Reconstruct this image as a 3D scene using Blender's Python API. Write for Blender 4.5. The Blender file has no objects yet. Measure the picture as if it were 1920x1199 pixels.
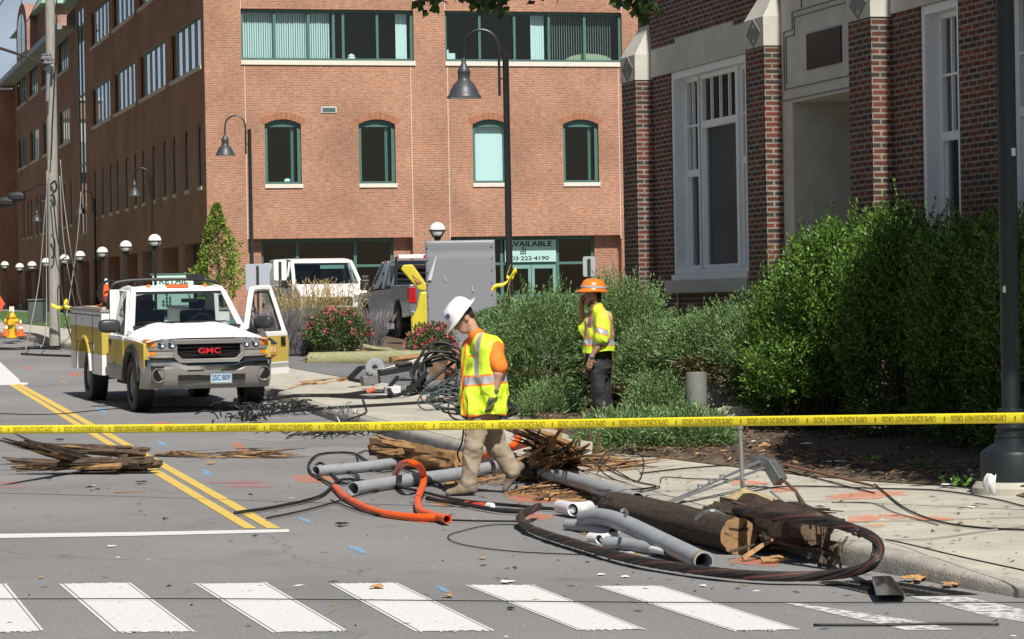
import bpy, math, random
import numpy as np
from mathutils import Vector, Matrix, noise
random.seed(7)
sc = bpy.context.scene
COL = sc.collection
PI = math.pi
# ---------------------------------------------------------------- camera
F = 5150.0                      # focal length in pixels of a 1920 px wide frame
EYE = Vector((0, 0, 1.7))
PITCH = 34.5 / F
ROLL = math.radians(1.0)
_f = Vector((0, math.cos(PITCH), -math.sin(PITCH)))
_R = Vector((1, 0, 0)); _U = _R.cross(_f)
CR = _R * math.cos(ROLL) - _U * math.sin(ROLL)
CU = _R * math.sin(ROLL) + _U * math.cos(ROLL)
cam = bpy.data.objects.new('camera', bpy.data.cameras.new('camera'))
COL.objects.link(cam)
m = Matrix((CR, CU, -_f)).transposed().to_4x4(); m.translation = EYE
cam.matrix_world = m
cam.data.sensor_width = 36; cam.data.lens = F / 1920 * 36
cam.data.clip_start = 0.5; cam.data.clip_end = 5000
sc.camera = cam
# ---------------------------------------------------------------- light
SUN_AZ, SUN_EL = math.radians(16.3), math.radians(50)      # azimuth: to the right of straight behind the camera
sd = Vector((math.sin(SUN_AZ) * math.cos(SUN_EL), -math.cos(SUN_AZ) * math.cos(SUN_EL), math.sin(SUN_EL)))
w = bpy.data.worlds.new('World'); sc.world = w; w.use_nodes = True
nt = w.node_tree; nt.nodes.clear()
sky = nt.nodes.new('ShaderNodeTexSky'); sky.sky_type = 'NISHITA'; sky.sun_disc = False
sky.sun_elevation = SUN_EL; sky.sun_rotation = math.pi - SUN_AZ; sky.air_density = 1.0; sky.dust_density = 1.5
bg = nt.nodes.new('ShaderNodeBackground'); bg.inputs['Strength'].default_value = 0.05
wo = nt.nodes.new('ShaderNodeOutputWorld')
# a bank of fair-weather cloud low in the sky beyond the far end of the street
wtc = nt.nodes.new('ShaderNodeTexCoord'); wsp = nt.nodes.new('ShaderNodeSeparateXYZ'); nt.links.new(wtc.outputs['Generated'], wsp.inputs[0])
def wm(op, a, b, c=None, d=None):
    if op == 'RANGE':
        n = nt.nodes.new('ShaderNodeMapRange'); n.inputs[1].default_value = b; n.inputs[2].default_value = c; nt.links.new(a, n.inputs[0]); return n.outputs[0]
    n = nt.nodes.new('ShaderNodeMath'); n.operation = op
    for i, q in enumerate((a, b)):
        if isinstance(q, (int, float)): n.inputs[i].default_value = q
        else: nt.links.new(q, n.inputs[i])
    return n.outputs[0]
wmp = nt.nodes.new('ShaderNodeMapping'); wmp.inputs['Scale'].default_value = (1, 1, 2.5); nt.links.new(wtc.outputs['Generated'], wmp.inputs[0])
wnz = nt.nodes.new('ShaderNodeTexNoise'); wnz.inputs['Scale'].default_value = 7; wnz.inputs['Detail'].default_value = 6; nt.links.new(wmp.outputs[0], wnz.inputs['Vector'])
cm = wm('MULTIPLY', wm('MULTIPLY', wm('RANGE', wsp.outputs[1], .35, .75), wm('RANGE', wsp.outputs[2], .42, .12)), wm('RANGE', wnz.outputs[0], .30, .62))
wmx = nt.nodes.new('ShaderNodeMix'); wmx.data_type = 'RGBA'; wmx.inputs[7].default_value = (9.0, 10.4, 13.2, 1)
nt.links.new(cm, wmx.inputs[0]); nt.links.new(sky.outputs[0], wmx.inputs[6])
nt.links.new(wmx.outputs[2], bg.inputs[0]); nt.links.new(bg.outputs[0], wo.inputs[0])
sl = bpy.data.lights.new('sun', 'SUN'); sl.energy = 4.9; sl.angle = math.radians(0.53); sl.color = (1, .95, .87)
so = bpy.data.objects.new('sun', sl); COL.objects.link(so)
so.rotation_euler = sd.to_track_quat('Z', 'Y').to_euler(); so.location = (20, -20, 40)
sc.view_settings.view_transform = 'Standard'; sc.view_settings.look = 'None'
sc.view_settings.exposure = 0.25; sc.view_settings.gamma = 1
sc.cycles.use_denoising = True
sc.cycles.max_bounces = 8; sc.cycles.transparent_max_bounces = 16
# ---------------------------------------------------------------- terrain and pixel rays
def zr(Y):
    if Y <= 40: return 0.0
    t = min(Y, 72) - 40
    z = .036 * t * t / (t + 8)
    if Y > 72: z += .008 * (Y - 72)
    return z
def ray(px, py):
    a = (px - 960) / F; b = -(py - 599.5) / F
    return _f + CR * a + CU * b
def at(px, py, Y):
    r = ray(px, py); return EYE + r * (Y / r.y)
def G(px, py, dz=0.0):
    r = ray(px, py); lo, hi = 6.0, 400.0
    for _ in range(50):
        mid = (lo + hi) / 2; p = EYE + r * (mid / r.y)
        if p.z > zr(mid) + dz: lo = mid
        else: hi = mid
    p = EYE + r * (hi / r.y); p.z = zr(hi) + dz
    return p
def hit(px, py, P, n):
    r = ray(px, py); t = (P - EYE).dot(n) / r.dot(n); return EYE + r * t
# ---------------------------------------------------------------- materials
MATS = {}
def M(name, col, rough=.6, metal=0, var=0, vs=6, bump=0, bs=60, spec=.5, stretch=None, col2=None, emit=None, sheen=0, coat=0):
    if name in MATS: return MATS[name]
    mt = bpy.data.materials.new(name); mt.use_nodes = True; nt = mt.node_tree; N = nt.nodes; L = nt.links
    b = N['Principled BSDF']; b.inputs['Roughness'].default_value = rough; b.inputs['Metallic'].default_value = metal
    b.inputs['Specular IOR Level'].default_value = spec
    if coat: b.inputs['Coat Weight'].default_value = coat; b.inputs['Coat Roughness'].default_value = .05
    c = tuple(col) + (1,)
    b.inputs['Base Color'].default_value = c
    tc = N.new('ShaderNodeTexCoord'); vec = tc.outputs['Object']
    if stretch:
        mp = N.new('ShaderNodeMapping'); mp.inputs['Scale'].default_value = stretch; L.new(vec, mp.inputs[0]); vec = mp.outputs[0]
    if var:
        nz = N.new('ShaderNodeTexNoise'); nz.inputs['Scale'].default_value = vs; nz.inputs['Detail'].default_value = 6; nz.inputs['Roughness'].default_value = .65
        L.new(vec, nz.inputs['Vector'])
        rp = N.new('ShaderNodeValToRGB'); e = rp.color_ramp.elements
        e[0].position = .3; e[1].position = .7
        lo = [max(0, x * (1 - var)) for x in col]; hi = col2 if col2 else [min(1, x * (1 + var)) for x in col]
        e[0].color = tuple(lo) + (1,); e[1].color = tuple(hi) + (1,)
        L.new(nz.outputs[0], rp.inputs[0]); L.new(rp.outputs[0], b.inputs['Base Color'])
    if bump:
        n2 = N.new('ShaderNodeTexNoise'); n2.inputs['Scale'].default_value = bs; n2.inputs['Detail'].default_value = 5
        L.new(vec, n2.inputs['Vector'])
        bp = N.new('ShaderNodeBump'); bp.inputs['Strength'].default_value = bump; bp.inputs['Distance'].default_value = .02
        L.new(n2.outputs[0], bp.inputs['Height']); L.new(bp.outputs[0], b.inputs['Normal'])
    if emit:
        b.inputs['Emission Color'].default_value = tuple(emit[:3]) + (1,); b.inputs['Emission Strength'].default_value = emit[3]
    MATS[name] = mt
    return mt
def leafmat(name, c1, c2, rough=.5):
    """foliage: random colour per leaf island, some light passing through"""
    if name in MATS: return MATS[name]
    mt = bpy.data.materials.new(name); mt.use_nodes = True; nt = mt.node_tree; N = nt.nodes; L = nt.links
    b = N['Principled BSDF']; b.inputs['Roughness'].default_value = rough; b.inputs['Specular IOR Level'].default_value = .35
    ge = N.new('ShaderNodeNewGeometry'); rp = N.new('ShaderNodeValToRGB')
    rp.color_ramp.elements[0].color = tuple(c1) + (1,); rp.color_ramp.elements[1].color = tuple(c2) + (1,)
    L.new(ge.outputs['Random Per Island'], rp.inputs[0]); L.new(rp.outputs[0], b.inputs['Base Color'])
    tr = N.new('ShaderNodeBsdfTranslucent'); L.new(rp.outputs[0], tr.inputs[0])
    mx = N.new('ShaderNodeMixShader'); mx.inputs[0].default_value = .16
    L.new(b.outputs[0], mx.inputs[1]); L.new(tr.outputs[0], mx.inputs[2]); L.new(mx.outputs[0], N['Material Output'].inputs[0])
    MATS[name] = mt
    return mt
def glassmat(name, tint, ior=1.5, base=0.04):
    if name in MATS: return MATS[name]
    mt = bpy.data.materials.new(name); mt.use_nodes = True; nt = mt.node_tree; N = nt.nodes; L = nt.links
    N.remove(N['Principled BSDF'])
    t = N.new('ShaderNodeBsdfTransparent'); t.inputs[0].default_value = tuple(tint) + (1,)
    g = N.new('ShaderNodeBsdfGlossy'); g.inputs['Roughness'].default_value = .02
    ge = N.new('ShaderNodeNewGeometry'); dt = N.new('ShaderNodeVectorMath'); dt.operation = 'DOT_PRODUCT'
    L.new(ge.outputs['Incoming'], dt.inputs[0]); L.new(ge.outputs['Normal'], dt.inputs[1])
    def mth(op, a, b=None, c=None):
        n = N.new('ShaderNodeMath'); n.operation = op; n.use_clamp = op == 'MULTIPLY_ADD'
        for i, q in enumerate((a, b, c)):
            if q is None: continue
            if isinstance(q, (int, float)): n.inputs[i].default_value = q
            else: L.new(q, n.inputs[i])
        return n.outputs[0]
    r0 = ((ior - 1) / (ior + 1)) ** 2 * 2 + base
    sch = mth('POWER', mth('SUBTRACT', 1.0, mth('ABSOLUTE', dt.outputs['Value'])), 5.0)
    mx = N.new('ShaderNodeMixShader')
    L.new(mth('MULTIPLY_ADD', sch, 1 - min(1, r0), r0), mx.inputs[0]); L.new(t.outputs[0], mx.inputs[1]); L.new(g.outputs[0], mx.inputs[2])
    L.new(mx.outputs[0], N['Material Output'].inputs[0])
    MATS[name] = mt
    return mt
def brickmat(name, c1, c2, mortar, bw=.203, bh=.0677, ms=.010, dark=None, bump=.4, wv=.25, stain=.25):
    """running bond in the object's own frame, courses along whichever wall direction the face has"""
    mt = bpy.data.materials.new(name); mt.use_nodes = True; nt = mt.node_tree; N = nt.nodes; L = nt.links
    b = N['Principled BSDF']; b.inputs['Roughness'].default_value = .85; b.inputs['Specular IOR Level'].default_value = .25
    tc = N.new('ShaderNodeTexCoord'); sp = N.new('ShaderNodeSeparateXYZ'); sn = N.new('ShaderNodeSeparateXYZ')
    L.new(tc.outputs['Object'], sp.inputs[0]); L.new(tc.outputs['Normal'], sn.inputs[0])
    ab = N.new('ShaderNodeMath'); ab.operation = 'ABSOLUTE'; L.new(sn.outputs[0], ab.inputs[0])
    gt = N.new('ShaderNodeMath'); gt.operation = 'GREATER_THAN'; gt.inputs[1].default_value = .7; L.new(ab.outputs[0], gt.inputs[0])
    mx = N.new('ShaderNodeMix'); mx.data_type = 'FLOAT'
    L.new(gt.outputs[0], mx.inputs[0]); L.new(sp.outputs[0], mx.inputs[2]); L.new(sp.outputs[1], mx.inputs[3])
    cb = N.new('ShaderNodeCombineXYZ'); L.new(mx.outputs[0], cb.inputs[0]); L.new(sp.outputs[2], cb.inputs[1])
    br = N.new('ShaderNodeTexBrick'); br.inputs['Scale'].default_value = 1; br.inputs['Brick Width'].default_value = bw
    br.inputs['Row Height'].default_value = bh; br.inputs['Mortar Size'].default_value = ms; br.inputs['Mortar Smooth'].default_value = .1
    br.inputs['Color1'].default_value = tuple(c1) + (1,); br.inputs['Color2'].default_value = tuple(c2) + (1,)
    br.inputs['Mortar'].default_value = tuple(mortar) + (1,); br.inputs['Bias'].default_value = 0
    L.new(cb.outputs[0], br.inputs[0])
    # per brick extra tone and broad weathering
    sc_ = N.new('ShaderNodeVectorMath'); sc_.operation = 'MULTIPLY'; sc_.inputs[1].default_value = (1 / bw * .9, 1 / bh, 1); L.new(cb.outputs[0], sc_.inputs[0])
    wn = N.new('ShaderNodeTexNoise'); wn.inputs['Scale'].default_value = 1.0; wn.inputs['Detail'].default_value = 2; L.new(sc_.outputs[0], wn.inputs['Vector'])
    big = N.new('ShaderNodeTexNoise'); big.inputs['Scale'].default_value = .45; big.inputs['Detail'].default_value = 5; L.new(cb.outputs[0], big.inputs['Vector'])
    r1 = N.new('ShaderNodeMapRange'); r1.inputs[1].default_value = .3; r1.inputs[2].default_value = .7; r1.inputs[3].default_value = 1 - wv; r1.inputs[4].default_value = 1 + wv; L.new(wn.outputs[0], r1.inputs[0])
    r2 = N.new('ShaderNodeMapRange'); r2.inputs[1].default_value = .3; r2.inputs[2].default_value = .7; r2.inputs[3].default_value = 1 - stain; r2.inputs[4].default_value = 1 + stain * .5; L.new(big.outputs[0], r2.inputs[0])
    mu = N.new('ShaderNodeMath'); mu.operation = 'MULTIPLY'; L.new(r1.outputs[0], mu.inputs[0]); L.new(r2.outputs[0], mu.inputs[1])
    m2 = N.new('ShaderNodeVectorMath'); m2.operation = 'SCALE'; L.new(br.outputs[0], m2.inputs[0]); L.new(mu.outputs[0], m2.inputs['Scale'])
    out = m2.outputs[0]
    if dark:
        dn = N.new('ShaderNodeTexWhiteNoise'); dn.noise_dimensions = '2D'
        fl = N.new('ShaderNodeVectorMath'); fl.operation = 'FLOOR'; L.new(sc_.outputs[0], fl.inputs[0]); L.new(fl.outputs[0], dn.inputs[0])
        g2 = N.new('ShaderNodeMath'); g2.operation = 'GREATER_THAN'; g2.inputs[1].default_value = .72; L.new(dn.outputs[0], g2.inputs[0])
        inv = N.new('ShaderNodeMath'); inv.operation = 'MULTIPLY_ADD'; inv.inputs[1].default_value = -1; inv.inputs[2].default_value = 1; L.new(br.outputs[1], inv.inputs[0])
        mm = N.new('ShaderNodeMath'); mm.operation = 'MULTIPLY'; L.new(g2.outputs[0], mm.inputs[0]); L.new(inv.outputs[0], mm.inputs[1])
        mc = N.new('ShaderNodeMix'); mc.data_type = 'RGBA'; L.new(mm.outputs[0], mc.inputs[0]); L.new(out, mc.inputs[6]); mc.inputs[7].default_value = tuple(dark) + (1,)
        out = mc.outputs[2]
    L.new(out, b.inputs['Base Color'])
    bp = N.new('ShaderNodeBump'); bp.inputs['Strength'].default_value = bump; bp.inputs['Distance'].default_value = .008; bp.invert = True
    L.new(br.outputs[1], bp.inputs['Height']); L.new(bp.outputs[0], b.inputs['Normal'])
    MATS[name] = mt
    return mt
# ---------------------------------------------------------------- objects
def tag(o, label=None, cat=None, group=None, kind=None):
    if label: o['label'] = label
    if cat: o['category'] = cat
    if group: o['group'] = group
    if kind: o['kind'] = kind
    return o
def empty(name, loc, rz=0, label=None, cat=None, group=None):
    o = bpy.data.objects.new(name, None); COL.objects.link(o); o.location = loc; o.rotation_euler = (0, 0, rz)
    o.empty_display_size = .2
    return tag(o, label, cat, group)
def copy_tree(o, parent=None):
    c = o.copy(); COL.objects.link(c)
    if parent: c.parent = parent
    for ch in list(o.children): copy_tree(ch, c)
    return c
class MB:
    def __init__(s): s.v = []; s.f = []; s.m = []; s.T = None
    def _p(s, p):
        p = Vector(p)
        return tuple(s.T @ p) if s.T else tuple(p)
    def face(s, pts, mi=0):
        i = len(s.v); s.v += [s._p(p) for p in pts]; s.f.append(tuple(range(i, i + len(pts)))); s.m.append(mi)
    def mesh(s, vs, fs, mi=0):
        i = len(s.v); s.v += [s._p(p) for p in vs]
        for k, f in enumerate(fs): s.f.append(tuple(i + a for a in f)); s.m.append(mi if not isinstance(mi, (list, tuple)) else mi[k])
    def box(s, a, b, mi=0):
        x0, y0, z0 = [min(p, q) for p, q in zip(a, b)]; x1, y1, z1 = [max(p, q) for p, q in zip(a, b)]
        s.mesh([(x0, y0, z0), (x1, y0, z0), (x1, y1, z0), (x0, y1, z0), (x0, y0, z1), (x1, y0, z1), (x1, y1, z1), (x0, y1, z1)],
               [(0, 3, 2, 1), (4, 5, 6, 7), (0, 1, 5, 4), (1, 2, 6, 5), (2, 3, 7, 6), (3, 0, 4, 7)], mi)
    def bar(s, a, b, w, h, mi=0, up=(0, 0, 1)):
        a = Vector(a); b = Vector(b); d = (b - a).normalized(); u = Vector(up)
        sx = d.cross(u)
        if sx.length < 1e-4: sx = d.cross(Vector((1, 0, 0)))
        sx.normalize(); sy = sx.cross(d)
        P = []
        for c in (a, b):
            for i, j in ((-1, -1), (1, -1), (1, 1), (-1, 1)): P.append(c + sx * (i * w / 2) + sy * (j * h / 2))
        s.mesh(P, [(0, 1, 2, 3), (7, 6, 5, 4), (0, 4, 5, 1), (1, 5, 6, 2), (2, 6, 7, 3), (3, 7, 4, 0)], mi)
    def tube(s, pts, r, n=10, mi=0, cap=True, closed=False):
        pts = [Vector(p) for p in pts]; N = len(pts)
        rr = r if isinstance(r, (list, tuple)) else [r] * N
        vs = []; up = None
        for i in range(N):
            d = (pts[(i + 1) % N] - pts[i - 1]) if closed else (pts[min(i + 1, N - 1)] - pts[max(i - 1, 0)])
            if d.length < 1e-9: d = Vector((0, 0, 1))
            d.normalize()
            if up is None:
                up = Vector((0, 0, 1)) if abs(d.z) < .9 else Vector((1, 0, 0))
            sx = up - d * up.dot(d)
            if sx.length < 1e-6: sx = d.orthogonal()
            sx.normalize(); up = sx; sy = d.cross(sx)
            for k in range(n):
                a = 2 * PI * k / n; vs.append(pts[i] + (sx * math.cos(a) + sy * math.sin(a)) * rr[i])
        fs = []
        for i in range(N if closed else N - 1):
            j = (i + 1) % N
            for k in range(n): fs.append((i * n + k, i * n + (k + 1) % n, j * n + (k + 1) % n, j * n + k))
        if cap and not closed: fs.append(tuple(range(n - 1, -1, -1))); fs.append(tuple(range((N - 1) * n, N * n)))
        s.mesh(vs, fs, mi)
    def lathe(s, prof, n=16, c=(0, 0, 0), mi=0, T=None, mis=None):
        """profile of (r, z) turned about z at c"""
        vs = []; T = T or Matrix.Translation(c)
        for r, z in prof:
            for k in range(n): vs.append(T @ Vector((r * math.cos(2 * PI * k / n), r * math.sin(2 * PI * k / n), z)))
        fs = []; ms = []
        for i in range(len(prof) - 1):
            for k in range(n):
                fs.append((i * n + k, i * n + (k + 1) % n, (i + 1) * n + (k + 1) % n, (i + 1) * n + k)); ms.append(mis[i] if mis else mi)
        s.mesh(vs, fs, ms)
    def prism(s, poly, x0, x1, axis=0, mi=0):
        """2-D outline pushed from x0 to x1 along an axis (0: outline is y,z; 1: x,z; 2: x,y)"""
        def P(a, u, v): return (a, u, v) if axis == 0 else (u, a, v) if axis == 1 else (u, v, a)
        n = len(poly)
        vs = [P(x0, u, v) for u, v in poly] + [P(x1, u, v) for u, v in poly]
        fs = [tuple(range(n)), tuple(range(2 * n - 1, n - 1, -1))] + [(i, n + i, n + (i + 1) % n, (i + 1) % n) for i in range(n)]
        s.mesh(vs, fs, mi)
    def grid(s, fn, nu, nv, mi=0):
        vs = [fn(i / nu, j / nv) for j in range(nv + 1) for i in range(nu + 1)]
        fs = [(j * (nu + 1) + i, j * (nu + 1) + i + 1, (j + 1) * (nu + 1) + i + 1, (j + 1) * (nu + 1) + i) for j in range(nv) for i in range(nu)]
        s.mesh(vs, fs, mi)
    def build(s, name, mats, parent=None, smooth=False, label=None, cat=None, group=None, kind=None, bevel=0, origin=True, sharp=35, recalc=True):
        if not isinstance(mats, (list, tuple)): mats = [mats]
        vs = np.array(s.v, dtype=float).reshape(-1, 3)
        loc = np.zeros(3)
        if parent is None and origin and len(vs):
            loc = np.array([(vs[:, 0].min() + vs[:, 0].max()) / 2, (vs[:, 1].min() + vs[:, 1].max()) / 2, vs[:, 2].min()]); vs = vs - loc
        me = bpy.data.meshes.new(name); me.from_pydata(vs.tolist(), [], s.f)
        for mt in mats: me.materials.append(mt)
        me.polygons.foreach_set('material_index', s.m)
        if smooth: me.polygons.foreach_set('use_smooth', [True] * len(s.f))
        me.update()
        if recalc and len(s.f) < 60000:
            import bmesh
            bm = bmesh.new(); bm.from_mesh(me); bmesh.ops.recalc_face_normals(bm, faces=bm.faces); bm.to_mesh(me); bm.free()
        if smooth and sharp:
            me.set_sharp_from_angle(angle=math.radians(sharp))
        o = bpy.data.objects.new(name, me); COL.objects.link(o)
        o.location = loc
        if parent: o.parent = parent
        if bevel:
            bv = o.modifiers.new('bevel', 'BEVEL'); bv.width = bevel; bv.segments = 2; bv.limit_method = 'ANGLE'; bv.angle_limit = math.radians(40)
        return tag(o, label, cat, group, kind)
def smooth_path(pts, n=8):
    """Catmull-Rom through the points"""
    P = [Vector(p) for p in pts]; P = [P[0] * 2 - P[1]] + P + [P[-1] * 2 - P[-2]]
    out = []
    for i in range(1, len(P) - 2):
        a, b, c, d = P[i - 1:i + 3]
        for k in range(n):
            t = k / n
            out.append(.5 * ((2 * b) + (c - a) * t + (2 * a - 5 * b + 4 * c - d) * t * t + (3 * b - a - 3 * c + d) * t ** 3))
    out.append(P[-2]); return out
def interp(tab, y):
    tab = sorted(tab)
    if y <= tab[0][0]: a, b = tab[0], tab[1]
    elif y >= tab[-1][0]: a, b = tab[-2], tab[-1]
    else:
        for a, b in zip(tab, tab[1:]):
            if a[0] <= y <= b[0]: break
    return a[1] + (b[1] - a[1]) * (y - a[0]) / (b[0] - a[0])
def text_mesh(txt, size=1.0, bold=False, font=None):
    """flat lettering as vertices and faces, lying in x-y, left-bottom at the origin"""
    cu = bpy.data.curves.new('lettering', 'FONT'); cu.body = txt; cu.size = size; cu.resolution_u = 3
    if bold: cu.offset = .02 * size
    o = bpy.data.objects.new('lettering', cu); COL.objects.link(o)
    bpy.context.view_layer.update()
    me = bpy.data.meshes.new_from_object(o.evaluated_get(bpy.context.evaluated_depsgraph_get()))
    vs = [v.co.copy() for v in me.vertices]; fs = [tuple(p.vertices) for p in me.polygons]
    bpy.data.objects.remove(o); bpy.data.meshes.remove(me); bpy.data.curves.remove(cu)
    if not vs: return [], []
    x0 = min(v.x for v in vs); y0 = min(v.y for v in vs)
    return [Vector((v.x - x0, v.y - y0, 0)) for v in vs], fs
def put_text(mb, txt, origin, ux, uy, width, height, mi=0, bold=True):
    vs, fs = text_mesh(txt, 1.0, bold)
    W = max(v.x for v in vs); H = max(v.y for v in vs)
    ux = Vector(ux); uy = Vector(uy); o = Vector(origin)
    mb.mesh([o + ux * (v.x / W * width) + uy * (v.y / H * height) for v in vs], fs, mi)
# ---------------------------------------------------------------- shared materials
m_asph = M('asphalt', (.215, .213, .213), .9, 0, .28, 1.1, .5, 120)
def asphalt_nodes(mt):
    """fine grit, light stones, long cracks and tyre-worn tone"""
    N = mt.node_tree.nodes; L = mt.node_tree.links; b = N['Principled BSDF']
    tc = N.new('ShaderNodeTexCoord')
    big = N.new('ShaderNodeTexNoise'); big.inputs['Scale'].default_value = .35; big.inputs['Detail'].default_value = 8; L.new(tc.outputs['Object'], big.inputs[0])
    fine = N.new('ShaderNodeTexNoise'); fine.inputs['Scale'].default_value = 55; fine.inputs['Detail'].default_value = 4; fine.inputs['Roughness'].default_value = .8; L.new(tc.outputs['Object'], fine.inputs[0])
    r1 = N.new('ShaderNodeMapRange'); r1.inputs[1].default_value = .3; r1.inputs[2].default_value = .7; r1.inputs[3].default_value = .86; r1.inputs[4].default_value = 1.14; L.new(big.outputs[0], r1.inputs[0])
    r2 = N.new('ShaderNodeMapRange'); r2.inputs[1].default_value = .25; r2.inputs[2].default_value = .75; r2.inputs[3].default_value = .6; r2.inputs[4].default_value = 1.4; L.new(fine.outputs[0], r2.inputs[0])
    vo = N.new('ShaderNodeTexVoronoi'); vo.inputs['Scale'].default_value = 28; L.new(tc.outputs['Object'], vo.inputs[0])
    lt = N.new('ShaderNodeMath'); lt.operation = 'LESS_THAN'; lt.inputs[1].default_value = .16; L.new(vo.outputs['Distance'], lt.inputs[0])
    wn = N.new('ShaderNodeTexWhiteNoise'); L.new(vo.outputs['Position'], wn.inputs[0])
    g = N.new('ShaderNodeMath'); g.operation = 'GREATER_THAN'; g.inputs[1].default_value = .8; L.new(wn.outputs[0], g.inputs[0])
    mm = N.new('ShaderNodeMath'); mm.operation = 'MULTIPLY'; L.new(lt.outputs[0], mm.inputs[0]); L.new(g.outputs[0], mm.inputs[1])
    ad = N.new('ShaderNodeMath'); ad.operation = 'MULTIPLY_ADD'; ad.inputs[1].default_value = .9; L.new(mm.outputs[0], ad.inputs[0]); L.new(r2.outputs[0], ad.inputs[2])
    wv = N.new('ShaderNodeTexNoise'); wv.inputs['Scale'].default_value = .9; wv.inputs['Detail'].default_value = 6; L.new(tc.outputs['Object'], wv.inputs[0])
    wa = N.new('ShaderNodeVectorMath'); wa.operation = 'MULTIPLY_ADD'; wa.inputs[1].default_value = (1.2, 1.2, 0); L.new(wv.outputs['Color'], wa.inputs[0]); L.new(tc.outputs['Object'], wa.inputs[2])
    ck = N.new('ShaderNodeTexVoronoi'); ck.feature = 'DISTANCE_TO_EDGE'; ck.inputs['Scale'].default_value = .17; L.new(wa.outputs[0], ck.inputs[0])
    cr = N.new('ShaderNodeMapRange'); cr.inputs[1].default_value = 0; cr.inputs[2].default_value = .0016; cr.inputs[3].default_value = .62; cr.inputs[4].default_value = 1; L.new(ck.outputs[0], cr.inputs[0])
    st = N.new('ShaderNodeTexNoise'); st.inputs['Scale'].default_value = 1.3; st.inputs['Detail'].default_value = 3; L.new(tc.outputs['Object'], st.inputs[0])
    sr = N.new('ShaderNodeMapRange'); sr.inputs[1].default_value = .62; sr.inputs[2].default_value = .78; sr.inputs[3].default_value = 1; sr.inputs[4].default_value = .72; L.new(st.outputs[0], sr.inputs[0])
    m0 = N.new('ShaderNodeMath'); m0.operation = 'MULTIPLY'; L.new(cr.outputs[0], m0.inputs[0]); L.new(sr.outputs[0], m0.inputs[1])
    m1 = N.new('ShaderNodeMath'); m1.operation = 'MULTIPLY'; L.new(m0.outputs[0], m1.inputs[0]); L.new(r1.outputs[0], m1.inputs[1])
    mu = N.new('ShaderNodeMath'); mu.operation = 'MULTIPLY'; L.new(m1.outputs[0], mu.inputs[0]); L.new(ad.outputs[0], mu.inputs[1])
    sc_ = N.new('ShaderNodeVectorMath'); sc_.operation = 'SCALE'; sc_.inputs[0].default_value = tuple(b.inputs['Base Color'].default_value)[:3]; L.new(mu.outputs[0], sc_.inputs['Scale'])
    L.new(sc_.outputs[0], b.inputs['Base Color'])
asphalt_nodes(m_asph)
m_lot = M('lot_asphalt', (.165, .165, .165), .9, 0, 0, 1.1, .5, 120); asphalt_nodes(m_lot)
m_conc = M('concrete', (.43, .405, .34), .9, 0, .20, 2.2, .3, 90); 
m_kerb = M('kerb_concrete', (.34, .32, .28), .9, 0, .3, 5, .4, 60)
m_mulch = M('mulch', (.095, .066, .046), .95, 0, .6, 9, 1.0, 35, col2=(.19, .135, .09))
m_grass = M('lawn', (.07, .14, .03), .9, 0, .4, 8, .8, 80)
m_white = M('road_white', (.72, .72, .70), .8, 0, .10, 14, .2, 60)
m_yel = M('road_yellow', (.60, .43, .10), .8, 0, .14, 9, .2, 60)
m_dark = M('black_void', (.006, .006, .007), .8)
m_black = M('black_metal', (.018, .019, .021), .42, 0, .15, 8, 0, spec=.5)
m_rub = M('black_rubber', (.014, .014, .015), .55, 0, .2, 20)
m_steel = M('galvanised_steel', (.38, .40, .41), .42, .7, .15, 12)
m_wood = M('raw_wood', (.42, .25, .11), .85, 0, .45, 5, .6, 40, stretch=(4, 4, 4))
m_woodd = M('weathered_wood', (.085, .06, .042), .9, 0, .55, 5, .7, 40)
m_orange = M('orange_plastic', (.78, .105, .012), .38, 0, .08, 10)
m_hvy = M('tape_yellow', (.78, .66, .03), .35, 0, .06, 6)
# ================================================================ ground
th = math.radians(15.2); DX, DY = -math.sin(th), math.cos(th)       # direction of the street, away from the camera
KX = [(4, 6.4), (13, 3.8), (14.2, 3.2), (15.23, 2.84), (15.5, 2.69), (16.1, 2.46), (16.67, 2.28), (17.2, 2.06), (20.8, 1.15), (25.3, .38), (31, -.80), (44.3, -3.5), (54, -5.9), (68, -11.4), (75, -14.0), (100, -21.4), (150, -36), (220, -56)]
BX = [(44.0, -.70), (44.4, -.86), (48.3, -2.25), (50.5, -3.2), (54.5, -4.6), (62, -7.3), (68, -9.2), (75, -11.6), (100, -18.8), (150, -33.4), (220, -53.5)]
MX = [(8, 7.6), (18, 4.6), (20.6, 3.84), (21.8, 3.73), (22.7, 3.0), (23.65, 2.48), (24.7, 2.11), (26.6, 1.45), (27.9, .92), (31.7, .61), (35.4, .27), (40.9, 0), (44.4, -.3)]
def rampz(y): return .05 + .10 * min(1, max(0, (y - 14.9) / 2.4))
def strip(name, ya, yb, fa, fb, dz, mat, step=1.0, nu=6, bumpy=0, kind='structure', sub=None):
    mb = MB(); n = max(2, int((yb - ya) / step))
    def fn(u, v):
        y = ya + (yb - ya) * v; x = fa(y) + (fb(y) - fa(y)) * u
        z = zr(y) + (dz(y, u) if callable(dz) else dz)
        if bumpy and 0 < u: z += bumpy * (noise.noise((x * 1.3, y * 1.3, 3)) + .6 * noise.noise((x * 5, y * 5, 1))) * min(1, u * nu)
        return (x, y, z)
    mb.grid(fn, nu, n)
    return mb.build(name, mat, kind=kind, origin=False, smooth=True, sharp=0, recalc=False)
ys = [-30, 0, 10, 20, 30, 40] + [40 + 2 * i for i in range(1, 17)] + [80, 90, 105, 130, 170, 230, 320, 500, 900, 2500]
xs = [-1500, -400, -120, -60, -30, -15, -8, -4, 0, 4, 8, 15, 30, 60, 120, 400, 1500]
mb = MB()
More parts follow.
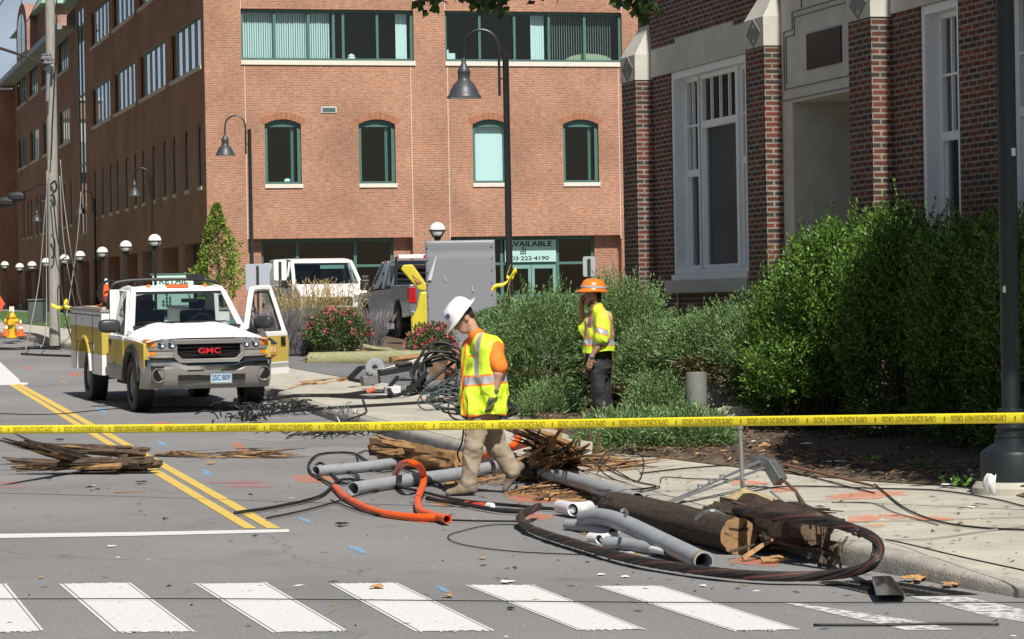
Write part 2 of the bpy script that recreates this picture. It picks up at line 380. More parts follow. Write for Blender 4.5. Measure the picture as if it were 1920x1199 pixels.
mb.mesh([(x, y, zr(y)) for y in ys for x in xs], [(j * len(xs) + i, j * len(xs) + i + 1, (j + 1) * len(xs) + i + 1, (j + 1) * len(xs) + i) for j in range(len(ys) - 1) for i in range(len(xs) - 1)])
mb.build('road', m_asph, kind='structure', origin=False, recalc=False)
kx = lambda y: interp(KX, y)
bx = lambda y: interp(BX, y)
mx_ = lambda y: interp(MX, y)
KW = .16
strip('sidewalk', 4, 43.9, lambda y: kx(y) + KW, lambda y: max(kx(y) + KW + 9, 6), lambda y, u: rampz(y), m_conc, .3, 10)
strip('far_sidewalk', 43.9, 220, lambda y: kx(y) + KW, lambda y: kx(y) + 3.6, .15, m_conc, .5, 6)
strip('planting_bed', 8, 44.4, mx_, lambda y: 12 - .05 * y, lambda y, u: .158 + .042 * min(1, u * 40), m_mulch, .12, 90, .035)
strip('parking_lot', 43.9, 104, bx, lambda y: 40, .158, m_lot, .5, 12)
strip('lawn', 74, 220, lambda y: kx(y) + 2.6, lambda y: kx(y) + 2.6 + min(5, (y - 74) * .35), .170, m_grass, 1.0, 8)
# kerb: top slab, rounded nose, face
mb = MB(); prof = [(0, -.02), (0, .10), (.012, .135), (.04, .155), (KW, .156)]
yy = [4 + .5 * i for i in range(433)]
vs = []
for y in yy:
    wob = .006 * noise.noise((y * .7, 0, 0))
    for a, b in prof: vs.append((kx(y) + a + wob, y, zr(y) + (b if b < 0 else b * rampz(y) / .15)))
P = len(prof)
mb.mesh(vs, [(j * P + i, j * P + i + 1, (j + 1) * P + i + 1, (j + 1) * P + i) for j in range(len(yy) - 1) for i in range(P - 1)])
mb.build('kerb', m_kerb, kind='structure', origin=False, smooth=True, sharp=50)
# thin expansion joints across the pavement
mb = MB()
for y in [18.6, 22.0, 26.5, 31, 35.5, 40]:
    a, b = kx(y), min(mx_(y + .5), kx(y) + 4)
    mb.face([(a + .02, y, .1572), (b, y + .35, .1572), (b, y + .375, .1572), (a + .02, y + .025, .1572)])
yj = [18 + .5 * i for i in range(50)]
for y0, y1 in zip(yj, yj[1:]):
    mb.face([(kx(y0) + KW - .006, y0, .1585), (kx(y0) + KW + .008, y0, .1585), (kx(y1) + KW + .008, y1, .1585), (kx(y1) + KW - .006, y1, .1585)])
mb.build('sidewalk_joint', M('joint_dirt', (.10, .09, .075), .95), kind='structure', origin=False)
# ---------------------------------------------------------------- painted markings
def mark(name, polys, mat, dz=.004, kind='structure'):
    mb = MB()
    for q in polys:
        if len(q) == 4:
            n = 10; Lp = lambda a, b, t: (a[0] + (b[0] - a[0]) * t, a[1] + (b[1] - a[1]) * t)
            for k in range(n):
                mb.face([G(*p, dz) for p in (Lp(q[0], q[3], k / n), Lp(q[1], q[2], k / n), Lp(q[1], q[2], (k + 1) / n), Lp(q[0], q[3], (k + 1) / n))])
        else: mb.face([G(x, y, dz) for x, y in q])
    return mb.build(name, mat, kind=kind, origin=False, recalc=False)
def wornmat(name, col, thr=.45, scale=22, soft=.08, amax=1.0):
    mt = M(name, col, .8); N = mt.node_tree.nodes; L = mt.node_tree.links
    tc = N.new('ShaderNodeTexCoord'); nz = N.new('ShaderNodeTexNoise'); nz.inputs['Scale'].default_value = scale; nz.inputs['Detail'].default_value = 7; nz.inputs['Roughness'].default_value = .7
    L.new(tc.outputs['Object'], nz.inputs[0])
    r = N.new('ShaderNodeMapRange'); r.inputs[1].default_value = thr - soft; r.inputs[2].default_value = thr + soft; r.inputs[4].default_value = amax; L.new(nz.outputs[0], r.inputs[0])
    t = N.new('ShaderNodeBsdfTransparent'); mx = N.new('ShaderNodeMixShader')
    L.new(r.outputs[0], mx.inputs[0]); L.new(t.outputs[0], mx.inputs[1]); L.new(N['Principled BSDF'].outputs[0], mx.inputs[2]); L.new(mx.outputs[0], N['Material Output'].inputs[0])
    return mt
m_cross = wornmat('crosswalk_paint', (.66, .66, .65), .35, 26, .06, .95)
m_faint = wornmat('faded_paint', (.66, .66, .64), .47, 14, .10)
m_yelw = wornmat('centre_line_paint', (.62, .44, .10), .33, 16, .06)
def stripe(a, b, c, d):
    """main panel with a thin worn groove near each long side"""
    L = lambda p, q, t: (p[0] + (q[0] - p[0]) * t, p[1] + (q[1] - p[1]) * t)
    return [[L(a, b, s0), L(a, b, s1), L(d, c, s1), L(d, c, s0)] for s0, s1 in ((-.01, .035), (.055, .945), (.962, 1.0))]
st = [((-140, 1096), (12, 1095), (82, 1182), (-60, 1187)), ((112, 1095), (245, 1093), (366, 1184), (215, 1184.5)),
      ((367, 1095), (500, 1093), (651, 1182), (510, 1185)), ((620, 1095), (745, 1093), (925, 1181), (780, 1184)),
      ((873, 1097), (1000, 1097.5), (1207, 1179), (1084, 1181)), ((1118, 1099), (1240, 1099), (1500, 1180), (1372, 1182))]
rg = random.Random(9); shards = []
for a, b, c, d in st:       # ragged ends where tyres have dragged the paint
    for (p, q, sg) in ((d, c, 1), (a, b, -1)):
        for k in range(16 if sg > 0 else 9):
            t = rg.random(); w_ = rg.uniform(.01, .06); x = p[0] + (q[0] - p[0]) * t; y = p[1] + (q[1] - p[1]) * t; h = rg.uniform(.6, 3.2 if sg > 0 else 1.2) * sg; wx = (q[0] - p[0]) * w_
            shards.append([(x - wx, y), (x + wx, y), (x + wx * .4 + h * .8, y + h), (x - wx * .5 + h * .8, y + h * .8)])
mark('crosswalk', [q for s in st for q in stripe(*s)] + shards, m_cross)
mark('faded_crosswalk', [[(1470, 1131), (1500, 1132), (1735, 1167), (1787, 1181), (1700, 1182), (1640, 1168)], [(1705, 1118), (1810, 1119), (1935, 1147), (1935, 1168), (1860, 1158)]], m_faint)
mark('stop_line', [[(-20, 1001.5), (250, 998), (542, 992.5), (542, 998), (250, 1005), (-20, 1009.5)]], m_cross)
def line(L, R): return [[L[i], R[i], R[i + 1], L[i + 1]] for i in range(len(L) - 1)]
mark('centre_line', line([(-30, 693), (0, 712), (79, 760), (268, 876), (458, 991)], [(-30, 685), (0, 704), (92, 760), (289, 876), (482, 991)]) +
     line([(20, 716), (97, 760), (302, 876), (501, 991)], [(28, 714), (113, 760), (322, 876), (527, 991)]), m_yelw)
mark('lane_arrow', [[(-40, 668), (-2, 677), (36, 712), (38, 717), (54, 718), (50, 722), (30, 721.5), (-40, 724)]], m_cross)
m_so = wornmat('orange_spray', (.80, .22, .09), .50, 9, .2, .7)
m_sy = wornmat('amber_spray', (.80, .40, .12), .5, 9, .2, .7)
m_sb = wornmat('blue_spray', (.22, .50, .82), .46, 12, .2, .8)
m_sr = wornmat('red_spray', (.72, .12, .16), .52, 9, .15, .7)
def spray(name, spots, mat):
    mb = MB(); rnd = random.Random(len(spots))
    for (x, y, rx, ry, sk, dz) in spots:
        pts = []
        for k in range(14):
            a = 2 * PI * k / 14; q = 1 + rnd.uniform(-.25, .25)
            px = x + rx * math.cos(a) * q; py = y + ry * math.sin(a) * q + sk * math.cos(a) * rx
            q_ = G(px, py, dz)
            if dz > .1: q_ = G(px, py, rampz(q_.y) + .008)
            pts.append(q_)
        mb.face(pts)
    return mb.build(name, mat, kind='structure', origin=False, recalc=False)
K = .160; R_ = .005
spray('orange_paint_mark', [(1010, 935, 60, 8, 0, R_), (480, 798, 40, 6, .02, R_), (590, 898, 40, 7, 0, R_), (1240, 1056, 40, 4, 0, R_), (1420, 1052, 45, 10, .05, R_), (1010, 970, 28, 6, 0, R_), (785, 975, 22, 5, .2, R_), (450, 838, 14, 7, .4, R_), (140, 702, 14, 3, 0, R_), (52, 690, 10, 3, .1, R_), (310, 795, 20, 3, 0, R_)], m_so)
spray('orange_pavement_mark', [(1625, 928, 75, 8, -.06, K), (1620, 972, 38, 7, -.03, K), (1740, 971, 50, 4, .05, K), (1400, 905, 40, 5, 0, K), (1675, 968, 26, 5, .05, K), (820, 749, 40, 3.5, 0, K), (1470, 918, 30, 4, -.05, K), (1070, 806, 40, 3, 0, K)], m_so)
spray('amber_pavement_mark', [(1865, 1021, 50, 2.0, -.03, K), (1880, 1036, 42, 2.2, -.05, K), (1840, 1034, 20, 3, .35, K), (1640, 985, 22, 4, 0, K)], m_sy)
spray('yellow_paint_mark', [(845, 943, 40, 5, 0, R_), (118, 717, 10, 1.6, .5, R_)], m_sy)
spray('blue_paint_mark', [(668, 1030, 17, 4, .35, R_), (572, 976, 11, 3, .3, R_), (388, 887, 9, 5, .4, R_), (303, 832, 8, 4, .3, R_), (830, 1105, 14, 3, .4, R_), (190, 770, 12, 3, .4, R_)], m_sb)
spray('blue_pavement_mark', [(1780, 1049, 24, 5, .05, K)], M('blue_dark_spray', (.10, .13, .42), .8))
spray('red_paint_mark', [(455, 905, 55, 2.2, 0, R_), (470, 912, 45, 1.6, 0, R_), (20, 905, 30, 2.0, 0, R_), (20, 914, 26, 1.5, 0, R_)], m_sr)
spray('white_dust_patch', [(560, 815, 130, 12, 0, R_), (600, 850, 160, 10, 0, R_)], wornmat('pale_dust', (.46, .45, .43), .5, 3, .25, .6))
# iron drain grate by the kerb
mb = MB(); q = [G(x, y, .006) for x, y in ((1532, 1091), (1660, 1088), (1838, 1114), (1650, 1118))]
mb.face(q, 0)
for i in range(14):
    for j in range(3):
        L = lambda u, v: (q[0].lerp(q[1], v)).lerp(q[3].lerp(q[2], v), u) + Vector((0, 0, .004))
        mb.face([L((i + .2) / 14, (j + .12) / 3), L((i + .75) / 14, (j + .12) / 3), L((i + .75) / 14, (j + .85) / 3), L((i + .2) / 14, (j + .85) / 3)], 1)
mb.build('drain_grate', [M('cast_iron', (.10, .095, .09), .7, .3, .3, 20), m_dark], label='iron drain grate set in the road at the kerb, half under a black lens', cat='drain grate', recalc=False)
# ================================================================ buildings
def wall(mb, u0, u1, z0, z1, holes, P, mi=0, rmi=None, depth=.3):
    """sheet with rectangular openings and their reveals; P(u, z, d) maps wall coordinates and depth to space"""
    us = sorted({u0, u1} | {h[0] for h in holes} | {h[1] for h in holes}); zs = sorted({z0, z1} | {h[2] for h in holes} | {h[3] for h in holes})
    for a, b in zip(us, us[1:]):
        for c, d in zip(zs, zs[1:]):
            if any(h[0] <= (a + b) / 2 <= h[1] and h[2] <= (c + d) / 2 <= h[3] for h in holes): continue
            mb.face([P(a, c, 0), P(b, c, 0), P(b, d, 0), P(a, d, 0)], mi)
    r = mi if rmi is None else rmi
    for h in holes:
        a, b, c, d = h[:4]; q = h[4] if len(h) > 4 else depth
        for (p1, p2) in (((a, c), (a, d)), ((b, d), (b, c)), ((a, d), (b, d)), ((b, c), (a, c))):
            mb.face([P(*p1, 0), P(*p2, 0), P(*p2, q), P(*p1, q)], r)
m_obrick = brickmat('orange_red_brick', (.415, .170, .097), (.33, .142, .088), (.44, .335, .255), ms=.010, wv=.20, stain=.24)
m_hbrick = brickmat('dark_red_brick', (.175, .048, .029), (.095, .038, .025), (.25, .215, .185), bw=.21, bh=.0677, ms=.012, dark=(.048, .040, .035), wv=.25)
m_tbrick = brickmat('townhouse_brick', (.42, .17, .11), (.33, .13, .09), (.5, .44, .4), wv=.2)
m_lime = M('limestone', (.50, .48, .43), .85, 0, .12, 3, .2, 30)
m_sill = M('pale_stone_sill', (.66, .62, .54), .8, 0, .06, 6)
m_teal = M('green_window_frame', (.07, .155, .135), .45, 0, .1, 10)
m_wfr = M('white_window_frame', (.80, .82, .83), .5, 0, .05, 8)
m_gl = glassmat('green_glass', (.74, .90, .91), 1.45, .0)
m_gl2 = glassmat('clear_glass', (.75, .82, .82), 1.3, .0)
m_glr = glassmat('sky_glass', (.10, .16, .2), 1.9, .6)
m_blind = M('blind_fabric', (.80, .84, .82), .8)
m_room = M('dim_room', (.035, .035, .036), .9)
m_joint = M('pale_joint', (.60, .50, .44), .8)
m_cop = M('copper_roof', (.23, .37, .30), .7, 0, .2, 2)
m_soff = M('soffit_boards', (.30, .30, .26), .8, 0, .1, 3)
m_panel = M('banner_board', (.38, .60, .55), .6)
OO = Vector((-11.36, 103, 0)); ORZ = th
ux_, uy_ = Vector((math.cos(th), math.sin(th), 0)), Vector((-math.sin(th), math.cos(th), 0))
def oF(px, py, d=0):
    p = hit(px, py, OO + uy_ * d, uy_) - OO; return (p.dot(ux_), p.z)
def oS(px, py, d=0):
    p = hit(px, py, OO + ux_ * d, ux_) - OO; return (p.dot(uy_), p.z)
ob = empty('office_building', OO, ORZ, 'long orange red brick office building with green framed windows behind the parked vehicles', 'building')
PF = lambda u, z, d: (u, d, z)
PS = lambda u, z, d: (d, u, z)
LEN, WID, TOP = 82.0, 34.0, 17.4
zA, zB, zC = (14.8, 16.55), (10.82, 12.72), (6.25, 8.62)
fx = lambda x, y: oF(x, y)[0]
W1 = (fx(452, 70), fx(775.5, 70)); W2 = (fx(834.5, 70), fx(1166, 70))
arches = [(fx(497, 300), fx(565.5, 300)), (fx(673.5, 300), fx(742, 300)), (fx(887, 300), fx(953, 300)), (fx(1056.5, 300), fx(1123, 300))]
zW = (oF(613, 114)[1], oF(613, 18)[1]); zArc = (oF(531, 345.5)[1], oF(531, 224)[1])
zG = oF(620, 447)[1]; GO = [(fx(466, 500), fx(775, 500)), (fx(846, 500), fx(1166, 500))]
FE = 19.5
holes = [W1 + zW + (.16,), W2 + zW + (.16,)] + [a + zArc + (.16,) for a in arches] + [g + (.9, zG, .42) for g in GO] + [(W1[0] - .03, W1[1] + .03, 14.9, 16.8, .16), (W2[0] - .03, W2[1] + .03, 14.9, 16.8, .16)]
mb = MB(); wall(mb, 0, WID, 0, 22, holes, PF)
# spandrels that turn the rectangular holes into segmental arches
arc_rise = .19
def arc(u0, u1, zt, n=14):
    c = (u0 + u1) / 2; h = (u1 - u0) / 2; R = (h * h + arc_rise ** 2) / (2 * arc_rise)
    return [(c + h * (2 * k / n - 1), zt - R + math.sqrt(max(0, R * R - (h * (2 * k / n - 1)) ** 2))) for k in range(n + 1)], R, c
for a in arches:
    pts, R, c = arc(a[0], a[1], zArc[1])
    for p, q in zip(pts, pts[1:]):
        mb.face([(p[0], 0, p[1]), (q[0], 0, q[1]), (q[0], 0, zArc[1]), (p[0], 0, zArc[1])])
        mb.face([(p[0], 0, p[1]), (q[0], 0, q[1]), (q[0], .16, q[1]), (p[0], .16, p[1])])
# ground-floor stub piers inside the openings
for u0, u1 in ((fx(466, 500), fx(494, 500)), (fx(743, 500), fx(775, 500)), (fx(1121, 500), fx(1166, 500))):
    mb.box((u0, .42, .9), (u1, .70, zG))
mb.box((0.0, .71, .5), (WID, .78, 1.75))
# side wall along the street
def sx(px, py=300): return oS(px, py)[0]
sw = []
for l, r in ((322.5, 380.5), (264, 313), (215.5, 256), (174, 208.5), (112, 133), (81, 96), (57, 74), (34, 51)):
    sw.append((sx(r), sx(l)))
sarch = [sx(p) for p in (375, 350, 327, 309, 288, 268.5, 254, 237, 220, 207, 192, 178, 132, 119, 81, 75, 67, 57, 51, 43)]
sg = [(1.3 + 6.3 * i, 5.9 + 6.3 * i) for i in range(12)]
strip_u = (sx(162), sx(149))
hs = [w_ + zz + (.10,) for w_ in sw for zz in (zA, zB)] + [(u - .5, u + .5, zC[0], zC[1], .04) for u in sarch if not strip_u[0] - .6 < u < strip_u[1] + .6]
hs += [g + (.9, 4.15, .9) for g in sg] + [strip_u + (5.5, TOP - .2, .05), (strip_u[1] + .6, LEN, 16.6, TOP + .6, .02)]
wall(mb, 0, LEN, 0, TOP + .6, hs, PS)
mb.box((-1.1, LEN - 1.5, 0), (0, LEN, 16.2))
mb.face([(0, LEN, 0), (WID, LEN, 0), (WID, LEN, 16.5), (0, LEN, 16.5)]); mb.face([(WID, 0, 0), (WID, LEN, 0), (WID, LEN, 16.5), (WID, 0, 16.5)]); UB = strip_u[1] + .6; mb.face([(0, UB, 16.4), (WID, UB, 16.4), (WID, UB, 22), (0, UB, 22)])
mb.build('wall', m_obrick, ob, recalc=False)
mb = MB(); mb.face([(0, 0, 22), (WID, 0, 22), (WID, UB, 22), (0, UB, 22)]); mb.face([(0, UB, 16.6), (WID, UB, 16.6), (WID, LEN, 16.6), (0, LEN, 16.6)])
mb.mesh([(-.7, .4, TOP + .3), (-.7, UB, TOP + .3), (.02, UB, TOP + .3), (.02, .4, TOP + .3), (.02, UB, TOP + 2), (.02, .4, TOP + 2)], [(0, 1, 2, 3), (0, 1, 4, 5), (1, 2, 4), (0, 3, 5)])
mb.build('roof', m_cop, ob)
# eave with boarded soffit on the street side, begins beyond the glass strip
mb = MB(); mb.box((-.85, UB, 16.42), (.0, LEN + 1.0, 16.60)); mb.build('eave', m_soff, ob)
mb = MB(); mb.box((-1.02, UB, 16.40), (-.851, LEN + 1.2, 16.72)); mb.build('gutter', M('gutter_metal', (.26, .33, .36), .5, .2), ob)
# long turret with copper roof and arched dormer towards the far end
mb = MB(); mb.box((-.55, 52.5, 16.72), (7, 72, 18.75)); mb.build('turret', m_tbrick, ob)
mb = MB(); a = (-.95, 52.0, 18.75); b = (7.6, 52.0, 18.75); c = (7.6, 72.6, 18.75); d = (-.95, 72.6, 18.75); e = (3.4, 56, 24.6); f = (3.4, 67, 24.6)
for q in ((a, b, e), (b, c, f, e), (c, d, f), (d, a, e, f), (a, d, c, b)): mb.face(q)
mb.build('turret_roof', m_cop, ob)
ell_ = lambda ry, z0, rz_: [(61.8 + ry * math.cos(PI * k / 14), z0 + rz_ * math.sin(PI * k / 14)) for k in range(15)]
mb = MB(); mb.prism(ell_(3.3, 18.2, 1.55) + [(58.5, 16.73), (65.1, 16.73)], -1.15, 1.5, 0); dm = mb.build('dormer', m_tbrick, ob)
mb = MB(); mb.prism(ell_(2.4, 18.0, 1.15) + [(59.4, 16.8), (64.2, 16.8)], -1.18, -1.155, 0); mb.build('window', m_glr, dm)
# interiors: plain dim rooms behind the openings
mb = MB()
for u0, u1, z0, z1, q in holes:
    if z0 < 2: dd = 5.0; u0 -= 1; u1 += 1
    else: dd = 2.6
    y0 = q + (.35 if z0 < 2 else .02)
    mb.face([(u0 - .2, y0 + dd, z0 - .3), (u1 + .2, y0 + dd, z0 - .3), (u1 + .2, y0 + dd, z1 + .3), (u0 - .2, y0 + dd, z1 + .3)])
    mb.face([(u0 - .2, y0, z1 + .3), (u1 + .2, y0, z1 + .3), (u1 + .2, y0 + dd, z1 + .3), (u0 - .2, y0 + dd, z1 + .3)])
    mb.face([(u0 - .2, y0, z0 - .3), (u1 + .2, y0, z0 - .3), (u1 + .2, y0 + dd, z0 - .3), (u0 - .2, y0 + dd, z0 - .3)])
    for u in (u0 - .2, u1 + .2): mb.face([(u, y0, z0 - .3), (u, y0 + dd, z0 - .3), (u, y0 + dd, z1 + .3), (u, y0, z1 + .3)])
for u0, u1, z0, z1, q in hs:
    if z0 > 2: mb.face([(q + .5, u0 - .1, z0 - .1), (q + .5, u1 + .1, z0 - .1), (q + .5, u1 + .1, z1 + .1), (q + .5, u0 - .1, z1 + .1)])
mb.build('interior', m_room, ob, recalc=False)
def pane(par, P, u0, u1, z0, z1, d, mat): 
    mb = MB(); mb.face([P(u0, z0, d), P(u1, z0, d), P(u1, z1, d), P(u0, z1, d)]); return mb.build('pane', mat, par, recalc=False)
def pbox(mb, P, u0, u1, z0, z1, d0, d1, mi=0): mb.box(P(u0, z0, d0), P(u1, z1, d1), mi)
def slats(par, u0, u1, z0, z1, d, gap, wdt, ang, name='blind'):
    mb = MB(); n = int((u1 - u0) / gap); c, s = math.cos(ang) * wdt / 2, math.sin(ang) * wdt / 2
    for k in range(n):
        u = u0 + gap * (k + .5); j = random.uniform(-.012, .012)
        mb.mesh([(u - c, d - s + j, z0), (u + c, d + s + j, z0), (u + c, d + s + j, z1), (u - c, d - s + j, z1)], [(0, 1, 2, 3)])
    return mb.build(name, m_blind, par, recalc=False)
# upper ribbon windows on the front
def ribbon(u0, u1, z0, z1, mull, lab=None):
    mb = MB(); P = PF
    pbox(mb, P, u0, u1, z0, z0 + .10, .16, .30); pbox(mb, P, u0, u1, z1 - .10, z1, .16, .30)
    for u in [u0 + .05, u1 - .05] + mull: pbox(mb, P, u - .05, u + .05, z0 + .1, z1 - .1, .161, .299)
    w_ = mb.build('window', m_teal, ob)
    pane(w_, P, u0, u1, z0, z1, .24, m_gl)
    mb = MB(); pbox(mb, P, u0 - .02, u1 + .05, z0 - .17, z0, -.06, .2); mb.build('sill', m_sill, w_)
    return w_
w_ = ribbon(*W1, *zW, [fx(x, 70) for x in (516, 580, 627, 645, 709)])
slats(w_, fx(454, 70), fx(622, 70), zW[0] + .12, zW[1] - .1, .42, .088, .085, .55)
slats(w_, fx(746, 70), fx(771, 70), zW[0] + .12, zW[1] - .1, .42, .088, .088, .1)
mb = MB(); mb.lathe([(0, 0), (.16, .02), (.13, .10), (.15, .12), (.05, .2), (0, .2)], 12, (fx(664, 105), .5, zW[0] + .1)); mb.build('bowl', m_blind, w_, True)
w_ = ribbon(*W2, *zW, [fx(x, 70) for x in (901, 966.5, 1031.5, 1098)])
slats(w_, fx(1000, 70), fx(1027, 70), zW[0] + .12, zW[1] - .1, .42, .09, .095, .25)
slats(w_, fx(1034, 70), fx(1152, 70), zW[0] + .12, zW[1] - .1, .42, .098, .03, .9)
mb = MB(); mb.box((fx(837, 100), .4, zW[0] + .1), (fx(858, 100), .8, zW[0] + .35)); mb.box((fx(837, 100), .4, zW[0] + .35), (fx(846, 100), .8, zW[0] + .48)); mb.build('stacked_papers', m_blind, w_)
mb = MB(); mb.prism([(fx(1070, 100) + .9 + .95 * math.cos(PI * k / 8), zW[0] + .08 + .3 * math.sin(PI * k / 8)) for k in range(9)], .5, .7, 1); mb.build('chair_back', M('tan_cloth', (.5, .48, .3), .9), w_)
for i, (u0, u1) in enumerate((W1, W2)): ribbon(u0 - .03, u1 + .03, 14.9, 16.8, [u0 + (u1 - u0) * k / 5 for k in range(1, 5)])
m_vous = leafmat('arch_brick', (.34, .135, .08), (.46, .21, .125), .85)
for i, (u0, u1) in enumerate(arches):
    pts, R, c = arc(u0, u1, zArc[1]); n = 24
    mb = MB(); P = PF; z0 = zArc[0]; zs = zArc[1] - arc_rise
    pbox(mb, P, u0, u1, z0, z0 + .09, .16, .28); pbox(mb, P, u0, u0 + .13, z0 + .09, zs, .16, .28); pbox(mb, P, u1 - .13, u1, z0 + .09, zs, .16, .28)
    pbox(mb, P, u0 + .13, u1 - .13, zs - .09, zs, .161, .279)
    mb.prism([(u0 + .001, zs)] + [(p[0], p[1] - .002) for p in pts[1:-1]] + [(u1 - .001, zs)], .165, .28, 1)
    mb.box((u1 - .36, .29, z0 + .09), (u1 - .25, .40, zs - .09)) if i != 2 else None
    w_ = mb.build('window', m_teal, ob)
    pane(w_, P, u0 + .1, u1 - .1, z0, zs, .25, m_gl)
    mb = MB(); pbox(mb, P, u0 - .02, u1 + .04, z0 - .15, z0, -.05, .2); mb.build('sill', m_sill, w_)
    if i == 2:
        mb = MB(); mb.face([(u0 + .1, .37, z0), (u1 - .1, .37, z0), (u1 - .1, .37, zs), (u0 + .1, .37, zs)]); mb.build('blind', m_blind, w_, recalc=False)
    if i == 0:
        mb = MB(); mb.lathe([(0, 0), (.14, .02), (.1, .12), (0, .14)], 10, (u0 + .95, .6, z0 + .1)); mb.build('bowl', m_blind, w_, True)
    mbv = MB(); zc = zArc[1] - R; h = (u1 - u0) / 2; A = math.asin(h / R) * 1.12
    for k in range(n):
        a0 = -A + 2 * A * (k + .07) / n; a1 = -A + 2 * A * (k + .93) / n; r1 = R + .42
        for ra, rb in ((R + .012, R + .25),):
            q = [(c + r * math.sin(t), zc + r * math.cos(t)) for r, t in ((ra, a0), (ra, a1), (rb, a1), (rb, a0))]
            mbv.face([(x, -.004, z) for x, z in q])
    mbv.build('arch_bricks', m_vous, ob, recalc=False)
mb = MB()
for x, y0, y1 in ((461.5, 122, 449), (772.5, 122, 447), (841.5, 124, 448), (1161.5, 124, 447), (450, -60, 17), (774.5, -60, 19), (833, -60, 20), (1164, -60, 25)):
    u = fx(x, (y0 + y1) / 2); za = oF(x, y1)[1]; zb = oF(x, y0)[1]; mb.box((u - .014, -.006, za), (u + .014, .01, zb))
mb.build('expansion_joint', m_joint, ob)
mb = MB(); v0 = oF(602, 212); v1 = oF(631, 200.5); mb.box((v0[0], -.03, v0[1]), (v1[0], .02, v1[1])); v = mb.build('wall_vent', M('vent_trim', (.5, .52, .5), .6), ob)
mb = MB()
for k in range(4): mb.box((v0[0] + .05, -.045, v0[1] + .04 + k * .042), (v1[0] - .05, -.032, v0[1] + .065 + k * .042))
mb.build('louvre', m_teal, v)
# shopfronts in the recessed ground floor
for gi, (x0, x1, mull, door) in enumerate(((494, 743, (563, 672), None), (846, 1121, (948, 1053), (953, 1052)))):
    u0, u1 = fx(x0, 500), fx(x1, 500); mb = MB(); P = PF; zt = oF(620, 499)[1]
    pbox(mb, P, u0, u1, zG - .12, zG, .55, .66); pbox(mb, P, u0, u1, zt - .05, zt + .05, .55, .66); pbox(mb, P, u0, u1, 1.78, 1.95, .55, .66)
    for x in (x0 + 2, x1 - 2) + mull: u = fx(x, 500); pbox(mb, P, u - .06, u + .06, 1.95, zG - .12, .551, .659)
    s_ = mb.build('shopfront', m_teal, ob)
    pane(s_, P, u0, u1, 1.3, zG, .60, m_gl)
    if door:
        a, b = fx(door[0], 500), fx(door[1], 500); mb = MB()
        for p, q in ((a + .07, (a + b) / 2 - .01), ((a + b) / 2 + .01, b - .07)):
            pbox(mb, P, p, p + .12, 1.3, zt - .06, .50, .56); pbox(mb, P, q - .12, q, 1.3, zt - .06, .50, .56); pbox(mb, P, p + .12, q - .12, zt - .2, zt - .06, .50, .56); pbox(mb, P, p + .12, q - .12, 1.5, 1.8, .50, .56)
        mb.build('double_door', M('pale_green_frame', (.17, .32, .28), .5), s_)
        bb = MB(); bz0, bz1 = oF(1000, 491)[1], oF(1000, 449.5)[1]; bb.box((a, .47, bz0), (b - .06, .50, bz1)); bn = bb.build('banner', m_panel, s_)
        bb = MB(); H = bz1 - bz0
        put_text(bb, 'AVAILABLE', (a + .10, .466, bz0 + H * .70), (1, 0, 0), (0, 0, 1), (b - a) - .33, H * .24)
        put_text(bb, '203·222·4190', (a + .10, .466, bz0 + H * .07), (1, 0, 0), (0, 0, 1), (b - a) - .45, H * .19)
        for r in range(4):
            for c in range(3):
                if r == 3 and c != 1 or r == 2 and c == 0: continue
                cx, cz = a + .62 + c * .085, bz0 + H * .34 + r * .078; bb.face([(cx, .466, cz), (cx + .06, .466, cz), (cx + .06, .466, cz + .06), (cx, .466, cz + .06)])
        bb.build('lettering', m_dark, bn, recalc=False)
# street-side windows
for (u0, u1) in sw:
    for z0, z1 in (zA, zB):
        mb = MB(); P = PS
        pbox(mb, P, u0, u1, z0, z0 + .07, .10, .2); pbox(mb, P, u0, u1, z1 - .07, z1, .10, .2)
        n = 5; g = (u1 - u0) / n
        for k in range(n): pbox(mb, P, u0 + g * k, u0 + g * (k + .40), z0 + .07, z1 - .07, .115, .199)
        w_ = mb.build('window', m_teal, ob)
        pane(w_, P, u0, u1, z0, z1, .13, m_glr)
        mb = MB(); pbox(mb, P, u0 - .05, u1 + .05, z0 - .15, z0, -.05, .25); mb.build('sill', m_sill, w_)
for u in sarch:
    if strip_u[0] - .6 < u < strip_u[1] + .6: continue
    mb = MB(); P = PS
    pbox(mb, P, u - .5, u + .5, zC[0], zC[0] + .07, .04, .2); pbox(mb, P, u - .5, u - .46, zC[0] + .07, zC[1], .04, .2); pbox(mb, P, u + .46, u + .5, zC[0] + .07, zC[1], .04, .2)
    nf_ = len(mb.f); mb.prism([(u + .5 * math.cos(PI * k / 8), zC[1] - .46 + .44 * math.sin(PI * k / 8)) for k in range(9)] + [(u - .5, zC[1]), (u + .5, zC[1])], .001, .038, 0, 1)
    w_ = mb.build('window', [m_teal, m_obrick], ob)
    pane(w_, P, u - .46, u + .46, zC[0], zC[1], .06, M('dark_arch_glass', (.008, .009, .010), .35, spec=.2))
    mb = MB(); pbox(mb, P, u - .46, u + .46, zC[0] - .13, zC[0], -.05, .2); mb.build('sill', m_sill, w_)
mb = MB(); P = PS; a, b = strip_u
for u in (a + .08, (a + b) / 2, b - .08): pbox(mb, P, u - .08, u + .08, 5.5, TOP - .2, .0, .09)
for k in range(4): pbox(mb, P, a + .16, b - .16, 5.5 + k * 3.6, 5.62 + k * 3.6, .01, .08)
s_ = mb.build('stair_window', m_teal, ob); pane(s_, P, a, b, 5.5, TOP - .2, .045, m_glr)
mb = MB()
